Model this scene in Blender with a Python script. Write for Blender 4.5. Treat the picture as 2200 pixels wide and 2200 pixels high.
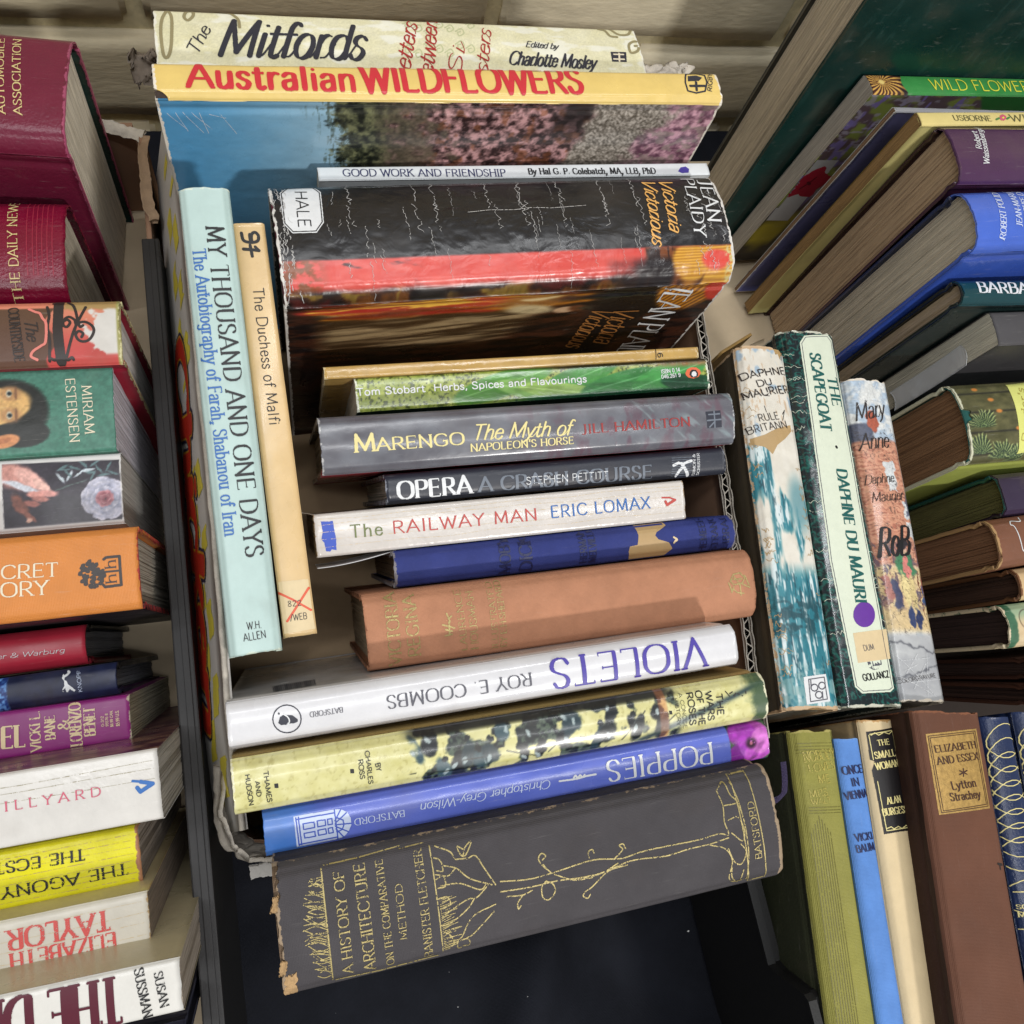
import bpy, math, random
import numpy as np
from mathutils import Matrix, Vector

for o in list(bpy.data.objects):
    bpy.data.objects.remove(o, do_unlink=True)
scene = bpy.context.scene
COL = scene.collection

# ---------------------------------------------------------------- camera (phone held over the table, looking down)
cam_data = bpy.data.cameras.new('camera')
cam_data.sensor_fit = 'HORIZONTAL'; cam_data.angle_x = 2 * math.atan(1100 / 1810.0)
cam_data.clip_start = 0.01; cam_data.clip_end = 50
cam = bpy.data.objects.new('camera', cam_data); COL.objects.link(cam)
IM = np.array([[0.95907207, -0.11686004, 0.25792341], [-0.19083304, -0.93968822, 0.28384643], [0.20919729, -0.32144949, -0.92352949]])
cx_, cy_, cz_ = IM @ [1, 0, 0], IM @ [0, -1, 0], IM @ [0, 0, -1]
mw = Matrix.Identity(4)
for r in range(3):
    mw[r][0], mw[r][1], mw[r][2] = cx_[r], cy_[r], cz_[r]
mw.translation = (0, 0, 0.545)
cam.matrix_world = mw
scene.camera = cam

# ---------------------------------------------------------------- indoor light: dim room, lamps of the hall
world = bpy.data.worlds.new('World'); scene.world = world; world.use_nodes = True
bg = world.node_tree.nodes['Background']; bg.inputs[0].default_value = (1.0, 0.98, 0.95, 1); bg.inputs[1].default_value = 0.30
def lamp(name, loc, target, watts, sx, sy, rgb):
    d = bpy.data.lights.new(name, 'AREA'); d.shape = 'RECTANGLE'; d.size = sx; d.size_y = sy; d.energy = watts; d.color = rgb
    o = bpy.data.objects.new(name, d); COL.objects.link(o); o.location = loc
    o.rotation_euler = (Vector(target) - Vector(loc)).to_track_quat('-Z', 'Y').to_euler()
    return o
lamp('hall_lamp', (0.72, -1.55, 1.50), (0.12, 0.15, 0.1), 26, 0.18, 0.10, (1.0, 0.975, 0.94))
lamp('fluorescent_tube', (0.02, -0.42, 2.10), (0.05, -0.30, 0.1), 16, 2.3, 0.05, (0.97, 0.985, 1.0))
lamp('fluorescent_tube', (0.02, 0.38, 2.10), (0.05, 0.25, 0.1), 16, 2.3, 0.05, (0.97, 0.985, 1.0))
scene.view_settings.view_transform = 'Standard'; scene.view_settings.look = 'None'
scene.view_settings.gamma = 1; scene.view_settings.use_curve_mapping = False
scene.view_settings.exposure = 0.0
scene.render.engine = 'CYCLES'

# ---------------------------------------------------------------- helpers
def lin(c, k=1.0):
    return tuple(((v / 255 / 12.92) if v / 255 <= .04045 else ((v / 255 + .055) / 1.055) ** 2.4) * k for v in c[:3])
def linA(a):
    a = np.clip(a, 0, 255) / 255.0
    return np.where(a <= .04045, a / 12.92, ((a + .055) / 1.055) ** 2.4)
MM = 0.001
rng = random.Random(11)
def _h(ix, iy, seed):
    n = (ix.astype(np.int64) * 374761393 + iy.astype(np.int64) * 668265263 + seed * 1442695041) & 0xFFFFFFFF
    n = ((n ^ (n >> 13)) * 1274126177) & 0xFFFFFFFF
    return ((n ^ (n >> 16)) & 0xFFFF) / 65535.0
def vnoise(x, y, seed=0):
    x = np.asarray(x, float); y = np.asarray(y, float)
    x, y = np.broadcast_arrays(x, y)
    ix = np.floor(x); iy = np.floor(y); fx = x - ix; fy = y - iy
    fx = fx * fx * (3 - 2 * fx); fy = fy * fy * (3 - 2 * fy)
    ix = ix.astype(np.int64); iy = iy.astype(np.int64)
    return (_h(ix, iy, seed) * (1 - fx) + _h(ix + 1, iy, seed) * fx) * (1 - fy) + (_h(ix, iy + 1, seed) * (1 - fx) + _h(ix + 1, iy + 1, seed) * fx) * fy
def fbm(x, y, seed=0, o=4):
    s = 0; a = .5; t = 0
    for i in range(o):
        s = s + a * vnoise(x * 2 ** i, y * 2 ** i, seed + i * 17); t += a; a *= .5
    return s / t
def sm(a, b, x):
    t = np.clip((x - a) / (b - a), 0, 1); return t * t * (3 - 2 * t)
def mix3(c0, c1, t):
    t = np.asarray(t)[..., None]; return np.asarray(c0, float) * (1 - t) + np.asarray(c1, float) * t

def mesh_obj(name, verts, faces, mat, parent=None, smooth=False, attrs=None):
    me = bpy.data.meshes.new(name)
    verts = np.asarray(verts, np.float32).reshape(-1, 3)
    if isinstance(faces, np.ndarray) and faces.ndim == 2:
        nf, k = faces.shape
        me.vertices.add(len(verts)); me.vertices.foreach_set('co', verts.ravel())
        me.loops.add(nf * k); me.loops.foreach_set('vertex_index', faces.astype(np.int32).ravel())
        me.polygons.add(nf); me.polygons.foreach_set('loop_start', np.arange(0, nf * k, k, dtype=np.int32))
        me.polygons.foreach_set('loop_total', np.full(nf, k, np.int32))
        me.update(calc_edges=True); me.validate()
    else:
        me.from_pydata(verts.tolist(), [], [tuple(f) for f in faces]); me.update()
    if smooth:
        me.polygons.foreach_set('use_smooth', np.ones(len(me.polygons), bool))
    if attrs:
        for an, av in attrs.items():
            av = np.asarray(av, np.float32)
            if av.ndim == 2:
                a = me.color_attributes.new(an, 'FLOAT_COLOR', 'POINT')
                c = np.ones((len(verts), 4), np.float32); c[:, :3] = av; a.data.foreach_set('color', c.ravel())
            else:
                a = me.attributes.new(an, 'FLOAT', 'POINT'); a.data.foreach_set('value', av)
    if mat: me.materials.append(mat)
    o = bpy.data.objects.new(name, me); COL.objects.link(o)
    if parent: o.parent = parent
    return o
def grid_faces(nu, nv, base=0, flip=False):
    i = np.arange(nu - 1)[:, None] * nv + np.arange(nv - 1)[None, :] + base
    i = i.ravel()
    f = np.stack([i, i + nv, i + nv + 1, i + 1], 1)
    return f[:, ::-1] if flip else f
def slab(outer, inner):
    """closed shell from two grids (nu,nv,3); outer faces away"""
    nu, nv, _ = outer.shape; n = nu * nv
    f = [grid_faces(nu, nv), grid_faces(nu, nv, n, True)]
    def rim(a):
        a = np.asarray(a); return np.stack([a[:-1], a[:-1] + n, a[1:] + n, a[1:]], 1)
    idx = np.arange(n).reshape(nu, nv)
    f += [rim(idx[:, 0][::-1]), rim(idx[:, -1]), rim(idx[0, :]), rim(idx[-1, :][::-1])]
    return np.concatenate([outer.reshape(-1, 3), inner.reshape(-1, 3)]), np.concatenate(f)
def box_mesh(x0, x1, y0, y1, z0, z1, b=0.0):
    if b <= 0:
        v = [(x, y, z) for x in (x0, x1) for y in (y0, y1) for z in (z0, z1)]
        return v, [(0, 1, 3, 2), (4, 6, 7, 5), (0, 4, 5, 1), (2, 3, 7, 6), (0, 2, 6, 4), (1, 5, 7, 3)]
    import bmesh
    bm = bmesh.new(); v, f = box_mesh(x0, x1, y0, y1, z0, z1)
    vs = [bm.verts.new(p) for p in v]
    for q in f: bm.faces.new([vs[i] for i in q])
    bmesh.ops.bevel(bm, geom=list(bm.edges), offset=b, segments=2, affect='EDGES', profile=.6)
    bm.verts.index_update()
    V = [tuple(p.co) for p in bm.verts]; F = [tuple(p.index for p in q.verts) for q in bm.faces]; bm.free()
    return V, F
def empty(name, loc=(0, 0, 0), rot=(0, 0, 0)):
    o = bpy.data.objects.new(name, None); COL.objects.link(o); o.location = loc; o.rotation_euler = rot
    o.empty_display_size = .02
    return o
def tag(o, label, cat, group=None, kind=None):
    o['label'] = label; o['category'] = cat
    if group: o['group'] = group
    if kind: o['kind'] = kind
    return o

# ---------------------------------------------------------------- materials
MATS = {}
def mat(key, rgb=(200, 200, 200), rough=.5, var=.10, scale=60., bump=0.0, bscale=900., weave=0.0, attr=None, worn=None, wornk=.0, spec=.5, metal=0, grain=None, coat=0.0, wrinkle=0.0, trans=0.0, coatr=.14, scuff=.0, sheen=0.0):
    """procedural surface: mottled colour, fine relief, rubbed edges (from the 'edge' attribute)"""
    if key in MATS: return MATS[key]
    m = bpy.data.materials.new(key); m.use_nodes = True; nt = m.node_tree; N = nt.nodes; L = nt.links
    b = N['Principled BSDF']; b.inputs['Roughness'].default_value = rough; b.inputs['Metallic'].default_value = metal
    b.inputs['Specular IOR Level'].default_value = spec; b.inputs['Coat Weight'].default_value = coat; b.inputs['Coat Roughness'].default_value = coatr; b.inputs['Sheen Weight'].default_value = sheen
    tc = N.new('ShaderNodeTexCoord')
    mp = N.new('ShaderNodeMapping'); L.new(tc.outputs['Object'], mp.inputs[0])
    mp.inputs['Location'].default_value = (rng.random() * 9, rng.random() * 9, rng.random() * 9)
    if grain: mp.inputs['Scale'].default_value = grain
    n1 = N.new('ShaderNodeTexNoise'); n1.inputs['Scale'].default_value = scale; n1.inputs['Detail'].default_value = 6; n1.inputs['Roughness'].default_value = .65
    L.new(mp.outputs[0], n1.inputs['Vector'])
    mr = N.new('ShaderNodeMapRange'); mr.inputs[1].default_value = .25; mr.inputs[2].default_value = .75; mr.inputs[3].default_value = 1 - var; mr.inputs[4].default_value = 1 + var * .6
    L.new(n1.outputs[0], mr.inputs[0])
    mul = N.new('ShaderNodeMix'); mul.data_type = 'RGBA'; mul.blend_type = 'MULTIPLY'; mul.inputs[0].default_value = 1
    if attr:
        at = N.new('ShaderNodeAttribute'); at.attribute_name = attr; L.new(at.outputs['Color'], mul.inputs[6])
    else:
        mul.inputs[6].default_value = (*lin(rgb, .92), 1)
    cb = N.new('ShaderNodeCombineColor')
    for k in range(3): L.new(mr.outputs[0], cb.inputs[k])
    L.new(cb.outputs[0], mul.inputs[7])
    out = mul.outputs[2]
    if scuff > 0:      # rubbed streaks and handling marks
        m3 = N.new('ShaderNodeMapping'); L.new(tc.outputs['Object'], m3.inputs[0]); m3.inputs['Scale'].default_value = (14, 150, 60); m3.inputs['Rotation'].default_value = (0, 0, rng.uniform(-.5, .5)); m3.inputs['Location'].default_value = (rng.random() * 5, rng.random() * 5, 0)
        n3 = N.new('ShaderNodeTexNoise'); n3.inputs['Scale'].default_value = 5; n3.inputs['Detail'].default_value = 8; n3.inputs['Roughness'].default_value = .7; L.new(m3.outputs[0], n3.inputs['Vector'])
        r3 = N.new('ShaderNodeMapRange'); r3.inputs[1].default_value = .60; r3.inputs[2].default_value = .74; r3.inputs[4].default_value = scuff; L.new(n3.outputs[0], r3.inputs[0])
        x3 = N.new('ShaderNodeMix'); x3.data_type = 'RGBA'; x3.inputs[7].default_value = (.62, .60, .56, 1); L.new(r3.outputs[0], x3.inputs[0]); L.new(out, x3.inputs[6]); out = x3.outputs[2]
        n4 = N.new('ShaderNodeTexNoise'); n4.inputs['Scale'].default_value = 34; n4.inputs['Detail'].default_value = 7; L.new(mp.outputs[0], n4.inputs['Vector'])
        r4 = N.new('ShaderNodeMapRange'); r4.inputs[1].default_value = .58; r4.inputs[2].default_value = .72; r4.inputs[4].default_value = scuff * .8; L.new(n4.outputs[0], r4.inputs[0])
        x4 = N.new('ShaderNodeMix'); x4.data_type = 'RGBA'; x4.inputs[7].default_value = (.16, .12, .08, 1); L.new(r4.outputs[0], x4.inputs[0]); L.new(out, x4.inputs[6]); out = x4.outputs[2]
        rr = N.new('ShaderNodeMapRange'); rr.inputs[1].default_value = .3; rr.inputs[2].default_value = .7; rr.inputs[3].default_value = max(.08, rough - .10); rr.inputs[4].default_value = rough + .16
        L.new(n4.outputs[0], rr.inputs[0]); L.new(rr.outputs[0], b.inputs['Roughness'])
    if worn:
        ea = N.new('ShaderNodeAttribute'); ea.attribute_name = 'edge'
        n2 = N.new('ShaderNodeTexNoise'); n2.inputs['Scale'].default_value = 260; n2.inputs['Detail'].default_value = 5; n2.inputs['Roughness'].default_value = .7
        L.new(tc.outputs['Object'], n2.inputs['Vector'])
        ad = N.new('ShaderNodeMath'); ad.operation = 'MULTIPLY_ADD'; ad.inputs[1].default_value = 1.0
        L.new(ea.outputs['Fac'], ad.inputs[0]); L.new(n2.outputs[0], ad.inputs[2])
        rp = N.new('ShaderNodeMapRange'); rp.inputs[1].default_value = 1.46 - wornk; rp.inputs[2].default_value = 1.54 - wornk; L.new(ad.outputs[0], rp.inputs[0])
        mx = N.new('ShaderNodeMix'); mx.data_type = 'RGBA'; mx.inputs[7].default_value = (*lin(worn, .9), 1)
        L.new(rp.outputs[0], mx.inputs[0]); L.new(out, mx.inputs[6]); out = mx.outputs[2]
    L.new(out, b.inputs['Base Color'])
    prev = None
    def bmp(src, strength, dist):
        nonlocal prev
        bp = N.new('ShaderNodeBump'); bp.inputs['Strength'].default_value = strength; bp.inputs['Distance'].default_value = dist
        L.new(src, bp.inputs['Height'])
        if prev: L.new(prev, bp.inputs['Normal'])
        prev = bp.outputs[0]
    if wrinkle > 0:
        nw = N.new('ShaderNodeTexNoise'); nw.inputs['Scale'].default_value = 55; nw.inputs['Detail'].default_value = 3; nw.inputs['Distortion'].default_value = .8
        L.new(mp.outputs[0], nw.inputs['Vector']); bmp(nw.outputs[0], wrinkle, .0015)
    if bump > 0:
        nb = N.new('ShaderNodeTexNoise'); nb.inputs['Scale'].default_value = bscale; nb.inputs['Detail'].default_value = 3
        L.new(mp.outputs[0], nb.inputs['Vector']); bmp(nb.outputs[0], bump, .0004)
    if weave > 0:
        hs = []
        for d in ('X', 'Y'):
            w = N.new('ShaderNodeTexWave'); w.bands_direction = d; w.inputs['Scale'].default_value = 520; w.inputs['Distortion'].default_value = 2.5; w.inputs['Detail'].default_value = 2
            L.new(mp.outputs[0], w.inputs['Vector']); hs.append(w)
        a = N.new('ShaderNodeMath'); a.operation = 'ADD'; L.new(hs[0].outputs[1], a.inputs[0]); L.new(hs[1].outputs[1], a.inputs[1])
        bmp(a.outputs[0], weave, .0003)
    if prev: L.new(prev, b.inputs['Normal'])
    if trans > 0: b.inputs['Alpha'].default_value = 1 - trans
    MATS[key] = m
    return m
INKS = dict(ink=(42, 44, 58), red_ink=(170, 42, 44), scarlet=(205, 50, 62), navy_ink=(38, 44, 92), black=(18, 18, 22), ink_black=(24, 20, 22), white=(226, 228, 230), amber=(232, 176, 98), bronze=(168, 112, 58),
 pale_gold=(232, 218, 150), brick_red=(158, 52, 50), steel_grey=(112, 120, 132), olive=(112, 122, 72), rust_red=(190, 72, 64), mid_blue=(46, 104, 176), dark_navy=(24, 32, 78), violet_ink=(72, 58, 160),
 grey_ink=(86, 86, 96), pale_blue=(206, 218, 244), soot=(46, 38, 36), sea_green=(20, 92, 88), dull_gold=(182, 168, 82), dark_brown_ink=(70, 42, 28), lemon=(226, 226, 74), lemon_card=(222, 224, 128), olive_ink=(92, 92, 58),
 cream_ink=(226, 216, 190), parchment=(222, 200, 158), rose_ink=(204, 92, 116), coral=(226, 92, 88), wine=(84, 10, 36), taupe=(150, 140, 104), sage=(196, 200, 158), orange=(226, 106, 66), cobalt=(52, 84, 190), tan=(184, 154, 108),
 royal_blue=(70, 96, 196), marker_red=(222, 92, 60), pale_mint=(220, 228, 208), purple_sticker=(104, 52, 156), leaf_green=(70, 130, 70), crimson=(150, 34, 58), salmon=(222, 128, 116), poppy_red=(196, 34, 64), dark_red=(110, 14, 36), pale_crease=(190, 188, 186), olive_dark=(112, 106, 46), bright_gilt=(220, 200, 140))
def ink(name):
    if name == 'gold': return mat('gilt', (178, 162, 106), rough=.45, var=.4, scale=700, metal=.35, bump=.4, bscale=2200)
    if name == 'gold_leaf': return mat('gilt_panel', (190, 154, 88), rough=.45, var=.4, scale=420, metal=.35, bump=.4, bscale=1800)
    r = .3 if name in ('white', 'scarlet') else .45
    return mat('print_' + name, INKS[name], rough=r, var=.06, scale=300)

# ---------------------------------------------------------------- a stroke alphabet for the printed words
GL = {
'A': (.76, ".02,0 .38,1 .74,0;.14,.34 .62,.34"), 'B': (.66, ".1,0 .1,1;~.1,1 .35,1 .54,.93 .57,.76 .52,.6 .35,.53 .1,.53;~.1,.53 .38,.53 .6,.44 .62,.27 .56,.08 .38,0 .1,0"),
'C': (.74, "~.7,.82 .6,.95 .42,1 .2,.92 .07,.7 .05,.5 .08,.28 .2,.08 .42,0 .6,.05 .71,.18"), 'D': (.77, ".1,0 .1,1;~.1,1 .35,1 .58,.9 .7,.7 .72,.5 .7,.3 .58,.1 .35,0 .1,0"),
'E': (.62, ".1,0 .1,1;.1,1 .55,1;.1,.52 .48,.52;.1,0 .57,0"), 'F': (.57, ".1,0 .1,1;.1,1 .54,1;.1,.5 .46,.5"),
'G': (.8, "~.7,.83 .6,.95 .42,1 .2,.92 .07,.7 .05,.5 .08,.28 .2,.08 .42,0 .58,.03 .7,.12;.7,.1 .7,.42;.52,.42 .74,.42"), 'H': (.77, ".1,0 .1,1;.67,0 .67,1;.1,.52 .67,.52"),
'I': (.26, ".13,0 .13,1"), 'J': (.42, ".28,1 .28,.2;~.28,.25 .27,.05 .18,-.07 .03,-.05"), 'K': (.7, ".1,0 .1,1;.1,.42 .6,1;.26,.6 .66,0"), 'L': (.57, ".1,0 .1,1;.1,0 .54,0"),
'M': (.92, ".1,0 .14,1 .46,.12 .78,1 .82,0"), 'N': (.79, ".1,0 .1,1 .68,0 .68,1"), 'O': (.82, "~.41,1 .62,.94 .75,.75 .77,.5 .75,.25 .62,.06 .41,0 .2,.06 .07,.25 .05,.5 .07,.75 .2,.94 .41,1"),
'P': (.62, ".1,0 .1,1;~.1,1 .36,1 .54,.92 .58,.74 .53,.56 .36,.47 .1,.47"), 'R': (.69, ".1,0 .1,1;~.1,1 .36,1 .54,.92 .58,.74 .53,.56 .36,.47 .1,.47;.32,.47 .65,0"),
'S': (.57, "~.48,.84 .4,.96 .27,1 .12,.93 .08,.76 .16,.6 .34,.49 .48,.38 .51,.22 .44,.06 .28,0 .13,.04 .05,.18"), 'T': (.64, ".32,0 .32,1;.03,1 .61,1"),
'U': (.75, ".1,1 .1,.3;~.1,.35 .12,.16 .22,.03 .37,0 .52,.03 .63,.16 .65,.35;.65,.3 .65,1"), 'V': (.72, ".02,1 .36,0 .7,1"), 'W': (1.0, ".02,1 .27,0 .5,.9 .73,0 .98,1"), 'X': (.7, ".04,1 .66,0;.04,0 .66,1"),
'Y': (.68, ".03,1 .34,.48 .65,1;.34,.5 .34,0"), 'Z': (.62, ".06,1 .56,1 .05,0 .58,0"),
'a': (.5, "~.08,.55 .16,.64 .28,.66 .38,.6 .4,.46;.4,.48 .4,0;~.4,.38 .25,.36 .1,.3 .06,.16 .12,.02 .24,.0 .34,.05 .4,.14"), 'b': (.56, ".1,0 .1,1;~.1,.48 .18,.62 .3,.66 .44,.58 .5,.34 .44,.08 .3,0 .18,.03 .1,.18"),
'c': (.48, "~.43,.53 .36,.63 .27,.66 .12,.58 .06,.34 .12,.08 .27,0 .37,.03 .44,.14"), 'd': (.56, ".46,0 .46,1;~.46,.48 .38,.62 .26,.66 .12,.58 .06,.34 .12,.08 .26,0 .38,.04 .46,.18"),
'e': (.5, ".08,.38 .44,.38;~.44,.38 .41,.56 .27,.66 .12,.58 .06,.34 .12,.08 .27,0 .38,.04 .45,.16"), 'f': (.34, "~.36,.92 .3,1 .22,.98 .16,.85 .15,.7;.15,.75 .15,0;.03,.64 .32,.64"),
'g': (.54, "~.44,.48 .36,.62 .25,.66 .12,.58 .06,.36 .12,.14 .25,.06 .36,.1 .44,.22;.44,.66 .44,0;~.44,.02 .42,-.18 .3,-.27 .16,-.26 .07,-.18"), 'h': (.56, ".1,0 .1,1;~.1,.46 .2,.62 .32,.66 .42,.6 .45,.42;.45,.45 .45,0"),
'i': (.24, ".12,0 .12,.66;.11,.88 .13,.88"), 'k': (.52, ".1,0 .1,1;.1,.25 .42,.66;.22,.4 .48,0"), 'l': (.24, ".12,0 .12,1"), 'm': (.84, ".1,0 .1,.66;~.1,.46 .18,.62 .28,.66 .38,.6 .41,.42;.41,.45 .41,0;~.41,.46 .5,.62 .6,.66 .7,.6 .73,.42;.73,.45 .73,0"),
'n': (.56, ".1,0 .1,.66;~.1,.46 .2,.62 .32,.66 .42,.6 .45,.42;.45,.45 .45,0"), 'o': (.54, "~.27,.66 .41,.58 .48,.33 .41,.08 .27,0 .13,.08 .06,.33 .13,.58 .27,.66"), 'p': (.56, ".1,-.27 .1,.66;~.1,.48 .18,.62 .3,.66 .44,.58 .5,.34 .44,.08 .3,0 .18,.03 .1,.18"),
'r': (.38, ".1,0 .1,.66;~.1,.42 .16,.58 .26,.65 .36,.62"), 's': (.42, "~.36,.55 .28,.64 .2,.66 .1,.6 .08,.48 .16,.38 .3,.29 .36,.18 .3,.04 .2,0 .1,.03 .04,.12"), 't': (.36, ".16,.88 .16,.15;~.16,.2 .18,.05 .25,.0 .34,.05;.03,.64 .32,.64"),
'u': (.56, ".1,.66 .1,.2;~.1,.24 .13,.06 .24,0 .36,.06 .45,.2;.45,.66 .45,0"), 'v': (.5, ".03,.66 .25,0 .47,.66"), 'w': (.72, ".03,.66 .2,0 .36,.6 .52,0 .69,.66"), 'y': (.5, ".03,.66 .25,.02;.47,.66 .2,-.12 .05,-.26"), 'z': (.44, ".05,.66 .39,.66 .04,0 .41,0"),
'0': (.56, "~.28,1 .44,.88 .5,.5 .44,.12 .28,0 .12,.12 .06,.5 .12,.88 .28,1"), '1': (.4, ".08,.8 .24,1 .24,0"), '2': (.56, "~.08,.78 .18,.96 .32,1 .45,.9 .46,.72 .34,.48 .08,.02;.06,0 .5,0"), '3': (.54, "~.08,.86 .22,1 .4,.94 .44,.76 .36,.58 .22,.53;~.22,.53 .42,.46 .48,.27 .4,.06 .22,0 .07,.1"),
'4': (.58, ".42,0 .42,1 .05,.3 .54,.3"), '5': (.54, ".45,1 .14,1 .1,.56;~.1,.56 .26,.62 .42,.54 .48,.32 .4,.07 .22,0 .07,.1"), '6': (.56, "~.46,.92 .3,1 .14,.84 .07,.45 .12,.1 .28,0 .44,.1 .49,.3 .42,.5 .28,.56 .14,.46 .08,.3"), '7': (.5, ".05,1 .46,1 .2,0"),
'8': (.56, "~.28,1 .43,.93 .44,.74 .28,.55 .12,.36 .1,.13 .28,0 .46,.13 .44,.36 .28,.55 .12,.74 .13,.93 .28,1"), '9': (.56, "~.1,.08 .26,0 .42,.16 .49,.55 .44,.9 .28,1 .12,.9 .07,.7 .14,.5 .28,.44 .42,.54 .48,.7"),
'.': (.24, ".11,.03 .13,.03"), ',': (.24, ".13,.05 .08,-.14"), "'": (.2, ".1,1 .1,.8"), '-': (.36, ".05,.34 .31,.34"), '/': (.44, ".03,-.1 .41,1.05"), ' ': (.32, ""), '$': (.57, "~.48,.84 .4,.96 .27,1 .12,.93 .08,.76 .16,.6 .34,.49 .48,.38 .51,.22 .44,.06 .28,0 .13,.04 .05,.18;.28,-.1 .28,1.1"),
'&': (.76, "~.7,.48 .6,.2 .42,.02 .24,0 .08,.1 .07,.28 .2,.45 .4,.6 .46,.78 .38,.95 .26,.97 .17,.85 .2,.68 .4,.35 .74,0"),
}
HAND = dict(roman=(.155, .042, .1, .10, 0),  # thick, thin, nib angle, serif length, slant
 serif=(.145, .068, .12, .12, 0), serifb=(.205, .08, .12, .13, 0), didone=(.23, .066, .05, .13, 0), tall=(.18, .06, .05, .11, 0), sans=(.10, .095, 0, 0, 0), sansb=(.17, .155, 0, 0, 0), heavy=(.19, .10, .15, .04, 0),
 flare=(.14, .085, .2, .06, 0), italic=(.125, .06, .3, .05, .26), script=(.13, .055, .5, 0, .40), brush=(.115, .04, .5, 0, .34), thin=(.085, .035, .2, .06, .2), thinscript=(.075, .03, .5, 0, .35))
def catmull(p, n=7):
    p = np.asarray(p, float); closed = np.allclose(p[0], p[-1])
    q = np.vstack([p[-2] if closed else 2 * p[0] - p[1], p, p[1] if closed else 2 * p[-1] - p[-2]])
    out = []
    for i in range(1, len(q) - 2):
        for t in np.arange(n) / n:
            a, b, c, d = q[i - 1:i + 3]
            out.append(.5 * (2 * b + (c - a) * t + (2 * a - 5 * b + 4 * c - d) * t * t + (3 * b - a - 3 * c + d) * t ** 3))
    out.append(q[-2]); return np.array(out)
def parse(s):
    out = []
    for st in s.split(';'):
        if not st: continue
        cur = st[0] == '~'
        pts = np.array([[float(v) for v in c.split(',')] for c in st.lstrip('~').split()])
        out.append((cur, pts))
    return out
GP = {k: (w, parse(s)) for k, (w, s) in GL.items()}
def segs_of_text(txt, hand, xs, track=0.0):
    """list of (p,q,halfwidth) in cap-height units"""
    wx, wn, nib, sf, sl = HAND[hand]
    out = []; X = 0; prev = None
    for ch in txt:
        adv, strokes = GP.get(ch, GP[' '])
        ends = []
        for cur, pts in strokes:
            P = catmull(pts) if cur else pts
            P = P * [xs, 1] + [X * xs, 0]
            P[:, 0] += sl * P[:, 1]
            Q = P.copy()
            if not cur:          # square off the ends
                for i0, i1 in ((0, 1), (-1, -2)):
                    d_ = P[i1] - P[i0]; l_ = np.hypot(*d_)
                    if l_ > .25: Q[i0] = P[i0] + d_ / l_ * .36 * (wx if abs(d_[1]) > abs(d_[0]) else wn)
            for a, b in zip(Q[:-1], Q[1:]):
                th = math.atan2(b[1] - a[1], b[0] - a[0])
                out.append((a, b, .5 * (wn + (wx - wn) * abs(math.sin(th + nib)) ** 1.2)))
            if sf and not cur: ends += [(P[0].copy(), P[1]), (P[-1].copy(), P[-2])]
        if sf:
            allp = [(pts * [xs, 1] + [X * xs, 0]) for c, pts in strokes]
            for e, nx in ends:
                # free end? count strokes touching it
                touch = 0
                for P in allp:
                    for a, b in zip(P[:-1], P[1:]):
                        d = b - a; t = np.clip(np.dot(e - a, d) / (np.dot(d, d) + 1e-9), 0, 1)
                        if np.hypot(*(a + d * t - e)) < .04: touch += 1; break
                if touch > 1: continue
                dv = nx - e; steep = abs(dv[1]) > abs(dv[0]) * .8
                if steep: out.append((e - [sf, 0], e + [sf, 0], max(wn * .42, .03)))
                else:
                    s_ = -1 if e[1] > .8 else (1 if e[1] < .2 else .5)
                    out.append((e, e + [0, s_ * sf * .95], wn * .42))
                    if s_ == .5: out.append((e, e - [0, .5 * sf * .9], wn * .42))
        if hand in ('script', 'brush', 'thinscript') and prev and prev.islower() and ch.islower():      # joining strokes
            C = catmull([((X - .16) * xs, .03), ((X - .02) * xs, .07), ((X + .13) * xs, .40)], 5); C[:, 0] += sl * C[:, 1]
            out += [(a, b, wn * .5) for a, b in zip(C[:-1], C[1:])]
        prev = ch
        X += adv + track
    return out, X
def raster(segs, cell, pad=.3):
    """union of capsules on a grid; returns mask, x0, y0"""
    A = np.array([s[0] for s in segs]); B = np.array([s[1] for s in segs]); H = np.array([s[2] for s in segs])
    m = H.max() + cell * 2
    x0, y0 = np.minimum(A, B).min(0) - m; x1, y1 = np.maximum(A, B).max(0) + m
    nx = int((x1 - x0) / cell) + 1; ny = int((y1 - y0) / cell) + 1
    M = np.zeros((ny, nx), bool)
    for a, b, h in zip(A, B, H):
        lo = np.minimum(a, b) - h - cell; hi = np.maximum(a, b) + h + cell
        i0 = max(0, int((lo[0] - x0) / cell)); i1 = min(nx, int((hi[0] - x0) / cell) + 2); j0 = max(0, int((lo[1] - y0) / cell)); j1 = min(ny, int((hi[1] - y0) / cell) + 2)
        X = x0 + (np.arange(i0, i1) + .5) * cell; Y = (y0 + (np.arange(j0, j1) + .5) * cell)[:, None]
        d = b - a; dd = d @ d + 1e-12
        t = np.clip(((X - a[0]) * d[0] + (Y - a[1]) * d[1]) / dd, 0, 1)
        M[j0:j1, i0:i1] |= ((X - a[0] - t * d[0]) ** 2 + (Y - a[1] - t * d[1]) ** 2) < h * h
    return M, x0, y0
def fill_poly(pts, cell):
    P = np.asarray(pts, float); x0, y0 = P.min(0) - cell; x1, y1 = P.max(0) + cell
    X = np.arange(x0, x1, cell) + cell / 2; Y = (np.arange(y0, y1, cell) + cell / 2)[:, None]
    M = np.zeros((len(Y), len(X)), bool)
    for (ax, ay), (bx, by) in zip(P, np.roll(P, -1, 0)):
        c = ((ay > Y) != (by > Y)); xi = (bx - ax) * (Y - ay) / ((by - ay) if by != ay else 1e-9) + ax
        M ^= c & (X < xi)
    return M, x0, y0
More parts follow.
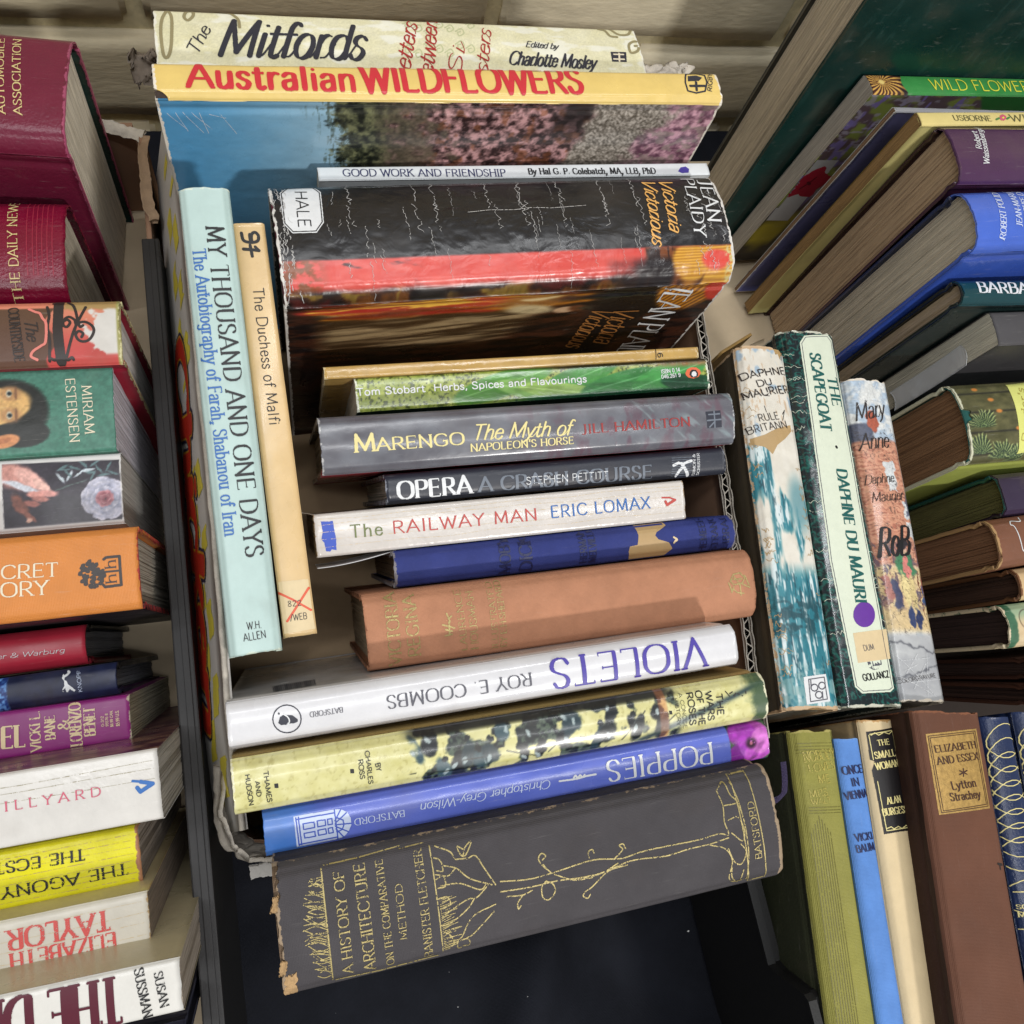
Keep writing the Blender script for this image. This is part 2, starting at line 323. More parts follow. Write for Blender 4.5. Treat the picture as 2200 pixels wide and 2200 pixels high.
def runs(M, maxr, maxc):
    """greedy rectangles covering the mask"""
    R = []; act = {}
    for j in range(M.shape[0] + 1):
        now = {}
        if j < M.shape[0] and M[j].any():
            d = np.diff(np.concatenate([[0], M[j].astype(np.int8), [0]])); s = np.where(d == 1)[0]; e = np.where(d == -1)[0]
            for a, b in zip(s, e):
                while b - a > maxc: now[(a, a + maxc)] = j; a += maxc
                now[(a, b)] = j
        for k, st in act.items():
            if k in now and j - st < maxr: now[k] = st
            else: R.append((k[0], k[1], st, j))
        act = now
    return np.array(R, float).reshape(-1, 4)
PLACE = {   # spine centre, tilt, length, thickness, width of each book (metres, radians)
 'mitfords': ((0.0971, 0.3740, 0.1930), (0.0000, -0.0000, -0.0105), 0.2645, 0.0457, 0.188),
 'wildflowers_au': ((0.1108, 0.3309, 0.2150), (0.0000, -0.0000, 0.0007), 0.2925, 0.0205, 0.210),
 'good_work': ((0.1501, 0.3097, 0.1750), (0.0175, -0.0000, 0.0001), 0.2267, 0.0083, 0.170),
 'victoria': ((0.1321, 0.2632, 0.1850), (0.0524, -0.0005, 0.0088), 0.2431, 0.0657, 0.179),
 'gold_thin': ((0.1359, 0.2100, 0.1410), (0.2269, 0.0039, -0.0167), 0.2165, 0.0065, 0.139),
 'herbs': ((0.1460, 0.1983, 0.1360), (0.2618, 0.0045, -0.0169), 0.2069, 0.0179, 0.133),
 'marengo': ((0.1348, 0.1647, 0.1479), (0.3315, 0.0085, -0.0247), 0.2295, 0.0292, 0.146),
 'opera': ((0.1478, 0.1441, 0.1340), (0.3315, 0.0075, -0.0218), 0.1947, 0.0156, 0.134),
 'railway': ((0.1134, 0.1237, 0.1340), (0.3315, 0.0074, -0.0216), 0.2019, 0.0215, 0.133),
 'moby': ((0.1454, 0.1032, 0.1280), (0.2966, 0.0065, -0.0212), 0.1931, 0.0188, 0.126),
 'regina': ((0.1337, 0.0710, 0.1380), (0.2705, 0.0060, -0.0217), 0.2082, 0.0368, 0.133),
 'violets': ((0.0868, 0.0374, 0.1580), (-0.2443, -0.0030, 3.1295), 0.2429, 0.0203, 0.155),
 'roses': ((0.0903, 0.0111, 0.1600), (0.2443, 0.0047, -0.0188), 0.2500, 0.0231, 0.157),
 'poppies': ((0.0960, -0.0093, 0.1480), (-0.2269, -0.0039, 3.1247), 0.2418, 0.0194, 0.144),
 'architecture': ((0.0899, -0.0461, 0.1600), (0.2094, 0.0027, -0.0125), 0.2255, 0.0515, 0.153),
 'thousand': ((-0.0194, 0.1741, 0.1806), (-0.0179, 0.1919, -1.5749), 0.2169, 0.0226, 0.179),
 'duchess': ((-0.0005, 0.1741, 0.1655), (-0.0162, 0.1921, -1.5660), 0.2014, 0.0151, 0.163),
 'britannia': ((0.2682, 0.1027, 0.1400), (0.0000, -0.0000, -1.7304), 0.2132, 0.0322, 0.135),
 'scapegoat': ((0.3070, 0.1055, 0.1350), (0.0000, -0.0000, -1.7201), 0.2285, 0.0392, 0.130),
 'mary_anne': ((0.3407, 0.0873, 0.1310), (0.0000, -0.0000, -1.7428), 0.1977, 0.0306, 0.126),
 'nobody': ((0.2409, -0.1060, 0.1250), (0.0000, -0.0000, -1.7327), 0.1900, 0.0266, 0.120),
 'vienna': ((0.2578, -0.1137, 0.1290), (0.0000, -0.0000, -1.7311), 0.1900, 0.0143, 0.124),
 'small_woman': ((0.2813, -0.1175, 0.1210), (0.0000, 0.0000, -1.7410), 0.2100, 0.0214, 0.116),
 'essex': ((0.3067, -0.1269, 0.1400), (0.0000, -0.0000, -1.7736), 0.2250, 0.0416, 0.135),
 'leather1': ((0.3591, -0.1245, 0.1180), (0.0000, -0.0000, -1.7561), 0.2000, 0.0200, 0.113),
 'leather2': ((0.3813, -0.1257, 0.1180), (0.0000, -0.0000, -1.7718), 0.2000, 0.0204, 0.113),
 'big_green': ((0.5176, 0.3989, 0.2600), (0.0000, -0.0000, 0.0558), 0.3400, 0.0421, 0.255),
 'wild_flowers': ((0.5126, 0.3690, 0.1805), (0.0046, 0.0697, 0.0667), 0.2600, 0.0150, 0.176),
 'blue_thin': ((0.4995, 0.3313, 0.1964), (0.0014, 0.0523, 0.0275), 0.2400, 0.0038, 0.192),
 'usborne': ((0.5075, 0.3163, 0.2090), (0.0014, 0.0349, 0.0415), 0.2500, 0.0097, 0.204),
 'purple': ((0.5180, 0.2848, 0.2150), (0.0175, 0.0001, -0.0070), 0.2500, 0.0387, 0.210),
 'polidori': ((0.5210, 0.2441, 0.2100), (0.0349, -0.0001, 0.0036), 0.2600, 0.0382, 0.204),
 'barbara': ((0.5144, 0.2100, 0.1798), (0.0523, 0.0023, -0.0445), 0.2300, 0.0161, 0.175),
 'grey_jacket': ((0.5398, 0.1904, 0.1698), (0.0523, 0.0016, -0.0310), 0.2300, 0.0222, 0.164),
 'readers': ((0.5057, 0.1440, 0.1399), (0.0523, 0.0016, -0.0301), 0.2000, 0.0521, 0.134),
 'dark_plum': ((0.5354, 0.1004, 0.1198), (0.0698, 0.0018, -0.0257), 0.2000, 0.0277, 0.114),
 'brown_torn': ((0.5117, 0.0725, 0.1200), (0.0873, -0.0001, 0.0010), 0.1900, 0.0311, 0.114),
 'cream_torn': ((0.5274, 0.0454, 0.1099), (0.1047, 0.0012, -0.0113), 0.1900, 0.0201, 0.104),
 'green_label': ((0.5095, 0.0184, 0.1075), (0.1220, 0.0058, -0.0475), 0.1900, 0.0264, 0.102),
 'dark_brown_a': ((0.5204, -0.0103, 0.0993), (0.1393, 0.0095, -0.0675), 0.1800, 0.0134, 0.094),
 'dark_brown_b': ((0.5133, -0.0264, 0.0991), (0.1566, 0.0119, -0.0750), 0.1800, 0.0132, 0.094),
 'automobile': ((-0.2067, 0.3907, 0.1600), (0.0000, -0.0000, -0.0998), 0.2500, 0.0736, 0.155),
 'daily_news': ((-0.1946, 0.3090, 0.1251), (0.0349, 0.0014, -0.0392), 0.2000, 0.0617, 0.119),
 'countryside': ((-0.1718, 0.2417, 0.1502), (0.0698, 0.0020, -0.0288), 0.2100, 0.0342, 0.144),
 'estensen': ((-0.1741, 0.2054, 0.1402), (0.1047, 0.0029, -0.0274), 0.2000, 0.0446, 0.134),
 'rose': ((-0.1742, 0.1662, 0.1323), (0.1396, 0.0040, -0.0282), 0.2000, 0.0353, 0.126),
 'secret': ((-0.1730, 0.1193, 0.1524), (0.1745, 0.0048, -0.0270), 0.2150, 0.0375, 0.146),
 'secker': ((-0.1933, 0.0961, 0.1103), (0.1832, 0.0043, -0.0232), 0.1900, 0.0188, 0.105),
 'knopf': ((-0.1834, 0.0743, 0.1221), (0.1920, 0.0018, -0.0095), 0.2000, 0.0147, 0.118),
 'steel': ((-0.1682, 0.0559, 0.1253), (0.2094, 0.0043, -0.0202), 0.1800, 0.0205, 0.121),
 'hillyard': ((-0.1712, 0.0221, 0.1652), (0.2269, 0.0029, -0.0127), 0.2200, 0.0283, 0.161),
 'agony': ((-0.1663, -0.0038, 0.1322), (-0.2356, -0.0029, 3.1294), 0.1800, 0.0240, 0.128),
 'taylor': ((-0.1624, -0.0314, 0.1421), (-0.2443, -0.0021, 3.1331), 0.1800, 0.0258, 0.138),
 'sussman': ((-0.1587, -0.0515, 0.1654), (-0.2443, -0.0064, 3.1161), 0.2000, 0.0198, 0.163),
 'navy': ((-0.1627, -0.0745, 0.1404), (0.2443, 0.0055, -0.0221), 0.2000, 0.0118, 0.138),
}
TEXT = [   # book, part, words, hand, ink, x, y, angle, width, cap height (mm), wear, face
 ('mitfords', 'title_lettering', 'The', 'script', 'ink', -112.73, -10.28, 1.149, 18.96, 6.37, 0, 'spine'),
 ('mitfords', 'title_lettering', 'Mitfords', 'brush', 'ink', -103.78, -9.61, 0.007, 72.66, 24.02, 0, 'spine'),
 ('mitfords', 'subtitle_lettering', 'Letters', 'script', 'red_ink', -8.04, -23.39, 1.302, 41.28, 8.56, 0, 'spine'),
 ('mitfords', 'subtitle_lettering', 'Between', 'script', 'red_ink', 4.58, -26.99, 1.358, 48.1, 8.58, 0, 'spine'),
 ('mitfords', 'subtitle_lettering', 'Six', 'script', 'red_ink', 20.82, -18.56, 1.26, 25.89, 7.32, 0, 'spine'),
 ('mitfords', 'subtitle_lettering', 'Sisters', 'script', 'red_ink', 33.56, -29.12, 1.33, 44.28, 7.45, 0, 'spine'),
 ('mitfords', 'editor_lettering', 'Edited by', 'script', 'ink', 61.95, 3.19, -0.05, 18.62, 4.46, 0, 'spine'),
 ('mitfords', 'editor_lettering', 'Charlotte Mosley', 'script', 'ink', 49.61, -9.23, -0.03, 50.52, 9.2, 0, 'spine'),
 ('wildflowers_au', 'title_lettering', 'Australian', 'heavy', 'scarlet', -131.38, -5.85, -0.014, 76.93, 13.97, 0, 'spine'),
 ('wildflowers_au', 'title_lettering', 'WILDFLOWERS', 'heavy', 'scarlet', -50.32, -6.68, 0.001, 114.14, 15.7, 0, 'spine'),
 ('wildflowers_au', 'publisher_lettering', 'RIGBY', 'sansb', 'ink', 139.76, -5.17, 1.275, 13.25, 2.56, 0, 'spine'),
 ('good_work', 'title_lettering', 'GOOD WORK AND FRIENDSHIP', 'serif', 'navy_ink', -100.48, -2.17, -0.015, 88.19, 4.23, 0, 'spine'),
 ('good_work', 'author_lettering', 'By Hal G. P. Colebatch, MA, LLB, PhD', 'serifb', 'black', 1.32, -2.57, -0.009, 76.81, 3.69, 0, 'spine'),
 ('victoria', 'publisher_lettering', 'HALE', 'sans', 'black', -109.08, 25.2, -1.603, 22.33, 5.85, 0, 'spine'),
 ('victoria', 'author_lettering', 'JEAN', 'roman', 'white', 112.07, 25.87, -1.671, 28.66, 7.68, 0, 'spine'),
 ('victoria', 'author_lettering', 'PLAIDY', 'roman', 'white', 102.87, 28.36, -1.671, 39.19, 6.94, 0, 'spine'),
 ('victoria', 'title_lettering', 'Victoria', 'script', 'amber', 88.71, 28.36, -1.686, 35.85, 7.73, 0, 'spine'),
 ('victoria', 'title_lettering', 'Victorious', 'script', 'amber', 78.36, 28.36, -1.695, 42.74, 7.67, 0, 'spine'),
 ('victoria', 'author_lettering', 'JEAN PLAIDY', 'thin', 'white', 84.53, -7.78, -1.612, 91.73, 17.72, 0, 'front'),
 ('victoria', 'title_lettering', 'Victoria', 'thinscript', 'bronze', 60.37, -27.95, -1.572, 42.77, 16.05, 0, 'front'),
 ('victoria', 'title_lettering', 'Victorious', 'thinscript', 'bronze', 46.9, -26.95, -1.658, 45.96, 14.53, 0, 'front'),
 ('gold_thin', 'number', '6', 'sansb', 'black', 81.67, 0.74, -1.554, 2.61, 3.0, 0, 'spine'),
 ('herbs', 'title_lettering', 'Tom Stobart  Herbs, Spices and Flavourings', 'sansb', 'white', -102.83, -0.56, -0.003, 128.9, 3.85, 0, 'spine'),
 ('herbs', 'code_lettering', 'ISBN 0 14', 'sansb', 'white', 72.87, 1.18, 0.043, 11.94, 2.27, 0, 'spine'),
 ('herbs', 'code_lettering', '046.261 9', 'sansb', 'white', 72.59, -1.79, 0.039, 12.15, 2.17, 0, 'spine'),
 ('marengo', 'title_lettering', 'M', 'serifb', 'pale_gold', -98.45, -4.14, 0.004, 10.34, 8.39, 0, 'spine'),
 ('marengo', 'title_lettering', 'ARENGO', 'serifb', 'pale_gold', -87.17, -4.17, 0.004, 44.58, 6.08, 0, 'spine'),
 ('marengo', 'subtitle_lettering', 'The Myth of', 'script', 'pale_gold', -38.36, -2.39, -0.014, 53.82, 7.9, 0, 'spine'),
 ('marengo', 'subtitle_lettering', "NAPOLEON'S HORSE", 'serifb', 'pale_gold', -38.86, -7.98, 0.003, 56.3, 3.68, 0, 'spine'),
 ('marengo', 'author_lettering', 'JILL HAMILTON', 'serifb', 'brick_red', 22.7, -2.97, 0.004, 63.62, 4.73, 0, 'spine'),
 ('opera', 'title_lettering', 'OPERA', 'didone', 'white', -91.3, -5.29, -0.003, 38.27, 8.65, 0, 'spine'),
 ('opera', 'subtitle_lettering', 'A CRASH COURSE', 'didone', 'steel_grey', -48.43, -5.27, -0.01, 99.07, 7.15, 0, 'spine'),
 ('opera', 'author_lettering', 'STEPHEN PETTITT', 'sans', 'white', -22.16, -3.67, -0.012, 46.83, 3.72, 0, 'spine'),
 ('opera', 'publisher_lettering', 'SIMON &', 'serifb', 'white', 77.64, -6.88, 1.496, 11.5, 1.58, 0, 'spine'),
 ('opera', 'publisher_lettering', 'SCHUSTER', 'serifb', 'white', 80.37, -6.88, 1.496, 11.81, 1.58, 0, 'spine'),
 ('railway', 'title_lettering', 'The', 'flare', 'olive', -83.57, -2.28, -0.016, 15.58, 6.09, 0, 'spine'),
 ('railway', 'title_lettering', 'RAILWAY MAN', 'flare', 'rust_red', -62.34, -2.38, -0.006, 76.08, 6.04, 0, 'spine'),
 ('railway', 'author_lettering', 'ERIC LOMAX', 'flare', 'mid_blue', 22.06, -2.61, 0.0, 56.99, 6.21, 0, 'spine'),
 ('moby', 'title_lettering', 'MOBY', 'serifb', 'dark_navy', -35.89, -8.88, 1.536, 18.64, 5.66, 0.12, 'spine'),
 ('moby', 'title_lettering', 'DICK', 'serifb', 'dark_navy', -24.0, -8.63, 1.549, 18.07, 6.67, 0.12, 'spine'),
 ('moby', 'title_lettering', 'HERMAN', 'serifb', 'dark_navy', 6.8, -7.65, 1.565, 17.15, 3.93, 0.12, 'spine'),
 ('moby', 'title_lettering', 'MELVILLE', 'serifb', 'dark_navy', 12.01, -7.95, 1.557, 17.64, 3.96, 0.12, 'spine'),
 ('moby', 'title_lettering', 'HEMEER', 'serifb', 'dark_navy', 77.77, -9.24, 1.57, 18.7, 3.94, 0.12, 'spine'),
 ('moby', 'title_lettering', 'STRANG', 'serifb', 'dark_navy', 84.79, -9.42, 1.566, 19.43, 3.87, 0.12, 'spine'),
 ('moby', 'title_lettering', 'LIBRAR', 'serifb', 'dark_navy', 91.7, -9.21, 1.557, 19.21, 3.9, 0.12, 'spine'),
 ('regina', 'title_lettering', 'VICTORIA', 'serif', 'gold', -88.17, -16.8, 1.562, 34.29, 5.79, 0.28, 'spine'),
 ('regina', 'title_lettering', 'REGINA', 'serif', 'gold', -78.69, -13.55, 1.585, 28.86, 5.87, 0.25, 'spine'),
 ('regina', 'author_lettering', 'LAURENCE', 'serif', 'gold', -55.7, -14.18, 1.587, 29.7, 3.31, 0.28, 'spine'),
 ('regina', 'author_lettering', 'HOUSMAN', 'serif', 'gold', -50.14, -14.27, 1.579, 28.26, 3.59, 0.28, 'spine'),
 ('regina', 'author_lettering', 'ILLUSTRATED', 'serif', 'gold', -39.88, -15.25, 1.572, 32.38, 3.03, 0.28, 'spine'),
 ('regina', 'author_lettering', 'BY E.H.SHEPARD', 'serif', 'gold', -35.49, -15.0, 1.569, 32.3, 3.13, 0.28, 'spine'),
 ('violets', 'title_lettering', 'VIOLETS', 'roman', 'violet_ink', -104.12, -5.99, -0.012, 79.34, 13.5, 0, 'spine'),
 ('violets', 'author_lettering', 'ROY E. COOMBS', 'roman', 'grey_ink', -14.14, -2.61, 0.001, 67.01, 5.69, 0, 'spine'),
 ('violets', 'publisher_lettering', 'BATSFORD', 'serif', 'grey_ink', 72.7, -0.91, -0.008, 14.05, 2.2, 0, 'spine'),
 ('roses', 'title_lettering', 'THE', 'sansb', 'black', 97.68, 5.46, -1.614, 9.68, 3.27, 0, 'spine'),
 ('roses', 'title_lettering', 'WARS', 'sansb', 'black', 92.52, 7.29, -1.598, 13.29, 3.25, 0, 'spine'),
 ('roses', 'title_lettering', 'OF THE', 'sansb', 'black', 87.47, 8.23, -1.58, 15.86, 3.22, 0, 'spine'),
 ('roses', 'title_lettering', 'ROSES', 'sansb', 'black', 82.79, 8.25, -1.59, 14.93, 3.21, 0, 'spine'),
 ('roses', 'title_lettering', 'A CONCISE', 'sans', 'black', 78.75, 8.6, -1.548, 16.37, 1.88, 0, 'spine'),
 ('roses', 'title_lettering', 'HISTORY', 'sans', 'black', 75.84, 6.73, -1.563, 12.87, 1.87, 0, 'spine'),
 ('roses', 'author_lettering', 'BY', 'sansb', 'black', -65.93, 0.78, -1.488, 3.22, 2.06, 0, 'spine'),
 ('roses', 'author_lettering', 'CHARLES', 'sansb', 'black', -69.78, 6.48, -1.55, 13.81, 1.93, 0, 'spine'),
 ('roses', 'author_lettering', 'ROSS', 'sansb', 'black', -72.98, 3.53, -1.551, 8.06, 1.99, 0, 'spine'),
 ('roses', 'publisher_lettering', 'THAMES', 'sansb', 'black', -111.96, 5.26, -1.531, 12.58, 1.95, 0, 'spine'),
 ('roses', 'publisher_lettering', 'AND', 'sansb', 'black', -115.56, 2.0, -1.534, 6.2, 1.8, 0, 'spine'),
 ('roses', 'publisher_lettering', 'HUDSON', 'sansb', 'black', -119.21, 5.24, -1.536, 12.63, 1.86, 0, 'spine'),
 ('poppies', 'title_lettering', 'POPPIES', 'roman', 'white', -89.9, -3.73, -0.008, 54.52, 9.49, 0, 'spine'),
 ('poppies', 'author_lettering', 'Christopher Grey-Wilson', 'italic', 'pale_blue', -6.81, -0.85, -0.004, 60.35, 3.58, 0, 'spine'),
 ('poppies', 'publisher_lettering', 'BATSFORD', 'serif', 'pale_blue', 61.04, 0.1, -0.007, 21.7, 2.77, 0, 'spine'),
 ('architecture', 'title_lettering', 'A HISTORY OF', 'serif', 'gold', -84.91, -20.88, 1.566, 39.69, 4.02, 0.22, 'spine'),
 ('architecture', 'title_lettering', 'ARCHITECTURE', 'serif', 'gold', -75.99, -21.74, 1.571, 41.89, 4.47, 0.22, 'spine'),
 ('architecture', 'title_lettering', 'ON THE COMPARATIVE', 'serif', 'gold', -68.51, -21.49, 1.573, 41.58, 2.97, 0.3, 'spine'),
 ('architecture', 'title_lettering', 'METHOD', 'serif', 'gold', -62.38, -12.43, 1.554, 21.97, 2.91, 0.25, 'spine'),
 ('architecture', 'author_lettering', 'BANISTER FLETCHER', 'serif', 'gold', -52.45, -22.09, 1.566, 42.79, 3.35, 0.35, 'spine'),
 ('architecture', 'publisher_lettering', 'BATSFORD', 'serif', 'gold', 101.64, -13.63, 1.575, 25.48, 3.25, 0.2, 'spine'),
 ('thousand', 'title_lettering', 'MY THOUSAND AND ONE DAYS', 'roman', 'black', -89.0, -0.79, 0.009, 153.98, 7.52, 0, 'spine'),
 ('thousand', 'subtitle_lettering', 'The Autobiography of Farah, Shabanou of Iran', 'serif', 'mid_blue', -78.22, -7.6, 0.003, 133.03, 5.56, 0, 'spine'),
 ('thousand', 'publisher_lettering', 'W.H.', 'sans', 'black', 97.22, -2.34, 1.55, 5.96, 3.24, 0, 'spine'),
 ('thousand', 'publisher_lettering', 'ALLEN', 'sans', 'black', 102.09, -4.24, 1.604, 9.32, 3.26, 0, 'spine'),
 ('duchess', 'title_lettering', 'The Duchess of Malfi', 'sans', 'black', -67.46, -1.69, -0.004, 67.46, 4.99, 0, 'spine'),
 ('duchess', 'shelf_mark', '822', 'sans', 'black', 86.4, -4.03, 1.518, 5.99, 2.53, 0, 'spine'),
 ('duchess', 'shelf_mark', '/WEB', 'sans', 'black', 93.02, -3.57, 1.546, 7.28, 2.89, 0, 'spine'),
 ('britannia', 'author_lettering', 'DAPHNE', 'sansb', 'soot', -83.56, -15.21, 1.775, 29.48, 4.48, 0.12, 'spine'),
 ('britannia', 'author_lettering', 'DU', 'sansb', 'soot', -79.02, -6.49, 1.785, 9.5, 4.05, 0.12, 'spine'),
 ('britannia', 'author_lettering', 'MAURIER', 'sansb', 'soot', -71.01, -15.21, 1.778, 30.42, 4.66, 0.12, 'spine'),
 ('britannia', 'title_lettering', 'RULE', 'sans', 'soot', -56.68, -8.46, 1.745, 12.78, 4.45, 0, 'spine'),
 ('britannia', 'title_lettering', 'BRITANN', 'sans', 'soot', -49.07, -15.21, 1.762, 24.47, 4.51, 0, 'spine'),
 ('scapegoat', 'title_lettering', 'THE', 'didone', 'sea_green', -83.13, 6.77, 0.01, 19.35, 6.81, 0, 'spine'),
 ('scapegoat', 'title_lettering', 'SCAPEGOAT', 'didone', 'sea_green', -98.29, -2.53, -0.03, 51.29, 7.09, 0, 'spine'),
 ('scapegoat', 'author_lettering', 'DAPHNE DU MAURI', 'didone', 'sea_green', -22.19, 1.38, -0.036, 79.09, 6.9, 0, 'spine'),
 ('scapegoat', 'publisher_lettering', 'GOLLANCZ', 'sansb', 'black', 100.34, -5.27, 1.686, 16.55, 3.42, 0, 'spine'),
 ('scapegoat', 'shelf_mark', 'DUM', 'sans', 'grey_ink', 84.24, -1.8, 1.681, 6.5, 3.08, 0, 'spine'),
 ('mary_anne', 'title_lettering', 'Mary', 'thinscript', 'soot', -69.35, -12.73, 1.782, 20.29, 11.57, 0, 'spine'),
 ('mary_anne', 'title_lettering', 'Anne', 'thinscript', 'soot', -50.06, -13.05, 1.708, 18.94, 10.33, 0, 'spine'),
 ('mary_anne', 'title_lettering', 'Daphne', 'thinscript', 'soot', -27.84, -13.55, 1.697, 18.63, 5.83, 0, 'spine'),
 ('mary_anne', 'title_lettering', 'Maurier', 'thinscript', 'soot', -16.56, -11.49, 1.701, 21.16, 6.13, 0, 'spine'),
 ('mary_anne', 'title_lettering', 'RoB', 'brush', 'black', 17.05, -13.21, 1.688, 19.8, 17.22, 0, 'spine'),
 ('mary_anne', 'publisher_lettering', 'COLORGRAVURE', 'sans', 'soot', 88.74, -13.52, 1.72, 23.41, 2.18, 0, 'spine'),
 ('nobody', 'title_lettering', 'NOBODY', 'serif', 'dull_gold', -78.54, -8.04, 1.67, 18.64, 4.99, 0.4, 'spine'),
 ('nobody', 'title_lettering', 'LOVES', 'serif', 'dull_gold', -73.03, -6.3, 1.692, 15.43, 4.04, 0.4, 'spine'),
 ('nobody', 'title_lettering', 'ME', 'serif', 'dull_gold', -67.4, -1.98, 1.667, 6.45, 4.12, 0.4, 'spine'),
 ('nobody', 'title_lettering', 'MRS', 'serif', 'dull_gold', -60.78, -7.77, 1.687, 9.64, 3.52, 0.4, 'spine'),
 ('nobody', 'title_lettering', 'WALT', 'serif', 'dull_gold', -57.21, -7.31, 1.67, 10.65, 2.8, 0.4, 'spine'),
 ('vienna', 'title_lettering', 'ONCE', 'serifb', 'dark_navy', -76.53, -5.71, 1.646, 11.37, 4.01, 0, 'spine'),
 ('vienna', 'title_lettering', 'IN', 'serifb', 'dark_navy', -70.65, -2.02, 1.646, 4.21, 3.73, 0, 'spine'),
 ('vienna', 'title_lettering', 'VIENNA', 'serifb', 'dark_navy', -64.15, -6.24, 1.663, 12.47, 3.67, 0, 'spine'),
 ('vienna', 'author_lettering', 'VICKI', 'serifb', 'dark_navy', -43.87, -4.58, 1.653, 9.67, 3.4, 0, 'spine'),
 ('vienna', 'author_lettering', 'BAUM', 'serifb', 'dark_navy', -38.47, -4.86, 1.668, 10.21, 3.42, 0, 'spine'),
 ('small_woman', 'title_lettering', 'THE', 'serifb', 'pale_gold', -91.01, -2.62, 1.662, 7.39, 2.91, 0, 'spine'),
 ('small_woman', 'title_lettering', 'SMALL', 'serifb', 'pale_gold', -84.23, -5.21, 1.683, 12.66, 3.4, 0, 'spine'),
 ('small_woman', 'title_lettering', 'WOMAN', 'serifb', 'pale_gold', -78.62, -5.7, 1.684, 14.33, 3.39, 0, 'spine'),
 ('small_woman', 'author_lettering', 'ALAN', 'serifb', 'pale_gold', -60.92, -2.47, 1.684, 8.55, 3.21, 0, 'spine'),
 ('small_woman', 'author_lettering', 'BURGESS', 'serifb', 'pale_gold', -55.21, -5.94, 1.664, 14.93, 3.36, 0, 'spine'),
 ('essex', 'title_lettering', 'ELIZABETH', 'serifb', 'dark_brown_ink', -90.58, -12.02, 1.688, 25.41, 3.53, 0, 'spine'),
 ('essex', 'title_lettering', 'AND ESSEX', 'serifb', 'dark_brown_ink', -84.55, -11.71, 1.696, 25.27, 3.59, 0, 'spine'),
 ('essex', 'author_lettering', 'Lytton', 'serifb', 'dark_brown_ink', -72.07, -5.72, 1.702, 14.92, 3.98, 0, 'spine'),
 ('essex', 'author_lettering', 'Strachey', 'serifb', 'dark_brown_ink', -66.53, -7.51, 1.672, 18.16, 3.87, 0, 'spine'),
 ('leather1', 'author_lettering', 'SOMERSET', 'serifb', 'pale_gold', 0.18, -9.09, 1.631, 17.04, 2.08, 0, 'spine'),
 ('leather1', 'author_lettering', 'MAUGHAM', 'serifb', 'pale_gold', 4.14, -9.09, 1.632, 18.19, 2.41, 0, 'spine'),
 ('wild_flowers', 'title_lettering', 'WILD FLOWERS', 'sans', 'lemon', -80.26, -4.24, -0.002, 95.35, 8.28, 0, 'spine'),
 ('usborne', 'publisher_lettering', 'USBORNE', 'serif', 'olive_ink', -100.12, -2.06, -0.023, 28.64, 3.76, 0, 'spine'),
 ('usborne', 'title_lettering', 'WILD FLOWERS', 'serif', 'olive_ink', -55.94, -2.81, -0.019, 78.69, 4.88, 0, 'spine'),
 ('purple', 'author_lettering', 'Robert', 'serif', 'white', -105.22, -0.55, 1.374, 13.41, 3.84, 0, 'spine'),
 ('purple', 'author_lettering', 'Waissenberger', 'serif', 'white', -103.27, -10.54, 1.357, 29.02, 3.86, 0, 'spine'),
 ('polidori', 'author_lettering', 'ROBERT POLIDORI', 'serif', 'pale_blue', -110.63, -15.46, 1.356, 37.32, 4.02, 0, 'spine'),
 ('polidori', 'author_lettering', 'JEAN-MARIE', 'serif', 'pale_blue', -98.22, -9.28, 1.374, 26.16, 3.87, 0, 'spine'),
 ('polidori', 'author_lettering', 'PEROUSE DE', 'serif', 'pale_blue', -92.17, -8.73, 1.354, 25.54, 3.85, 0, 'spine'),
 ('barbara', 'title_lettering', 'BARBARA', 'didone', 'white', -103.12, -2.29, -0.034, 50.71, 7.03, 0, 'spine'),
 ('readers', 'title_lettering', "Reader's", 'serif', 'dull_gold', -57.02, -17.8, 1.305, 37.09, 5.08, 0, 'spine'),
 ('automobile', 'title_lettering', 'AUTOMOBILE', 'serifb', 'bright_gilt', 97.34, -22.77, 1.663, 49.09, 3.56, 0.05, 'spine'),
 ('automobile', 'title_lettering', 'ASSOCIATION', 'serifb', 'bright_gilt', 105.05, -22.7, 1.661, 49.57, 3.72, 0.05, 'spine'),
 ('daily_news', 'title_lettering', 'THE DAILY NEWS', 'serif', 'bright_gilt', 78.12, -30.12, 1.606, 59.23, 4.45, 0.05, 'spine'),
 ('countryside', 'title_lettering', 'COUNTRYSIDE', 'serif', 'soot', 55.03, 12.93, -1.482, 27.54, 4.42, 0, 'spine'),
 ('countryside', 'title_lettering', 'The', 'script', 'soot', 61.83, 6.58, -1.441, 10.78, 5.4, 0, 'spine'),
 ('estensen', 'author_lettering', 'MIRIAM', 'serif', 'cream_ink', 85.84, 11.45, -1.548, 24.47, 4.15, 0, 'spine'),
 ('estensen', 'author_lettering', 'ESTENSEN', 'serif', 'cream_ink', 78.59, 15.44, -1.538, 32.21, 4.18, 0, 'spine'),
 ('secret', 'title_lettering', 'SECRET', 'serif', 'cream_ink', 41.84, 0.79, -0.047, 32.02, 5.83, 0, 'spine'),
 ('secret', 'title_lettering', 'HISTORY', 'serif', 'cream_ink', 31.4, -6.72, -0.037, 38.21, 6.06, 0, 'spine'),
 ('secret', 'publisher_lettering', 'h', 'serif', 'soot', 97.74, -6.54, 1.586, 3.9, 4.44, 0, 'spine'),
 ('secret', 'publisher_lettering', 'h', 'serif', 'soot', 97.84, -0.05, 1.574, 3.72, 4.46, 0, 'spine'),
 ('secker', 'publisher_lettering', 'Secker & Warburg', 'italic', 'white', 47.34, -1.84, -0.022, 38.14, 2.14, 0, 'spine'),
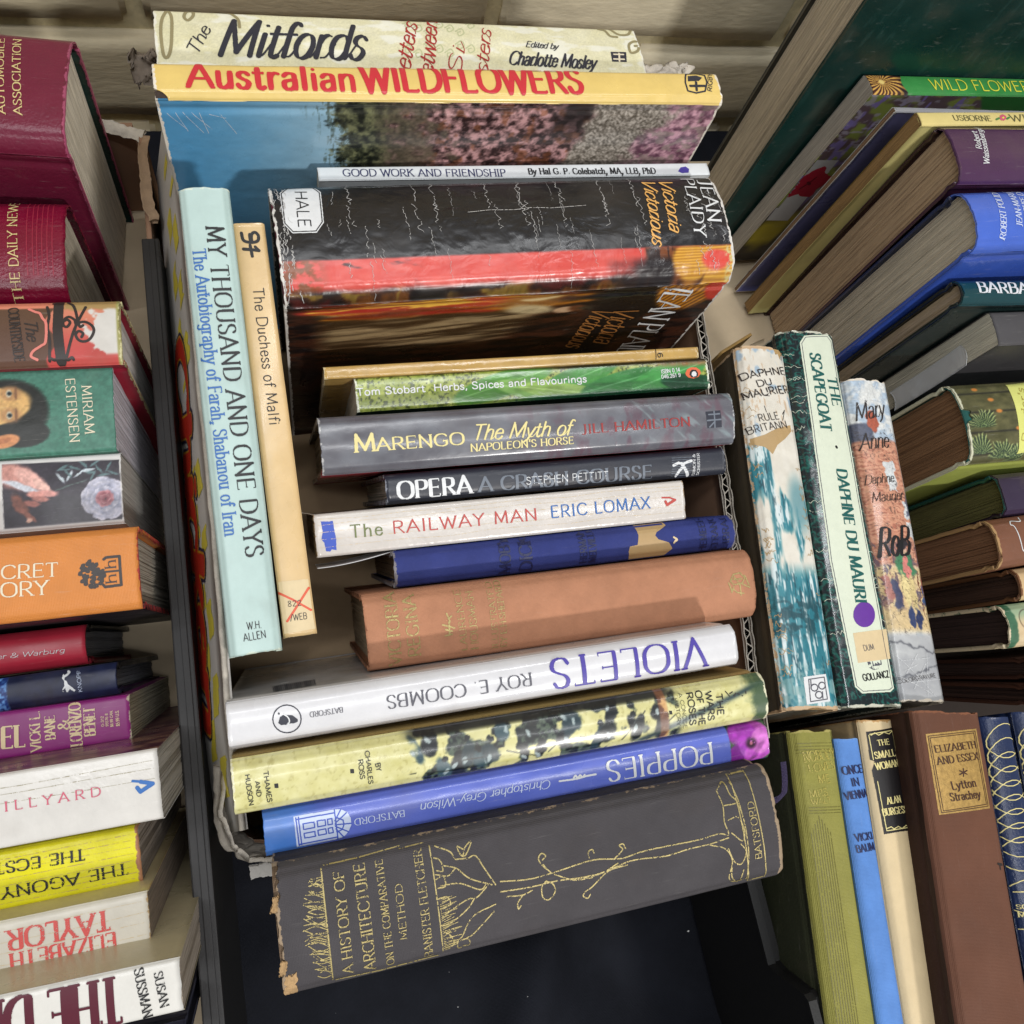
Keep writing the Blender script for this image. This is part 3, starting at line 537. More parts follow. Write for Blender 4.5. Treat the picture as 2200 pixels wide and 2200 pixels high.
 ('knopf', 'publisher_lettering', 'KNOPF', 'sans', 'pale_blue', 85.14, -3.74, 1.592, 9.26, 1.62, 0, 'spine'),
 ('steel', 'title_lettering', 'STEEL', 'tall', 'parchment', 21.83, -4.32, -0.058, 24.23, 9.26, 0, 'spine'),
 ('steel', 'author_lettering', 'VICKI L.', 'tall', 'parchment', 52.64, -8.59, 1.546, 17.05, 4.14, 0.1, 'spine'),
 ('steel', 'author_lettering', 'BANE', 'tall', 'parchment', 58.72, -4.53, 1.55, 10.15, 4.06, 0.1, 'spine'),
 ('steel', 'author_lettering', '&', 'tall', 'parchment', 64.47, -1.13, 1.563, 3.83, 4.49, 0.1, 'spine'),
 ('steel', 'author_lettering', 'LORENZO', 'tall', 'parchment', 69.24, -8.93, 1.553, 18.23, 4.7, 0.1, 'spine'),
 ('steel', 'author_lettering', 'BENET', 'tall', 'parchment', 74.96, -5.51, 1.543, 12.19, 4.51, 0.1, 'spine'),
 ('steel', 'price_lettering', '0-312', 'sansb', 'parchment', 78.74, -2.13, 1.564, 4.51, 1.08, 0, 'spine'),
 ('steel', 'price_lettering', '95576-8', 'sansb', 'parchment', 80.52, -2.42, 1.55, 5.67, 1.07, 0, 'spine'),
 ('steel', 'price_lettering', '$6.99 CAN.', 'sansb', 'parchment', 82.48, -2.86, 1.547, 7.23, 1.08, 0, 'spine'),
 ('steel', 'price_lettering', '$5.99 U.S.', 'sansb', 'parchment', 85.13, -2.96, 1.566, 6.94, 1.33, 0, 'spine'),
 ('hillyard', 'author_lettering', 'H I L L Y A R D', 'serif', 'rose_ink', 47.58, -0.1, -0.011, 39.88, 3.55, 0, 'spine'),
 ('agony', 'title_lettering', 'THE ECSTASY', 'serifb', 'black', -68.68, -6.66, -0.025, 48.05, 4.4, 0.12, 'spine'),
 ('agony', 'title_lettering', 'THE AGONY', 'serifb', 'black', -84.57, 2.42, 0.004, 47.71, 4.52, 0.12, 'spine'),
 ('taylor', 'author_lettering', 'TAYLOR', 'serifb', 'coral', -75.24, -8.91, -0.006, 36.6, 7.45, 0.08, 'spine'),
 ('taylor', 'author_lettering', 'ELIZABETH', 'serifb', 'coral', -76.75, -0.12, -0.006, 37.91, 5.82, 0.08, 'spine'),
 ('sussman', 'author_lettering', 'SUSAN', 'tall', 'black', -90.54, -6.54, 1.68, 12.96, 3.06, 0.05, 'spine'),
 ('sussman', 'author_lettering', 'SUSSMAN', 'tall', 'black', -83.73, -9.0, 1.684, 18.0, 3.27, 0.05, 'spine'),
 ('sussman', 'title_lettering', 'THE DIETER', 'tall', 'wine', -78.69, -7.9, -0.008, 73.56, 16.25, 0, 'spine'),
]
POLY = [
 ('mitfords', 'emblem', 'ink', [(112.8, 1.97), (122.48, 2.1), (121.22, -5.0), (112.22, -5.08)], 1, 'spine'),
 ('wildflowers_au', 'emblem', 'ink', [(128.26, 5.67), (133.58, 6.36), (136.7, 4.67), (133.97, 2.28), (127.23, 1.93)], 1, 'spine'),
 ('good_work', 'emblem', 'violet_ink', [(92.76, -1.94), (95.1, 0.73), (98.51, 1.28), (100.22, -0.52), (99.37, -2.87), (95.15, -3.16)], 1, 'spine'),
 ('victoria', 'title_panel', 'white', [(-112.24, 29.11), (-99.94, 28.75), (-96.5, 24.13), (-97.63, 4.53), (-101.74, -1.05), (-113.14, -0.67), (-116.76, 4.56), (-116.31, 24.27)], 1, 'spine'),
 ('herbs', 'emblem', 'orange', [(88.23, 0.49), (89.63, 2.82), (92.4, 3.87), (95.65, 3.58), (97.84, 1.95), (98.26, 0.11), (96.57, -1.81), (93.13, -2.92), (89.95, -2.12), (88.5, -0.73)], 1, 'spine'),
 ('herbs', 'emblem_figure', 'black', [(90.72, -0.46), (91.29, 1.31), (92.75, 2.44), (95.23, 2.09), (96.33, 0.52), (96.32, -1.19), (94.85, -2.31), (91.81, -2.13)], 2, 'spine'),
 ('herbs', 'emblem_figure', 'white', [(92.0, -0.74), (92.42, 0.75), (93.6, 1.38), (94.87, 1.11), (95.37, -0.13), (94.96, -1.51), (92.95, -1.8)], 3, 'spine'),
 ('marengo', 'emblem', 'ink', [(96.87, 4.39), (106.17, 4.59), (106.39, -4.76), (97.3, -4.84)], 1, 'spine'),
 ('railway', 'ink_patch', 'cobalt', [(-97.31, 7.11), (-93.22, 6.71), (-91.43, 6.93), (-91.15, 1.8), (-90.68, -2.18), (-91.06, -7.88), (-93.3, -7.17), (-94.01, -8.19), (-96.13, -7.89), (-96.64, -3.52), (-97.85, -1.83), (-96.88, 1.98)], 1, 'spine'),
 ('moby', 'worn_patch', 'tan', [(36.86, 9.26), (43.01, 10.51), (54.08, 9.89), (55.34, 7.42), (48.39, 4.37), (47.19, 2.63), (48.77, 0.41), (54.82, -1.9), (56.98, -5.41), (53.04, -8.74), (44.92, -8.79), (31.89, -8.76), (30.87, -4.49), (31.66, -1.79), (36.19, -1.35), (37.44, 3.63)], 1, 'spine'),
 ('violets', 'emblem', 'ink', [(100.4, 1.45), (99.35, -1.07), (97.63, -1.8), (96.08, -0.87), (96.0, 1.52), (97.11, 2.68), (99.39, 2.43)], 1, 'spine'),
 ('violets', 'emblem', 'ink', [(97.33, -1.55), (94.09, -0.88), (92.18, 1.14), (92.3, 2.27), (93.79, 2.56), (96.43, 2.46), (95.44, 0.59)], 1, 'spine'),
 ('violets', 'emblem', 'ink', [(100.25, -2.57), (99.8, -3.04), (99.31, -2.69), (99.38, -2.09), (99.97, -2.05)], 1, 'spine'),
 ('roses', 'mark', 'black', [(72.49, 1.59), (73.96, 1.36), (73.92, -0.34), (72.44, -0.11)], 1, 'spine'),
 ('roses', 'mark', 'black', [(-108.05, -0.25), (-106.47, -0.4), (-106.51, -2.22), (-108.03, -2.08)], 1, 'spine'),
 ('roses', 'mark', 'black', [(-76.66, 0.29), (-75.07, 0.15), (-75.13, -1.65), (-76.71, -1.5)], 1, 'spine'),
 ('poppies', 'emblem', 'pale_blue', [(108.03, -5.64), (90.84, -5.47), (88.2, -5.11), (85.68, -3.5), (84.4, -0.91), (84.45, 2.1), (85.89, 4.84), (88.11, 6.75), (90.52, 7.28), (107.84, 7.39)], 1, 'spine'),
 ('duchess', 'shelf_sticker', 'parchment', [(74.45, -6.82), (74.9, 6.63), (89.62, 6.58), (98.34, 7.13), (98.41, -7.04), (85.93, -7.15)], 1, 'spine'),
 ('britannia', 'publisher_sticker', 'white', [(89.68, -4.39), (88.06, 9.29), (102.22, 9.48), (103.81, -4.67)], 1, 'spine'),
 ('britannia', 'torn_patch', 'tan', [(-47.03, -18.68), (-46.44, -13.38), (-48.36, -6.67), (-52.76, 2.03), (-55.93, 11.44), (-52.01, 11.49), (-46.51, 6.05), (-42.33, 0.47), (-36.39, -3.25), (-40.64, -7.14), (-42.83, -13.89), (-41.94, -18.48)], 1, 'spine'),
 ('scapegoat', 'title_panel', 'pale_mint', [(-110.35, -3.94), (-112.84, 13.21), (-109.29, 16.12), (20.59, 13.61), (104.42, 13.17), (106.33, 10.24), (106.83, -7.31), (103.19, -10.55), (33.1, -12.32), (-105.48, -7.58)], 1, 'spine'),
 ('scapegoat', 'round_sticker', 'purple_sticker', [(64.16, 9.42), (66.01, 8.8), (67.73, 7.75), (69.2, 6.35), (70.32, 4.69), (71.02, 2.89), (71.26, 1.06), (71.01, -0.67), (70.29, -2.18), (69.16, -3.38), (67.69, -4.18), (65.97, -4.53), (64.13, -4.4), (62.28, -3.81), (60.56, -2.78), (59.07, -1.39), (57.92, 0.27), (57.2, 2.08), (56.95, 3.93), (57.2, 5.68), (57.92, 7.21), (59.07, 8.42), (60.56, 9.22), (62.3, 9.56)], 3, 'spine'),
 ('scapegoat', 'shelf_sticker', 'parchment', [(74.4, -6.41), (71.91, 15.79), (88.47, 14.44), (90.64, -6.58)], 2, 'spine'),
 ('scapegoat', 'emblem', 'grey_ink', [(90.16, -1.1), (89.28, 7.91), (91.4, 7.85), (94.13, 5.01), (94.64, 1.76), (93.16, -0.83)], 1, 'spine'),
 ('small_woman', 'title_panel', 'ink_black', [(-98.43, -7.81), (-99.41, 0.95), (-100.78, 9.86), (-92.1, 9.75), (-85.45, 8.0), (-78.82, 8.93), (-47.53, 9.62), (-47.07, 1.37), (-46.09, -6.91), (-68.0, -7.45), (-78.19, -7.97), (-82.83, -5.8), (-83.81, -8.04)], 1, 'spine'),
 ('essex', 'title_panel', 'gold_leaf', [(-100.11, -15.75), (-103.66, 15.8), (-63.21, 15.81), (-59.79, -15.15)], 1, 'spine'),
 ('usborne', 'emblem', 'rose_ink', [(-64.27, -0.23), (-62.58, 1.79), (-59.92, 2.55), (-58.29, 1.27), (-58.79, -0.77), (-61.69, -2.27), (-63.96, -2.01)], 1, 'spine'),
 ('usborne', 'emblem', 'lemon', [(-62.27, -0.24), (-60.75, 0.64), (-60.13, -0.25), (-61.59, -1.01)], 2, 'spine'),
 ('readers', 'title_panel', 'lemon_card', [(-57.95, 22.45), (-39.8, 23.6), (-56.85, -22.61), (-64.69, -23.22), (-60.89, 0.65)], 1, 'spine'),
 ('knopf', 'emblem', 'white', [(77.55, 5.35), (78.37, 4.23), (78.07, 2.64), (79.09, 1.82), (79.47, 0.45), (80.71, -0.73), (82.38, -2.64), (81.73, -3.19), (80.03, -1.74), (79.02, -3.08), (78.45, -2.66), (78.28, -1.0), (77.01, -1.91), (77.81, -3.22), (77.09, -2.44), (77.04, -1.46), (78.06, 0.02), (77.93, 2.33), (77.11, 3.45)], 1, 'spine'),
 ('wild_flowers', 'cover_panel', 'white', [(-134.45, -58.89), (-110.49, -59.71), (-107.96, -125.57), (-131.48, -123.75)], 1, 'front'),
 ('wild_flowers', 'cover_flower', 'poppy_red', [(-100.03, -78.51), (-101.6, -81.8), (-104.3, -84.35), (-105.08, -86.6), (-106.7, -88.41), (-107.3, -90.65), (-105.9, -95.1), (-107.35, -98.2), (-111.38, -97.8), (-114.69, -97.46), (-117.69, -96.56), (-120.19, -94.42), (-122.79, -95.38), (-126.78, -97.77), (-129.92, -96.63), (-131.83, -93.99), (-133.49, -91.48), (-132.51, -87.98), (-131.15, -85.27), (-133.84, -83.45), (-136.57, -80.85), (-136.47, -78.07), (-136.22, -75.15), (-134.15, -73.02), (-129.5, -73.42), (-126.78, -73.19), (-125.85, -70.51), (-123.84, -68.66), (-121.28, -67.14), (-118.17, -65.32), (-115.2, -67.19), (-113.76, -71.27), (-111.92, -72.86), (-109.45, -73.72), (-107.4, -75.28), (-103.5, -76.34)], 2, 'front'),
]
LINE = [
 ('mitfords', 'emblem_mark', 'cream_ink', 1.0, [(114.47, 0.18), (120.23, 0.15)], 0, 2, 'spine'),
 ('mitfords', 'emblem_mark', 'cream_ink', 1.0, [(113.67, -3.31), (119.94, -3.32)], 0, 2, 'spine'),
 ('mitfords', 'emblem_mark', 'cream_ink', 1.0, [(117.79, 0.93), (116.74, -4.92)], 0, 2, 'spine'),
 ('mitfords', 'flourish', 'taupe', 1.6, [(-124.99, 24.93), (-125.67, 20.41), (-128.08, 13.61), (-129.05, 3.68), (-128.62, -9.27), (-126.73, -10.81), (-124.78, -4.81), (-123.58, 8.33), (-123.51, 16.07), (-124.86, 20.46)], 1, 2, 'spine'),
 ('mitfords', 'flourish', 'taupe', 1.6, [(-131.57, 22.86), (-122.15, 24.88), (-114.16, 22.2), (-112.82, 17.78), (-115.55, 13.72), (-117.4, 16.41), (-115.02, 21.58), (-109.12, 23.62), (-97.61, 22.02), (-91.35, 16.7), (-90.66, 9.97)], 1, 2, 'spine'),
 ('mitfords', 'flourish', 'taupe', 1.6, [(109.83, 20.21), (113.52, 18.88), (115.69, 14.57), (119.75, 13.88)], 1, 2, 'spine'),
 ('mitfords', 'flourish', 'taupe', 1.6, [(117.07, 20.57), (121.33, 16.1), (127.24, 16.38), (130.48, 20.99)], 1, 2, 'spine'),
 ('mitfords', 'flourish', 'taupe', 1.6, [(132.49, 7.14), (130.72, 10.84), (125.81, 8.11), (125.37, 1.85), (129.96, 3.28), (131.41, 7.1), (129.26, 7.01)], 1, 2, 'spine'),
 ('mitfords', 'pattern_scroll', 'sage', 0.7, [(-4.8, 17.8), (-1.26, 20.42), (-0.2, 16.83), (-3.05, 14.66), (-3.64, 17.05), (-1.94, 17.95)], 1, 1, 'spine'),
 ('mitfords', 'pattern_scroll', 'sage', 0.7, [(0.57, 15.11), (4.13, 17.72), (5.18, 14.12), (2.31, 11.97), (1.72, 14.36), (3.44, 15.25)], 1, 1, 'spine'),
 ('mitfords', 'pattern_scroll', 'sage', 0.7, [(5.94, 12.4), (9.53, 15.01), (10.57, 11.41), (7.69, 9.26), (7.1, 11.65), (8.83, 12.54)], 1, 1, 'spine'),
 ('mitfords', 'pattern_scroll', 'sage', 0.7, [(12.75, 18.71), (16.39, 21.36), (17.42, 17.73), (14.5, 15.54), (13.91, 17.96), (15.67, 18.86)], 1, 1, 'spine'),
 ('mitfords', 'pattern_scroll', 'sage', 0.7, [(18.19, 15.99), (21.85, 18.63), (22.88, 15.0), (19.94, 12.82), (19.36, 15.23), (21.12, 16.14)], 1, 1, 'spine'),
 ('mitfords', 'pattern_scroll', 'sage', 0.7, [(23.64, 13.26), (27.33, 15.89), (28.35, 12.26), (25.39, 10.09), (24.82, 12.5), (26.59, 13.4)], 1, 1, 'spine'),
 ('mitfords', 'pattern_scroll', 'sage', 0.7, [(30.66, 19.64), (34.4, 22.32), (35.41, 18.65), (32.41, 16.44), (31.84, 18.88), (33.64, 19.8)], 1, 1, 'spine'),
 ('mitfords', 'pattern_scroll', 'sage', 0.7, [(-7.44, -0.51), (-3.96, 2.0), (-2.91, -1.51), (-5.71, -3.59), (-6.31, -1.26), (-4.62, -0.4)], 1, 1, 'spine'),
 ('mitfords', 'pattern_scroll', 'sage', 0.7, [(-2.15, -3.2), (1.36, -0.69), (2.39, -4.2), (-0.43, -6.28), (-1.01, -3.94), (0.68, -3.09)], 1, 1, 'spine'),
 ('mitfords', 'pattern_scroll', 'sage', 0.7, [(4.49, 2.9), (8.05, 5.45), (9.09, 1.9), (6.23, -0.21), (5.64, 2.16), (7.36, 3.03)], 1, 1, 'spine'),
 ('mitfords', 'pattern_scroll', 'sage', 0.7, [(9.85, 0.2), (13.43, 2.74), (14.45, -0.81), (11.58, -2.91), (11.0, -0.55), (12.72, 0.32)], 1, 1, 'spine'),
 ('mitfords', 'pattern_scroll', 'sage', 0.7, [(15.21, -2.51), (18.82, 0.03), (19.84, -3.52), (16.94, -5.62), (16.37, -3.26), (18.1, -2.4)], 1, 1, 'spine'),
 ('mitfords', 'pattern_scroll', 'sage', 0.7, [(22.06, 3.66), (25.72, 6.24), (26.73, 2.65), (23.79, 0.51), (23.22, 2.9), (24.98, 3.78)], 1, 1, 'spine'),
 ('mitfords', 'pattern_scroll', 'sage', 0.7, [(27.49, 0.93), (31.17, 3.5), (32.18, -0.09), (29.22, -2.22), (28.66, 0.17), (30.43, 1.05)], 1, 1, 'spine'),
 ('wildflowers_au', 'emblem', 'ink', 0.9, [(126.4, 4.47), (127.72, 7.41), (134.01, 7.89), (138.76, 6.47), (138.5, 1.2), (135.8, -4.65), (130.14, -5.88), (125.43, -4.56), (125.43, 0.98), (126.4, 4.47)], 0, 2, 'spine'),
 ('wildflowers_au', 'emblem', 'ink', 1.6, [(127.86, -1.3), (136.38, -1.16)], 0, 2, 'spine'),
 ('wildflowers_au', 'emblem', 'ink', 1.4, [(131.96, 1.32), (130.83, -4.14)], 0, 2, 'spine'),
 ('victoria', 'panel_border', 'black', 0.5, [(-112.06, 28.27), (-100.26, 27.92), (-97.27, 23.65), (-98.35, 4.89), (-101.97, -0.15), (-112.76, 0.11), (-116.04, 4.85), (-115.61, 23.75), (-112.06, 28.27)], 0, 2, 'spine'),
 ('gold_thin', 'rule', 'black', 0.5, [(81.01, 3.49), (80.4, -2.79)], 0, 2, 'spine'),
 ('marengo', 'emblem_mark', 'steel_grey', 0.8, [(97.47, -0.58), (105.93, -0.44)], 0, 2, 'spine'),
 ('marengo', 'emblem_mark', 'steel_grey', 0.8, [(102.13, 4.36), (101.95, -4.67)], 0, 2, 'spine'),
 ('marengo', 'emblem_mark', 'steel_grey', 0.8, [(98.61, 2.67), (105.37, 2.74)], 0, 2, 'spine'),
 ('marengo', 'emblem_mark', 'steel_grey', 0.8, [(98.72, -4.27), (101.57, -1.79)], 0, 2, 'spine'),
 ('opera', 'emblem_mark', 'steel_grey', 0.28, [(63.98, 3.73), (76.53, 3.33)], 0, 2, 'spine'),
 ('opera', 'emblem_mark', 'steel_grey', 0.28, [(63.87, 2.5), (75.58, 2.15)], 0, 2, 'spine'),
 ('opera', 'emblem_mark', 'steel_grey', 0.28, [(63.75, 1.26), (74.63, 0.98)], 0, 2, 'spine'),
 ('opera', 'emblem_mark', 'steel_grey', 0.28, [(63.64, 0.03), (76.19, -0.39)], 0, 2, 'spine'),
 ('opera', 'emblem_mark', 'steel_grey', 0.28, [(63.52, -1.2), (75.23, -1.56)], 0, 2, 'spine'),
 ('opera', 'emblem_mark', 'steel_grey', 0.28, [(63.41, -2.43), (74.28, -2.73)], 0, 2, 'spine'),
 ('opera', 'emblem_mark', 'steel_grey', 0.28, [(63.29, -3.66), (75.84, -4.11)], 0, 2, 'spine'),
 ('opera', 'emblem_mark', 'steel_grey', 0.28, [(63.18, -4.89), (74.88, -5.28)], 0, 2, 'spine'),
 ('opera', 'emblem_mark', 'steel_grey', 0.28, [(63.06, -6.12), (73.93, -6.45)], 0, 2, 'spine'),
 ('opera', 'emblem_figure', 'white', 1.5, [(64.64, -0.43), (67.88, 0.75), (70.41, -0.22), (73.13, 0.81), (75.81, 1.27)], 0, 2, 'spine'),
 ('opera', 'emblem_figure', 'white', 1.8, [(69.6, 0.13), (71.26, -2.39), (73.51, -6.41)], 0, 2, 'spine'),
 ('opera', 'emblem_figure', 'white', 1.6, [(70.26, -1.83), (68.0, -3.57), (66.18, -6.28)], 0, 2, 'spine'),
 ('railway', 'publisher_mark', 'rust_red', 0.9, [(87.14, 2.37), (91.7, 1.96), (94.95, 0.44)], 0, 2, 'spine'),
 ('railway', 'publisher_mark', 'rust_red', 1.5, [(94.74, 0.46), (89.8, -1.91), (88.96, 0.05)], 0, 2, 'spine'),
 ('moby', 'worn_patch', 'parchment', 1.0, [(57.96, 0.59), (59.57, -0.52), (57.83, -2.41), (59.83, -1.02)], 0, 2, 'spine'),
 ('regina', 'emblem', 'gold', 0.8, [(-66.39, -5.64), (-62.83, -5.34)], 0, 2, 'spine'),
 ('regina', 'emblem', 'gold', 0.8, [(-63.73, 0.95), (-64.03, -5.56)], 0, 2, 'spine'),
 ('regina', 'emblem', 'gold', 0.8, [(-66.98, -0.17), (-61.34, -2.44)], 0, 2, 'spine'),
 ('regina', 'emblem', 'gold', 0.8, [(-64.49, 4.9), (-63.35, 0.9)], 0, 2, 'spine'),
 ('regina', 'emblem', 'gold', 0.8, [(-63.57, 2.47), (-62.29, 3.47)], 0, 2, 'spine'),
 ('regina', 'emblem', 'gold', 0.8, [(-65.68, -2.65), (-62.67, -3.81)], 0, 2, 'spine'),
 ('regina', 'emblem', 'gold', 0.7, [(89.16, 2.84), (91.62, 6.21), (95.75, 6.65), (97.91, 3.66), (96.06, 1.13), (90.93, 0.81), (89.16, 2.84)], 0, 2, 'spine'),
 ('regina', 'emblem', 'gold', 0.7, [(90.27, 3.63), (95.84, 3.44)], 0, 2, 'spine'),
 ('regina', 'emblem', 'gold', 0.7, [(91.5, 5.31), (94.49, 0.85)], 0, 2, 'spine'),
 ('regina', 'emblem', 'gold', 0.7, [(98.09, 5.01), (100.3, -1.66), (96.0, 0.68)], 0, 2, 'spine'),
 ('regina', 'emblem', 'gold', 0.7, [(89.7, -0.86), (92.41, -3.46), (96.36, -4.39)], 0, 2, 'spine'),
 ('regina', 'emblem', 'gold', 0.7, [(94.55, 1.3), (94.74, -5.11)], 0, 2, 'spine'),
 ('regina', 'emblem', 'gold', 0.7, [(90.87, 0.37), (89.41, -3.11)], 0, 2, 'spine'),
 ('regina', 'emblem', 'gold', 0.7, [(88.05, 2.06), (89.47, -2.66)], 0, 2, 'spine'),
 ('violets', 'emblem', 'ink', 0.5, [(90.74, 1.31), (91.1, 2.8), (91.83, 4.11), (92.9, 5.17), (94.21, 5.89), (95.68, 6.24), (97.21, 6.18), (98.7, 5.72), (100.04, 4.9), (101.14, 3.77), (101.94, 2.41), (102.37, 0.9), (102.41, -0.64), (102.06, -2.11), (101.34, -3.43), (100.29, -4.48), (98.99, -5.22), (97.52, -5.57), (95.99, -5.53), (94.49, -5.08), (93.14, -4.26), (92.02, -3.13), (91.21, -1.76), (90.78, -0.24), (90.74, 1.31)], 0, 2, 'spine'),
 ('violets', 'emblem', 'white', 0.5, [(96.47, 2.92), (95.64, 1.24), (96.24, -0.56), (97.63, -1.8)], 1, 3, 'spine'),
 ('violets', 'barcode', 'ink', 0.35, [(102.43, -35.96), (101.2, -12.99)], 0, 2, 'front'),
 ('violets', 'barcode', 'ink', 0.55, [(101.54, -36.09), (100.35, -13.09)], 0, 2, 'front'),
 ('violets', 'barcode', 'ink', 0.75, [(100.64, -36.22), (99.5, -13.2)], 0, 2, 'front'),
 ('violets', 'barcode', 'ink', 0.44999999999999996, [(99.74, -36.35), (98.65, -13.3)], 0, 2, 'front'),
 ('violets', 'barcode', 'ink', 0.6499999999999999, [(98.84, -36.48), (97.8, -13.4)], 0, 2, 'front'),
 ('violets', 'barcode', 'ink', 0.35, [(97.94, -36.6), (96.95, -13.5)], 0, 2, 'front'),
 ('violets', 'barcode', 'ink', 0.55, [(97.04, -36.73), (96.09, -13.61)], 0, 2, 'front'),
 ('violets', 'barcode', 'ink', 0.75, [(96.13, -36.86), (95.24, -13.71)], 0, 2, 'front'),
 ('violets', 'barcode', 'ink', 0.44999999999999996, [(95.23, -36.99), (94.38, -13.81)], 0, 2, 'front'),
 ('violets', 'barcode', 'ink', 0.6499999999999999, [(94.32, -37.12), (93.52, -13.91)], 0, 2, 'front'),
 ('violets', 'barcode', 'ink', 0.35, [(93.41, -37.25), (92.66, -14.02)], 0, 2, 'front'),
 ('violets', 'barcode', 'ink', 0.55, [(92.5, -37.38), (91.8, -14.12)], 0, 2, 'front'),
 ('violets', 'barcode', 'ink', 0.75, [(91.58, -37.51), (90.94, -14.22)], 0, 2, 'front'),
 ('violets', 'barcode', 'ink', 0.44999999999999996, [(90.67, -37.64), (90.07, -14.33)], 0, 2, 'front'),
 ('violets', 'barcode', 'ink', 0.6499999999999999, [(89.75, -37.77), (89.21, -14.43)], 0, 2, 'front'),
 ('violets', 'barcode', 'ink', 0.35, [(88.83, -37.9), (88.34, -14.54)], 0, 2, 'front'),
 ('violets', 'barcode', 'ink', 0.55, [(87.92, -38.04), (87.47, -14.64)], 0, 2, 'front'),
 ('violets', 'barcode', 'ink', 0.75, [(86.99, -38.17), (86.6, -14.74)], 0, 2, 'front'),
 ('violets', 'barcode', 'ink', 0.44999999999999996, [(86.07, -38.3), (85.73, -14.85)], 0, 2, 'front'),
 ('violets', 'barcode', 'ink', 0.6499999999999999, [(85.15, -38.43), (84.85, -14.95)], 0, 2, 'front'),
 ('violets', 'barcode', 'ink', 0.35, [(84.22, -38.56), (83.98, -15.06)], 0, 2, 'front'),
 ('violets', 'barcode', 'ink', 0.55, [(83.29, -38.7), (83.1, -15.16)], 0, 2, 'front'),
 ('roses', 'mark', 'soot', 0.5, [(103.11, 5.94), (104.71, 3.51)], 0, 2, 'spine'),
 ('roses', 'mark', 'soot', 0.5, [(105.06, 4.59), (106.72, 5.22)], 0, 2, 'spine'),
 ('roses', 'mark', 'soot', 0.5, [(107.03, 3.25), (108.37, 4.35)], 0, 2, 'spine'),
 ('roses', 'mark', 'soot', 0.5, [(109.31, 4.04), (110.01, 3.49)], 0, 2, 'spine'),
 ('roses', 'mark', 'soot', 0.5, [(111.28, 2.68), (111.66, 2.62)], 0, 2, 'spine'),
 ('roses', 'mark', 'soot', 0.5, [(113.57, 3.48), (113.7, 4.34)], 0, 2, 'spine'),
 ('poppies', 'emblem_line', 'royal_blue', 0.55, [(107.13, -4.88), (106.86, 6.72)], 0, 2, 'spine'),
 ('poppies', 'emblem_line', 'royal_blue', 0.55, [(106.06, -5.01), (105.8, 6.6)], 0, 2, 'spine'),
 ('poppies', 'emblem_line', 'royal_blue', 0.55, [(107.19, -4.23), (90.98, -4.16)], 0, 2, 'spine'),
 ('poppies', 'emblem_line', 'royal_blue', 0.55, [(106.93, 6.18), (90.74, 6.24)], 0, 2, 'spine'),
 ('poppies', 'emblem_line', 'royal_blue', 0.55, [(90.86, -5.34), (90.65, 7.26)], 0, 2, 'spine'),
 ('poppies', 'emblem_line', 'royal_blue', 0.55, [(104.46, -2.05), (99.86, -1.97), (99.76, 0.3), (104.36, 0.21), (104.46, -2.05)], 0, 2, 'spine'),
 ('poppies', 'emblem_line', 'royal_blue', 0.55, [(98.52, -2.12), (95.2, -2.08), (95.12, 0.26), (98.44, 0.29), (98.52, -2.12)], 0, 2, 'spine'),
 ('poppies', 'emblem_line', 'royal_blue', 0.55, [(94.2, -2.09), (92.34, -2.07), (92.25, 0.28), (94.12, 0.32), (94.2, -2.09)], 0, 2, 'spine'),
 ('poppies', 'emblem_line', 'royal_blue', 0.55, [(104.41, 1.93), (99.92, 1.87), (99.81, 4.01), (104.28, 3.93), (104.41, 1.93)], 0, 2, 'spine'),
 ('poppies', 'emblem_line', 'royal_blue', 0.55, [(98.58, 1.73), (95.27, 1.7), (95.16, 3.92), (98.48, 3.94), (98.58, 1.73)], 0, 2, 'spine'),
 ('poppies', 'emblem_line', 'royal_blue', 0.55, [(94.27, 1.76), (92.4, 1.72), (92.3, 3.94), (94.17, 3.91), (94.27, 1.76)], 0, 2, 'spine'),
 ('poppies', 'emblem_line', 'royal_blue', 0.55, [(91.17, 0.82), (84.38, 1.45)], 0, 2, 'spine'),
 ('poppies', 'emblem_line', 'royal_blue', 0.55, [(91.1, 0.16), (86.04, -3.23)], 0, 2, 'spine'),
 ('poppies', 'emblem_line', 'royal_blue', 0.55, [(91.11, 1.5), (85.89, 4.84)], 0, 2, 'spine'),
 ('poppies', 'emblem_line', 'royal_blue', 0.55, [(91.13, -0.84), (88.21, -4.98)], 0, 2, 'spine'),
 ('poppies', 'emblem_line', 'royal_blue', 0.55, [(91.02, 2.52), (88.11, 6.75)], 0, 2, 'spine'),
 ('poppies', 'emblem_line', 'royal_blue', 0.55, [(90.21, -2.0), (87.68, -0.52), (87.56, 1.51), (88.42, 3.35), (90.5, 3.95)], 0, 2, 'spine'),
 ('poppies', 'ornament', 'white', 0.8, [(-10.95, 0.55), (-15.18, 0.81), (-19.63, 1.02), (-24.18, 0.58), (-28.89, 0.58)], 0, 2, 'spine'),
 ('poppies', 'ornament', 'white', 0.9, [(-17.93, 0.3), (-18.94, -0.52), (-19.86, 0.65), (-21.15, -0.29), (-22.18, 0.72), (-23.37, -0.07)], 1, 2, 'spine'),
 ('architecture', 'gilt_rule', 'gold', 0.5, [(92.96, 24.56), (101.99, 24.72)], 0, 2, 'spine'),
 ('architecture', 'gilt_rule', 'gold', 0.55, [(101.93, 24.37), (103.81, -23.14)], 0, 2, 'spine'),
 ('architecture', 'gilt_rule', 'gold', 0.5, [(92.96, 24.56), (94.79, -23.35)], 0, 2, 'spine'),
 ('architecture', 'gilt_rule', 'gold', 0.5, [(94.79, -23.35), (103.81, -23.14)], 0, 2, 'spine'),
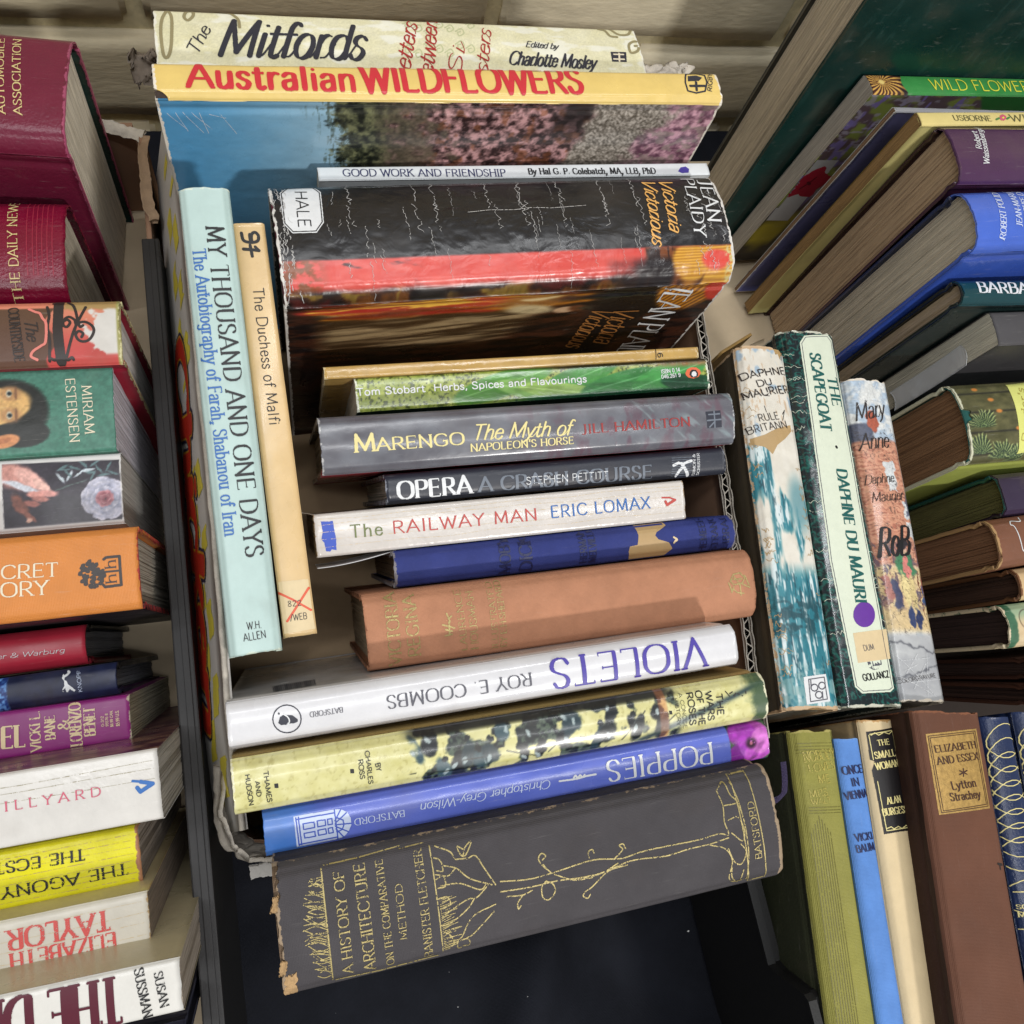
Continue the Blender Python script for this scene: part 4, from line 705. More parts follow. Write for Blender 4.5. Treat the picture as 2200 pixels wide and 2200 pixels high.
 ('architecture', 'gilt_rule', 'gold', 0.5, [(-48.68, 21.46), (-48.13, -21.39)], 0, 2, 'spine'),
 ('architecture', 'gilt_rule', 'gold', 0.5, [(-93.28, 21.31), (-93.26, -22.29)], 0, 2, 'spine'),
 ('architecture', 'gilt_rule', 'gold', 0.45, [(-92.21, 22.29), (-78.54, 22.37), (-60.94, 23.44)], 0, 2, 'spine'),
 ('architecture', 'gilt_rule', 'gold', 0.55, [(-92.35, -22.74), (-73.99, -23.55), (-49.86, -22.94)], 0, 2, 'spine'),
 ('architecture', 'gilt_rule', 'gold', 0.4, [(-61.06, 22.48), (-50.82, 22.88)], 0, 2, 'spine'),
 ('architecture', 'gilt_tree', 'gold', 0.55, [(84.83, 19.63), (86.12, 12.99), (85.34, 6.05), (86.35, 0.2), (81.76, 1.46), (70.55, 0.88), (56.56, 1.25), (42.78, 1.27), (33.6, 0.41), (20.54, 2.4), (4.34, 1.06), (-8.58, 0.44), (-20.97, 2.06)], 1, 2, 'spine'),
 ('architecture', 'gilt_tree', 'gold', 0.55, [(86.12, -1.16), (76.39, -2.03), (66.14, -2.07), (54.37, -2.8), (39.33, -1.44), (28.61, -2.97), (19.57, -4.12), (3.78, -2.81), (-8.34, -2.9), (-21.52, -2.06)], 1, 2, 'spine'),
 ('architecture', 'gilt_tree', 'gold', 0.55, [(76.33, -2.37), (83.75, -5.62), (86.7, -11.84), (84.65, -19.12), (87.4, -21.79), (93.86, -21.75)], 1, 2, 'spine'),
 ('architecture', 'gilt_tree', 'gold', 0.55, [(84.83, 19.63), (89.33, 22.36), (90.86, 17.08), (93.41, 13.03), (86.9, 12.84)], 1, 2, 'spine'),
 ('architecture', 'gilt_tree', 'gold', 0.55, [(87.41, 6.36), (92.34, 6.83), (94.53, 0.72), (92.91, -3.93), (88.03, 0.58)], 1, 2, 'spine'),
 ('architecture', 'gilt_tree', 'gold', 0.55, [(85.3, -5.93), (87.48, -12.0), (91.14, -14.15), (94.04, -9.11), (91.89, -5.14)], 1, 2, 'spine'),
 ('architecture', 'gilt_tree', 'gold', 0.55, [(86.47, -13.19), (86.2, -19.44), (89.73, -22.28), (92.23, -17.19)], 1, 2, 'spine'),
 ('architecture', 'gilt_tree', 'gold', 0.55, [(93.53, 13.72), (95.13, 4.15), (95.22, -9.34), (93.86, -21.75)], 1, 2, 'spine'),
 ('architecture', 'gilt_tree', 'gold', 0.55, [(92.48, 21.78), (94.32, 13.58), (94.7, 6.37)], 1, 2, 'spine'),
 ('architecture', 'gilt_tree', 'gold', 0.55, [(30.7, 1.0), (34.89, 3.89), (33.68, 5.84), (35.61, 6.14), (36.4, 3.93)], 1, 2, 'spine'),
 ('architecture', 'gilt_tree', 'gold', 0.55, [(19.11, 2.7), (19.24, 6.04), (21.17, 6.66), (21.69, 5.2)], 1, 2, 'spine'),
 ('architecture', 'gilt_tree', 'gold', 0.55, [(1.45, 0.99), (-2.26, 5.08), (-3.28, 7.94), (-1.62, 9.6), (-0.02, 8.27), (-1.64, 6.94)], 1, 2, 'spine'),
 ('architecture', 'gilt_tree', 'gold', 0.55, [(-1.56, 4.94), (-0.7, 3.43)], 1, 2, 'spine'),
 ('architecture', 'gilt_tree', 'gold', 0.55, [(-1.08, -1.79), (-3.52, -3.92), (-3.46, -8.54), (-0.79, -9.78), (2.1, -7.09), (1.51, -3.66), (-1.13, -2.11)], 1, 2, 'spine'),
 ('architecture', 'gilt_tree', 'gold', 0.55, [(36.11, -2.82), (27.02, -3.65), (18.9, -8.67), (15.77, -10.01), (14.43, -11.72), (16.4, -13.15), (17.71, -11.76)], 1, 2, 'spine'),
 ('architecture', 'gilt_tree', 'gold', 0.55, [(10.88, -3.64), (24.05, -3.71), (31.85, -1.27)], 1, 2, 'spine'),
 ('architecture', 'gilt_tree', 'gold', 0.55, [(2.76, 0.06), (10.84, -3.96), (19.48, -4.77)], 1, 2, 'spine'),
 ('architecture', 'gilt_tree', 'gold', 0.55, [(-12.2, -5.36), (-14.68, -8.09), (-14.68, -10.7), (-13.49, -9.66)], 1, 2, 'spine'),
 ('architecture', 'gilt_tree', 'gold', 0.55, [(-7.83, -4.32), (-12.2, -5.36), (-19.08, -4.54)], 1, 2, 'spine'),
 ('architecture', 'gilt_tree', 'gold', 0.55, [(-25.8, 2.29), (-31.64, -1.96), (-35.84, -2.04), (-42.4, -4.58), (-46.78, -6.56)], 1, 2, 'spine'),
 ('architecture', 'gilt_tree', 'gold', 0.55, [(-23.28, 1.26), (-27.09, 8.57), (-30.05, 14.2), (-33.8, 13.71)], 1, 2, 'spine'),
 ('architecture', 'gilt_tree', 'gold', 0.55, [(-24.83, 1.58), (-33.76, 5.96), (-38.86, 11.01), (-44.3, 13.13)], 1, 2, 'spine'),
 ('architecture', 'gilt_tree', 'gold', 0.55, [(-39.37, 11.11), (-42.77, 8.84), (-47.74, 10.37)], 1, 2, 'spine'),
 ('architecture', 'gilt_tree', 'gold', 0.55, [(-27.41, 2.13), (-30.23, 0.73), (-38.08, 4.88), (-46.28, 5.62)], 1, 2, 'spine'),
 ('architecture', 'gilt_tree', 'gold', 0.55, [(-32.69, -1.98), (-36.34, -5.9), (-44.14, -10.09), (-48.26, -10.15)], 1, 2, 'spine'),
 ('architecture', 'gilt_tree', 'gold', 0.55, [(-24.32, -6.52), (-33.6, -8.97), (-37.21, -12.61), (-39.84, -16.94), (-44.34, -19.83)], 1, 2, 'spine'),
 ('architecture', 'gilt_tree', 'gold', 0.55, [(-25.22, -9.32), (-34.6, -16.64), (-37.89, -17.87)], 1, 2, 'spine'),
 ('architecture', 'gilt_tree', 'gold', 0.55, [(-38.94, 14.51), (-40.6, 17.84), (-46.42, 21.01)], 1, 2, 'spine'),
 ('architecture', 'gilt_tree', 'gold', 0.55, [(-38.43, 14.41), (-33.77, 13.95)], 1, 2, 'spine'),
 ('architecture', 'gilt_tree', 'gold', 0.55, [(-47.47, 16.75), (-45.07, 15.27), (-44.55, 11.19), (-47.06, 11.72)], 1, 2, 'spine'),
 ('architecture', 'gilt_tree', 'gold', 0.55, [(-47.98, 8.45), (-44.79, 9.26), (-44.27, 5.2), (-47.4, 4.87)], 1, 2, 'spine'),
 ('architecture', 'gilt_tree', 'gold', 0.55, [(-48.44, 0.67), (-44.31, 0.76), (-43.17, -2.44), (-47.42, -3.48)], 1, 2, 'spine'),
 ('architecture', 'gilt_tree', 'gold', 0.55, [(-34.87, 17.68), (-37.3, 19.17), (-36.17, 15.69), (-34.13, 15.28), (-30.9, 19.89), (-33.72, 18.45), (-35.15, 15.48)], 1, 2, 'spine'),
 ('architecture', 'gilt_tree', 'gold', 0.55, [(-41.46, -21.46), (-41.91, -18.92), (-38.96, -18.12), (-36.94, -18.57), (-36.99, -21.02), (-39.32, -20.97), (-41.46, -21.46)], 1, 2, 'spine'),
 ('architecture', 'gilt_tree', 'gold', 0.55, [(-47.56, -12.75), (-44.74, -14.85), (-43.22, -19.11), (-47.46, -20.09)], 1, 2, 'spine'),
 ('architecture', 'gilt_foliage', 'gold', 0.36, [(-93.35, 18.46), (-95.47, 18.45), (-97.58, 18.5)], 1, 2, 'spine'),
 ('architecture', 'gilt_foliage', 'gold', 0.36, [(-93.36, 17.6), (-95.96, 17.69), (-98.58, 17.49)], 1, 2, 'spine'),
 ('architecture', 'gilt_foliage', 'gold', 0.36, [(-93.37, 16.74), (-95.06, 17.43), (-96.96, 16.23)], 1, 2, 'spine'),
 ('architecture', 'gilt_foliage', 'gold', 0.36, [(-93.37, 15.88), (-96.0, 15.52), (-98.3, 18.03)], 1, 2, 'spine'),
 ('architecture', 'gilt_foliage', 'gold', 0.36, [(-93.38, 15.02), (-95.75, 16.49), (-98.34, 15.95)], 1, 2, 'spine'),
 ('architecture', 'gilt_foliage', 'gold', 0.36, [(-93.39, 14.16), (-95.94, 16.33), (-98.74, 16.11)], 1, 2, 'spine'),
 ('architecture', 'gilt_foliage', 'gold', 0.36, [(-93.39, 13.3), (-96.04, 12.92), (-98.56, 13.65)], 1, 2, 'spine'),
 ('architecture', 'gilt_foliage', 'gold', 0.36, [(-93.4, 12.45), (-96.01, 12.39), (-98.38, 14.54)], 1, 2, 'spine'),
 ('architecture', 'gilt_foliage', 'gold', 0.36, [(-93.41, 11.59), (-96.43, 13.54), (-99.56, 14.33)], 1, 2, 'spine'),
 ('architecture', 'gilt_foliage', 'gold', 0.36, [(-93.41, 10.73), (-96.85, 12.54), (-100.4, 13.04)], 1, 2, 'spine'),
 ('architecture', 'gilt_foliage', 'gold', 0.36, [(-93.42, 9.88), (-97.28, 9.88), (-100.89, 12.08)], 1, 2, 'spine'),
 ('architecture', 'gilt_foliage', 'gold', 0.36, [(-93.43, 9.02), (-97.27, 9.98), (-101.18, 10.19)], 1, 2, 'spine'),
 ('architecture', 'gilt_foliage', 'gold', 0.36, [(-93.44, 8.16), (-96.71, 7.86), (-99.8, 9.0)], 1, 2, 'spine'),
 ('architecture', 'gilt_foliage', 'gold', 0.36, [(-93.44, 7.31), (-97.59, 7.33), (-101.48, 9.63)], 1, 2, 'spine'),
 ('architecture', 'gilt_foliage', 'gold', 0.36, [(-93.45, 6.45), (-96.83, 8.38), (-100.34, 8.96)], 1, 2, 'spine'),
 ('architecture', 'gilt_foliage', 'gold', 0.36, [(-93.46, 5.6), (-96.65, 7.1), (-100.02, 6.74)], 1, 2, 'spine'),
 ('architecture', 'gilt_foliage', 'gold', 0.36, [(-93.46, 4.75), (-96.77, 5.2), (-99.96, 6.63)], 1, 2, 'spine'),
 ('architecture', 'gilt_foliage', 'gold', 0.36, [(-93.47, 3.89), (-97.2, 4.05), (-100.77, 5.55)], 1, 2, 'spine'),
 ('architecture', 'gilt_foliage', 'gold', 0.36, [(-93.48, 3.04), (-97.17, 4.14), (-100.96, 4.11)], 1, 2, 'spine'),
 ('architecture', 'gilt_foliage', 'gold', 0.36, [(-93.48, 2.19), (-97.09, 1.87), (-100.31, 5.05)], 1, 2, 'spine'),
 ('architecture', 'gilt_foliage', 'gold', 0.36, [(-93.49, 1.33), (-97.82, 1.55), (-101.82, 4.55)], 1, 2, 'spine'),
 ('architecture', 'gilt_foliage', 'gold', 0.36, [(-93.5, 0.48), (-97.75, 2.04), (-102.12, 2.18)], 1, 2, 'spine'),
 ('architecture', 'gilt_foliage', 'gold', 0.36, [(-93.5, -0.37), (-96.85, 1.9), (-100.41, 2.07)], 1, 2, 'spine'),
 ('architecture', 'gilt_foliage', 'gold', 0.36, [(-93.51, -1.22), (-97.9, 0.86), (-102.57, 0.08)], 1, 2, 'spine'),
 ('architecture', 'gilt_foliage', 'gold', 0.36, [(-93.52, -2.07), (-98.1, -2.06), (-102.39, 0.36)], 1, 2, 'spine'),
 ('architecture', 'gilt_foliage', 'gold', 0.36, [(-93.52, -2.92), (-97.36, -1.89), (-101.3, -1.95)], 1, 2, 'spine'),
 ('architecture', 'gilt_foliage', 'gold', 0.36, [(-93.53, -3.77), (-97.15, -3.42), (-100.74, -2.99)], 1, 2, 'spine'),
 ('architecture', 'gilt_foliage', 'gold', 0.36, [(-93.54, -4.62), (-97.7, -2.13), (-102.29, -3.9)], 1, 2, 'spine'),
 ('architecture', 'gilt_foliage', 'gold', 0.36, [(-93.54, -5.47), (-96.95, -4.01), (-100.51, -4.21)], 1, 2, 'spine'),
 ('architecture', 'gilt_foliage', 'gold', 0.36, [(-93.55, -6.32), (-97.77, -4.67), (-102.23, -5.55)], 1, 2, 'spine'),
 ('architecture', 'gilt_foliage', 'gold', 0.36, [(-93.56, -7.17), (-97.31, -5.55), (-101.15, -4.92)], 1, 2, 'spine'),
 ('architecture', 'gilt_foliage', 'gold', 0.36, [(-93.56, -8.02), (-96.79, -5.85), (-100.2, -5.51)], 1, 2, 'spine'),
 ('architecture', 'gilt_foliage', 'gold', 0.36, [(-93.57, -8.86), (-97.53, -9.12), (-101.12, -6.18)], 1, 2, 'spine'),
 ('architecture', 'gilt_foliage', 'gold', 0.36, [(-93.58, -9.71), (-96.78, -10.12), (-99.73, -8.39)], 1, 2, 'spine'),
 ('architecture', 'gilt_foliage', 'gold', 0.36, [(-93.58, -10.56), (-96.84, -8.83), (-100.31, -9.28)], 1, 2, 'spine'),
 ('architecture', 'gilt_foliage', 'gold', 0.36, [(-93.59, -11.4), (-97.25, -10.2), (-100.94, -9.49)], 1, 2, 'spine'),
 ('architecture', 'gilt_foliage', 'gold', 0.36, [(-93.6, -12.25), (-96.48, -12.52), (-99.01, -9.68)], 1, 2, 'spine'),
 ('architecture', 'gilt_foliage', 'gold', 0.36, [(-93.6, -13.1), (-96.8, -13.07), (-99.73, -10.64)], 1, 2, 'spine'),
 ('architecture', 'gilt_foliage', 'gold', 0.36, [(-93.61, -13.94), (-96.97, -14.19), (-100.14, -12.79)], 1, 2, 'spine'),
 ('architecture', 'gilt_foliage', 'gold', 0.36, [(-93.62, -14.79), (-96.66, -12.74), (-99.96, -13.13)], 1, 2, 'spine'),
 ('architecture', 'gilt_foliage', 'gold', 0.36, [(-93.62, -15.63), (-96.09, -15.79), (-98.33, -13.96)], 1, 2, 'spine'),
 ('architecture', 'gilt_foliage', 'gold', 0.36, [(-93.63, -16.48), (-96.33, -17.01), (-98.87, -16.24)], 1, 2, 'spine'),
 ('architecture', 'gilt_foliage', 'gold', 0.36, [(-93.64, -17.32), (-96.58, -16.26), (-99.59, -15.89)], 1, 2, 'spine'),
 ('architecture', 'gilt_foliage', 'gold', 0.36, [(-93.64, -18.16), (-96.2, -17.27), (-98.75, -16.38)], 1, 2, 'spine'),
 ('architecture', 'gilt_foliage', 'gold', 0.36, [(-93.65, -19.01), (-95.62, -17.31), (-97.82, -17.68)], 1, 2, 'spine'),
 ('architecture', 'gilt_foliage', 'gold', 0.36, [(-93.66, -19.85), (-96.34, -20.27), (-98.83, -18.98)], 1, 2, 'spine'),
 ('architecture', 'gilt_foliage', 'gold', 0.28, [(-47.44, 0.45), (-42.26, 0.67)], 0, 2, 'spine'),
 ('architecture', 'gilt_foliage', 'gold', 0.28, [(-47.44, -0.28), (-44.55, 0.25)], 0, 2, 'spine'),
 ('architecture', 'gilt_foliage', 'gold', 0.28, [(-47.44, -1.02), (-40.53, 0.12)], 0, 2, 'spine'),
 ('architecture', 'gilt_foliage', 'gold', 0.28, [(-47.44, -1.76), (-42.89, -0.32)], 0, 2, 'spine'),
 ('architecture', 'gilt_foliage', 'gold', 0.28, [(-47.44, -2.5), (-40.62, -1.77)], 0, 2, 'spine'),
 ('architecture', 'gilt_foliage', 'gold', 0.28, [(-47.44, -3.23), (-41.22, -2.22)], 0, 2, 'spine'),
 ('architecture', 'gilt_foliage', 'gold', 0.28, [(-47.44, -3.97), (-42.9, -2.73)], 0, 2, 'spine'),
 ('architecture', 'gilt_foliage', 'gold', 0.28, [(-47.44, -4.7), (-43.43, -3.89)], 0, 2, 'spine'),
 ('architecture', 'gilt_foliage', 'gold', 0.28, [(-47.44, -5.44), (-40.66, -4.73)], 0, 2, 'spine'),
 ('architecture', 'gilt_foliage', 'gold', 0.28, [(-47.44, -6.17), (-43.22, -4.29)], 0, 2, 'spine'),
 ('architecture', 'gilt_foliage', 'gold', 0.28, [(-47.44, -6.91), (-41.36, -6.33)], 0, 2, 'spine'),
 ('architecture', 'gilt_foliage', 'gold', 0.28, [(-47.44, -7.64), (-44.9, -6.37)], 0, 2, 'spine'),
 ('architecture', 'gilt_foliage', 'gold', 0.28, [(-47.44, -8.38), (-43.54, -7.1)], 0, 2, 'spine'),
 ('architecture', 'gilt_foliage', 'gold', 0.28, [(-47.44, -9.11), (-42.32, -7.75)], 0, 2, 'spine'),
 ('architecture', 'gilt_foliage', 'gold', 0.28, [(-47.44, -9.85), (-41.31, -8.76)], 0, 2, 'spine'),
 ('architecture', 'gilt_foliage', 'gold', 0.28, [(-47.44, -10.58), (-43.01, -9.5)], 0, 2, 'spine'),
 ('architecture', 'gilt_foliage', 'gold', 0.28, [(-47.44, -11.31), (-40.8, -10.27)], 0, 2, 'spine'),
 ('architecture', 'gilt_foliage', 'gold', 0.28, [(-47.44, -12.05), (-42.94, -10.5)], 0, 2, 'spine'),
 ('architecture', 'gilt_foliage', 'gold', 0.28, [(-47.44, -12.78), (-40.11, -12.24)], 0, 2, 'spine'),
 ('architecture', 'gilt_foliage', 'gold', 0.28, [(-47.44, -13.51), (-39.44, -12.47)], 0, 2, 'spine'),
 ('architecture', 'gilt_foliage', 'gold', 0.28, [(-47.44, -14.25), (-42.11, -13.66)], 0, 2, 'spine'),
 ('architecture', 'gilt_foliage', 'gold', 0.28, [(-47.44, -14.98), (-43.96, -13.22)], 0, 2, 'spine'),
 ('architecture', 'gilt_foliage', 'gold', 0.28, [(-47.44, -15.71), (-39.81, -15.77)], 0, 2, 'spine'),
 ('architecture', 'gilt_foliage', 'gold', 0.28, [(-47.44, -16.44), (-41.1, -15.62)], 0, 2, 'spine'),
 ('architecture', 'gilt_foliage', 'gold', 0.28, [(-47.44, -17.17), (-41.05, -17.71)], 0, 2, 'spine'),
 ('architecture', 'gilt_foliage', 'gold', 0.28, [(-47.44, -17.9), (-40.65, -17.54)], 0, 2, 'spine'),
 ('architecture', 'gilt_foliage', 'gold', 0.28, [(-47.44, -18.63), (-41.34, -18.51)], 0, 2, 'spine'),
 ('architecture', 'gilt_foliage', 'gold', 0.28, [(-47.44, -19.36), (-41.46, -18.35)], 0, 2, 'spine'),
 ('architecture', 'gilt_foliage', 'gold', 0.28, [(-47.44, -20.09), (-41.41, -19.23)], 0, 2, 'spine'),
 ('architecture', 'gilt_foliage', 'gold', 0.28, [(-47.44, -20.82), (-44.93, -20.52)], 0, 2, 'spine'),
 ('duchess', 'emblem', 'black', 1.5, [(-95.4, -3.7), (-91.69, -3.11), (-90.48, 0.12), (-91.12, 3.23), (-93.68, 4.01), (-95.57, 2.74), (-94.52, 0.92), (-90.84, 0.49)], 1, 2, 'spine'),
 ('duchess', 'emblem', 'black', 1.5, [(-94.55, 0.05), (-91.96, -0.05)], 0, 2, 'spine'),
 ('duchess', 'emblem', 'black', 1.6, [(-87.29, -3.62), (-86.31, 3.35)], 0, 2, 'spine'),
 ('duchess', 'emblem', 'black', 1.5, [(-89.02, -0.39), (-83.49, -0.02)], 0, 2, 'spine'),
 ('duchess', 'emblem', 'black', 1.4, [(-86.31, 3.35), (-88.21, 1.88)], 0, 2, 'spine'),
 ('duchess', 'crossing_out', 'marker_red', 1.0, [(79.31, -7.54), (83.52, -1.35), (89.4, 6.11)], 0, 2, 'spine'),
 ('duchess', 'crossing_out', 'marker_red', 1.1, [(79.14, 6.32), (84.39, 2.09), (92.95, -4.97)], 0, 2, 'spine'),
 ('britannia', 'sticker_emblem', 'grey_ink', 0.6, [(95.27, 2.91), (96.17, 2.48), (96.82, 1.64), (97.05, 0.59), (96.79, -0.38), (96.13, -1.01), (95.23, -1.13), (94.33, -0.71), (93.68, 0.13), (93.45, 1.18), (93.7, 2.16), (94.37, 2.79), (95.27, 2.91)], 0, 2, 'spine'),
 ('britannia', 'sticker_emblem', 'grey_ink', 0.6, [(94.25, 7.62), (95.15, 7.2), (95.8, 6.34), (96.04, 5.28), (95.78, 4.31), (95.12, 3.68), (94.21, 3.56), (93.31, 3.99), (92.66, 4.84), (92.42, 5.9), (92.67, 6.87), (93.34, 7.51), (94.25, 7.62)], 0, 2, 'spine'),
 ('britannia', 'sticker_emblem', 'grey_ink', 0.6, [(99.0, 4.9), (99.89, 4.48), (100.53, 3.63), (100.76, 2.58), (100.51, 1.61), (99.85, 0.98), (98.95, 0.86), (98.06, 1.28), (97.41, 2.13), (97.18, 3.18), (97.43, 4.15), (98.1, 4.78), (99.0, 4.9)], 0, 2, 'spine'),
 ('britannia', 'sticker_emblem', 'grey_ink', 0.6, [(91.52, -0.64), (95.23, -1.01)], 0, 2, 'spine'),
 ('britannia', 'sticker_emblem', 'grey_ink', 0.6, [(97.41, 5.29), (100.79, 4.95)], 0, 2, 'spine'),
 ('britannia', 'sticker_emblem', 'grey_ink', 0.5, [(90.98, -1.74), (89.76, 7.79), (101.14, 7.63), (102.38, -2.43), (90.98, -1.74)], 0, 2, 'spine'),
 ('britannia', 'crease', 'soot', 0.4, [(-62.23, 6.87), (-64.98, 8.61), (-58.26, 6.53)], 0, 2, 'spine'),
 ('britannia', 'crease', 'soot', 0.4, [(-66.8, -4.02), (-62.9, -3.28)], 0, 2, 'spine'),
 ('britannia', 'crease', 'soot', 0.4, [(-73.56, -2.39), (-73.47, 0.23)], 0, 2, 'spine'),
 ('scapegoat', 'panel_border', 'grey_ink', 0.35, [(-109.25, -3.29), (-111.62, 12.41), (-108.32, 14.8), (20.61, 12.54), (103.96, 12.01), (105.23, 9.73), (105.76, -6.61), (102.88, -9.5), (33.09, -11.29), (-105.0, -6.4), (-109.25, -3.29)], 0, 2, 'spine'),
 ('scapegoat', 'bullet', 'black', 1.6, [(-36.4, 4.04), (-35.88, 4.22)], 0, 2, 'spine'),
 ('small_woman', 'panel_border', 'pale_gold', 0.45, [(-97.07, -6.28), (-99.05, 7.73)], 0, 2, 'spine'),
 ('small_woman', 'panel_border', 'pale_gold', 0.45, [(-96.6, -6.81), (-83.78, -6.39)], 0, 2, 'spine'),
 ('small_woman', 'panel_border', 'pale_gold', 0.45, [(-98.85, 8.36), (-88.29, 8.55)], 0, 2, 'spine'),
 ('small_woman', 'panel_border', 'pale_gold', 0.45, [(-72.58, -5.95), (-48.9, -5.3)], 0, 2, 'spine'),
 ('small_woman', 'panel_border', 'pale_gold', 0.45, [(-78.36, 8.61), (-60.25, 9.44)], 0, 2, 'spine'),
 ('small_woman', 'panel_border', 'pale_gold', 0.45, [(-47.81, -4.97), (-49.16, 9.4)], 0, 2, 'spine'),
 ('small_woman', 'panel_border', 'pale_gold', 0.45, [(-48.89, -4.98), (-49.7, -2.45), (-48.58, -1.04), (-49.76, 1.68), (-48.61, 3.84), (-50.14, 6.87), (-48.91, 8.8)], 0, 2, 'spine'),
 ('small_woman', 'panel_border', 'pale_gold', 0.45, [(-96.59, -5.7), (-97.81, -3.25), (-96.54, -1.26), (-98.14, 2.39), (-97.14, 5.56), (-98.67, 7.88)], 0, 2, 'spine'),
 ('small_woman', 'panel_border', 'pale_gold', 0.45, [(-53.39, -5.53), (-47.82, -5.18)], 0, 2, 'spine'),
 ('small_woman', 'panel_border', 'pale_gold', 0.45, [(-55.69, 9.07), (-49.16, 9.18)], 0, 2, 'spine'),
 ('essex', 'panel_border', 'dark_brown_ink', 0.35, [(-99.02, -14.64), (-102.38, 14.47), (-64.28, 14.73), (-60.85, -13.68), (-99.02, -14.64)], 0, 2, 'spine'),
 ('essex', 'panel_border', 'dark_brown_ink', 0.35, [(-98.11, -13.71), (-101.31, 13.37), (-65.16, 13.82), (-61.73, -12.46), (-98.11, -13.71)], 0, 2, 'spine'),
 ('essex', 'ornament', 'dark_brown_ink', 0.7, [(-82.76, 2.83), (-78.93, 2.09)], 0, 2, 'spine'),
 ('essex', 'ornament', 'dark_brown_ink', 0.7, [(-81.63, 0.43), (-80.05, 4.48)], 0, 2, 'spine'),
 ('essex', 'ornament', 'dark_brown_ink', 0.7, [(-81.88, 4.84), (-79.81, 0.08)], 0, 2, 'spine'),
 ('essex', 'ink_mark', 'soot', 1.2, [(-36.37, 15.04), (-35.93, 17.41)], 0, 2, 'spine'),
 ('essex', 'ink_mark', 'soot', 0.8, [(-35.94, 16.02), (-33.8, 15.88)], 0, 2, 'spine'),
 ('leather1', 'gilt_ring', 'pale_gold', 0.45, [(-86.67, 11.85), (-83.42, 10.44), (-80.58, 7.97), (-78.48, 4.73), (-77.37, 1.12), (-77.37, -2.43), (-78.48, -5.5), (-80.57, -7.73), (-83.38, -8.86), (-86.6, -8.75), (-89.83, -7.4), (-92.7, -4.97), (-94.85, -1.74), (-96.01, 1.9), (-96.04, 5.5), (-94.92, 8.63), (-92.8, 10.89), (-89.93, 12.01), (-86.67, 11.85)], 0, 2, 'spine'),
 ('leather1', 'gilt_ring', 'pale_gold', 0.45, [(-78.91, 11.36), (-75.7, 9.96), (-72.9, 7.5), (-70.83, 4.28), (-69.74, 0.69), (-69.76, -2.84), (-70.86, -5.89), (-72.93, -8.11), (-75.72, -9.23), (-78.9, -9.12), (-82.1, -7.79), (-84.93, -5.37), (-87.04, -2.16), (-88.18, 1.46), (-88.2, 5.04), (-87.08, 8.15), (-84.97, 10.4), (-82.13, 11.51), (-78.91, 11.36)], 0, 2, 'spine'),
 ('leather1', 'gilt_ring', 'pale_gold', 0.45, [(-71.23, 10.87), (-68.06, 9.48), (-65.29, 7.03), (-63.26, 3.83), (-62.2, 0.27), (-62.22, -3.24), (-63.33, -6.28), (-65.38, -8.49), (-68.14, -9.6), (-71.29, -9.5), (-74.45, -8.17), (-77.24, -5.77), (-79.32, -2.58), (-80.44, 1.02), (-80.44, 4.59), (-79.33, 7.68), (-77.23, 9.92), (-74.42, 11.02), (-71.23, 10.87)], 0, 2, 'spine'),
 ('leather1', 'gilt_ring', 'pale_gold', 0.45, [(-63.63, 10.38), (-60.5, 9.0), (-57.77, 6.57), (-55.77, 3.39), (-54.73, -0.15), (-54.77, -3.64), (-55.87, -6.66), (-57.91, -8.86), (-60.64, -9.97), (-63.76, -9.87), (-66.88, -8.54), (-69.63, -6.16), (-71.69, -2.99), (-72.78, 0.59), (-72.77, 4.14), (-71.66, 7.21), (-69.58, 9.44), (-66.79, 10.54), (-63.63, 10.38)], 0, 2, 'spine'),
 ('leather1', 'gilt_ring', 'pale_gold', 0.45, [(-56.12, 9.91), (-53.03, 8.54), (-50.33, 6.12), (-48.36, 2.96), (-47.34, -0.57), (-47.39, -4.04), (-48.49, -7.04), (-50.51, -9.23), (-53.23, -10.34), (-56.31, -10.23), (-59.39, -8.92), (-62.11, -6.54), (-64.13, -3.39), (-65.2, 0.17), (-65.18, 3.69), (-64.07, 6.75), (-62.0, 8.96), (-59.24, 10.06), (-56.12, 9.91)], 0, 2, 'spine'),
 ('leather1', 'gilt_ring', 'pale_gold', 0.45, [(-48.69, 9.44), (-45.63, 8.07), (-42.97, 5.67), (-41.03, 2.52), (-40.03, -0.98), (-40.09, -4.43), (-41.19, -7.42), (-43.2, -9.59), (-45.89, -10.7), (-48.94, -10.59), (-51.98, -9.29), (-54.67, -6.93), (-56.66, -3.79), (-57.7, -0.25), (-57.67, 3.25), (-56.56, 6.29), (-54.51, 8.49), (-51.77, 9.58), (-48.69, 9.44)], 0, 2, 'spine'),
 ('leather1', 'gilt_ring', 'pale_gold', 0.45, [(-41.33, 8.97), (-38.31, 7.61), (-35.69, 5.22), (-33.78, 2.1), (-32.8, -1.39), (-32.87, -4.82), (-33.97, -7.79), (-35.96, -9.96), (-38.63, -11.05), (-41.64, -10.95), (-44.66, -9.65), (-47.3, -7.31), (-49.26, -4.19), (-50.28, -0.67), (-50.24, 2.82), (-49.14, 5.84), (-47.1, 8.03), (-44.39, 9.12), (-41.33, 8.97)], 0, 2, 'spine'),
 ('leather1', 'gilt_ring', 'pale_gold', 0.45, [(-34.06, 8.51), (-31.07, 7.16), (-28.48, 4.78), (-26.6, 1.67), (-25.65, -1.79), (-25.72, -5.21), (-26.82, -8.16), (-28.8, -10.31), (-31.44, -11.41), (-34.43, -11.3), (-37.4, -10.01), (-40.01, -7.68), (-41.94, -4.58), (-42.94, -1.08), (-42.89, 2.38), (-41.79, 5.39), (-39.77, 7.57), (-37.08, 8.65), (-34.06, 8.51)], 0, 2, 'spine'),
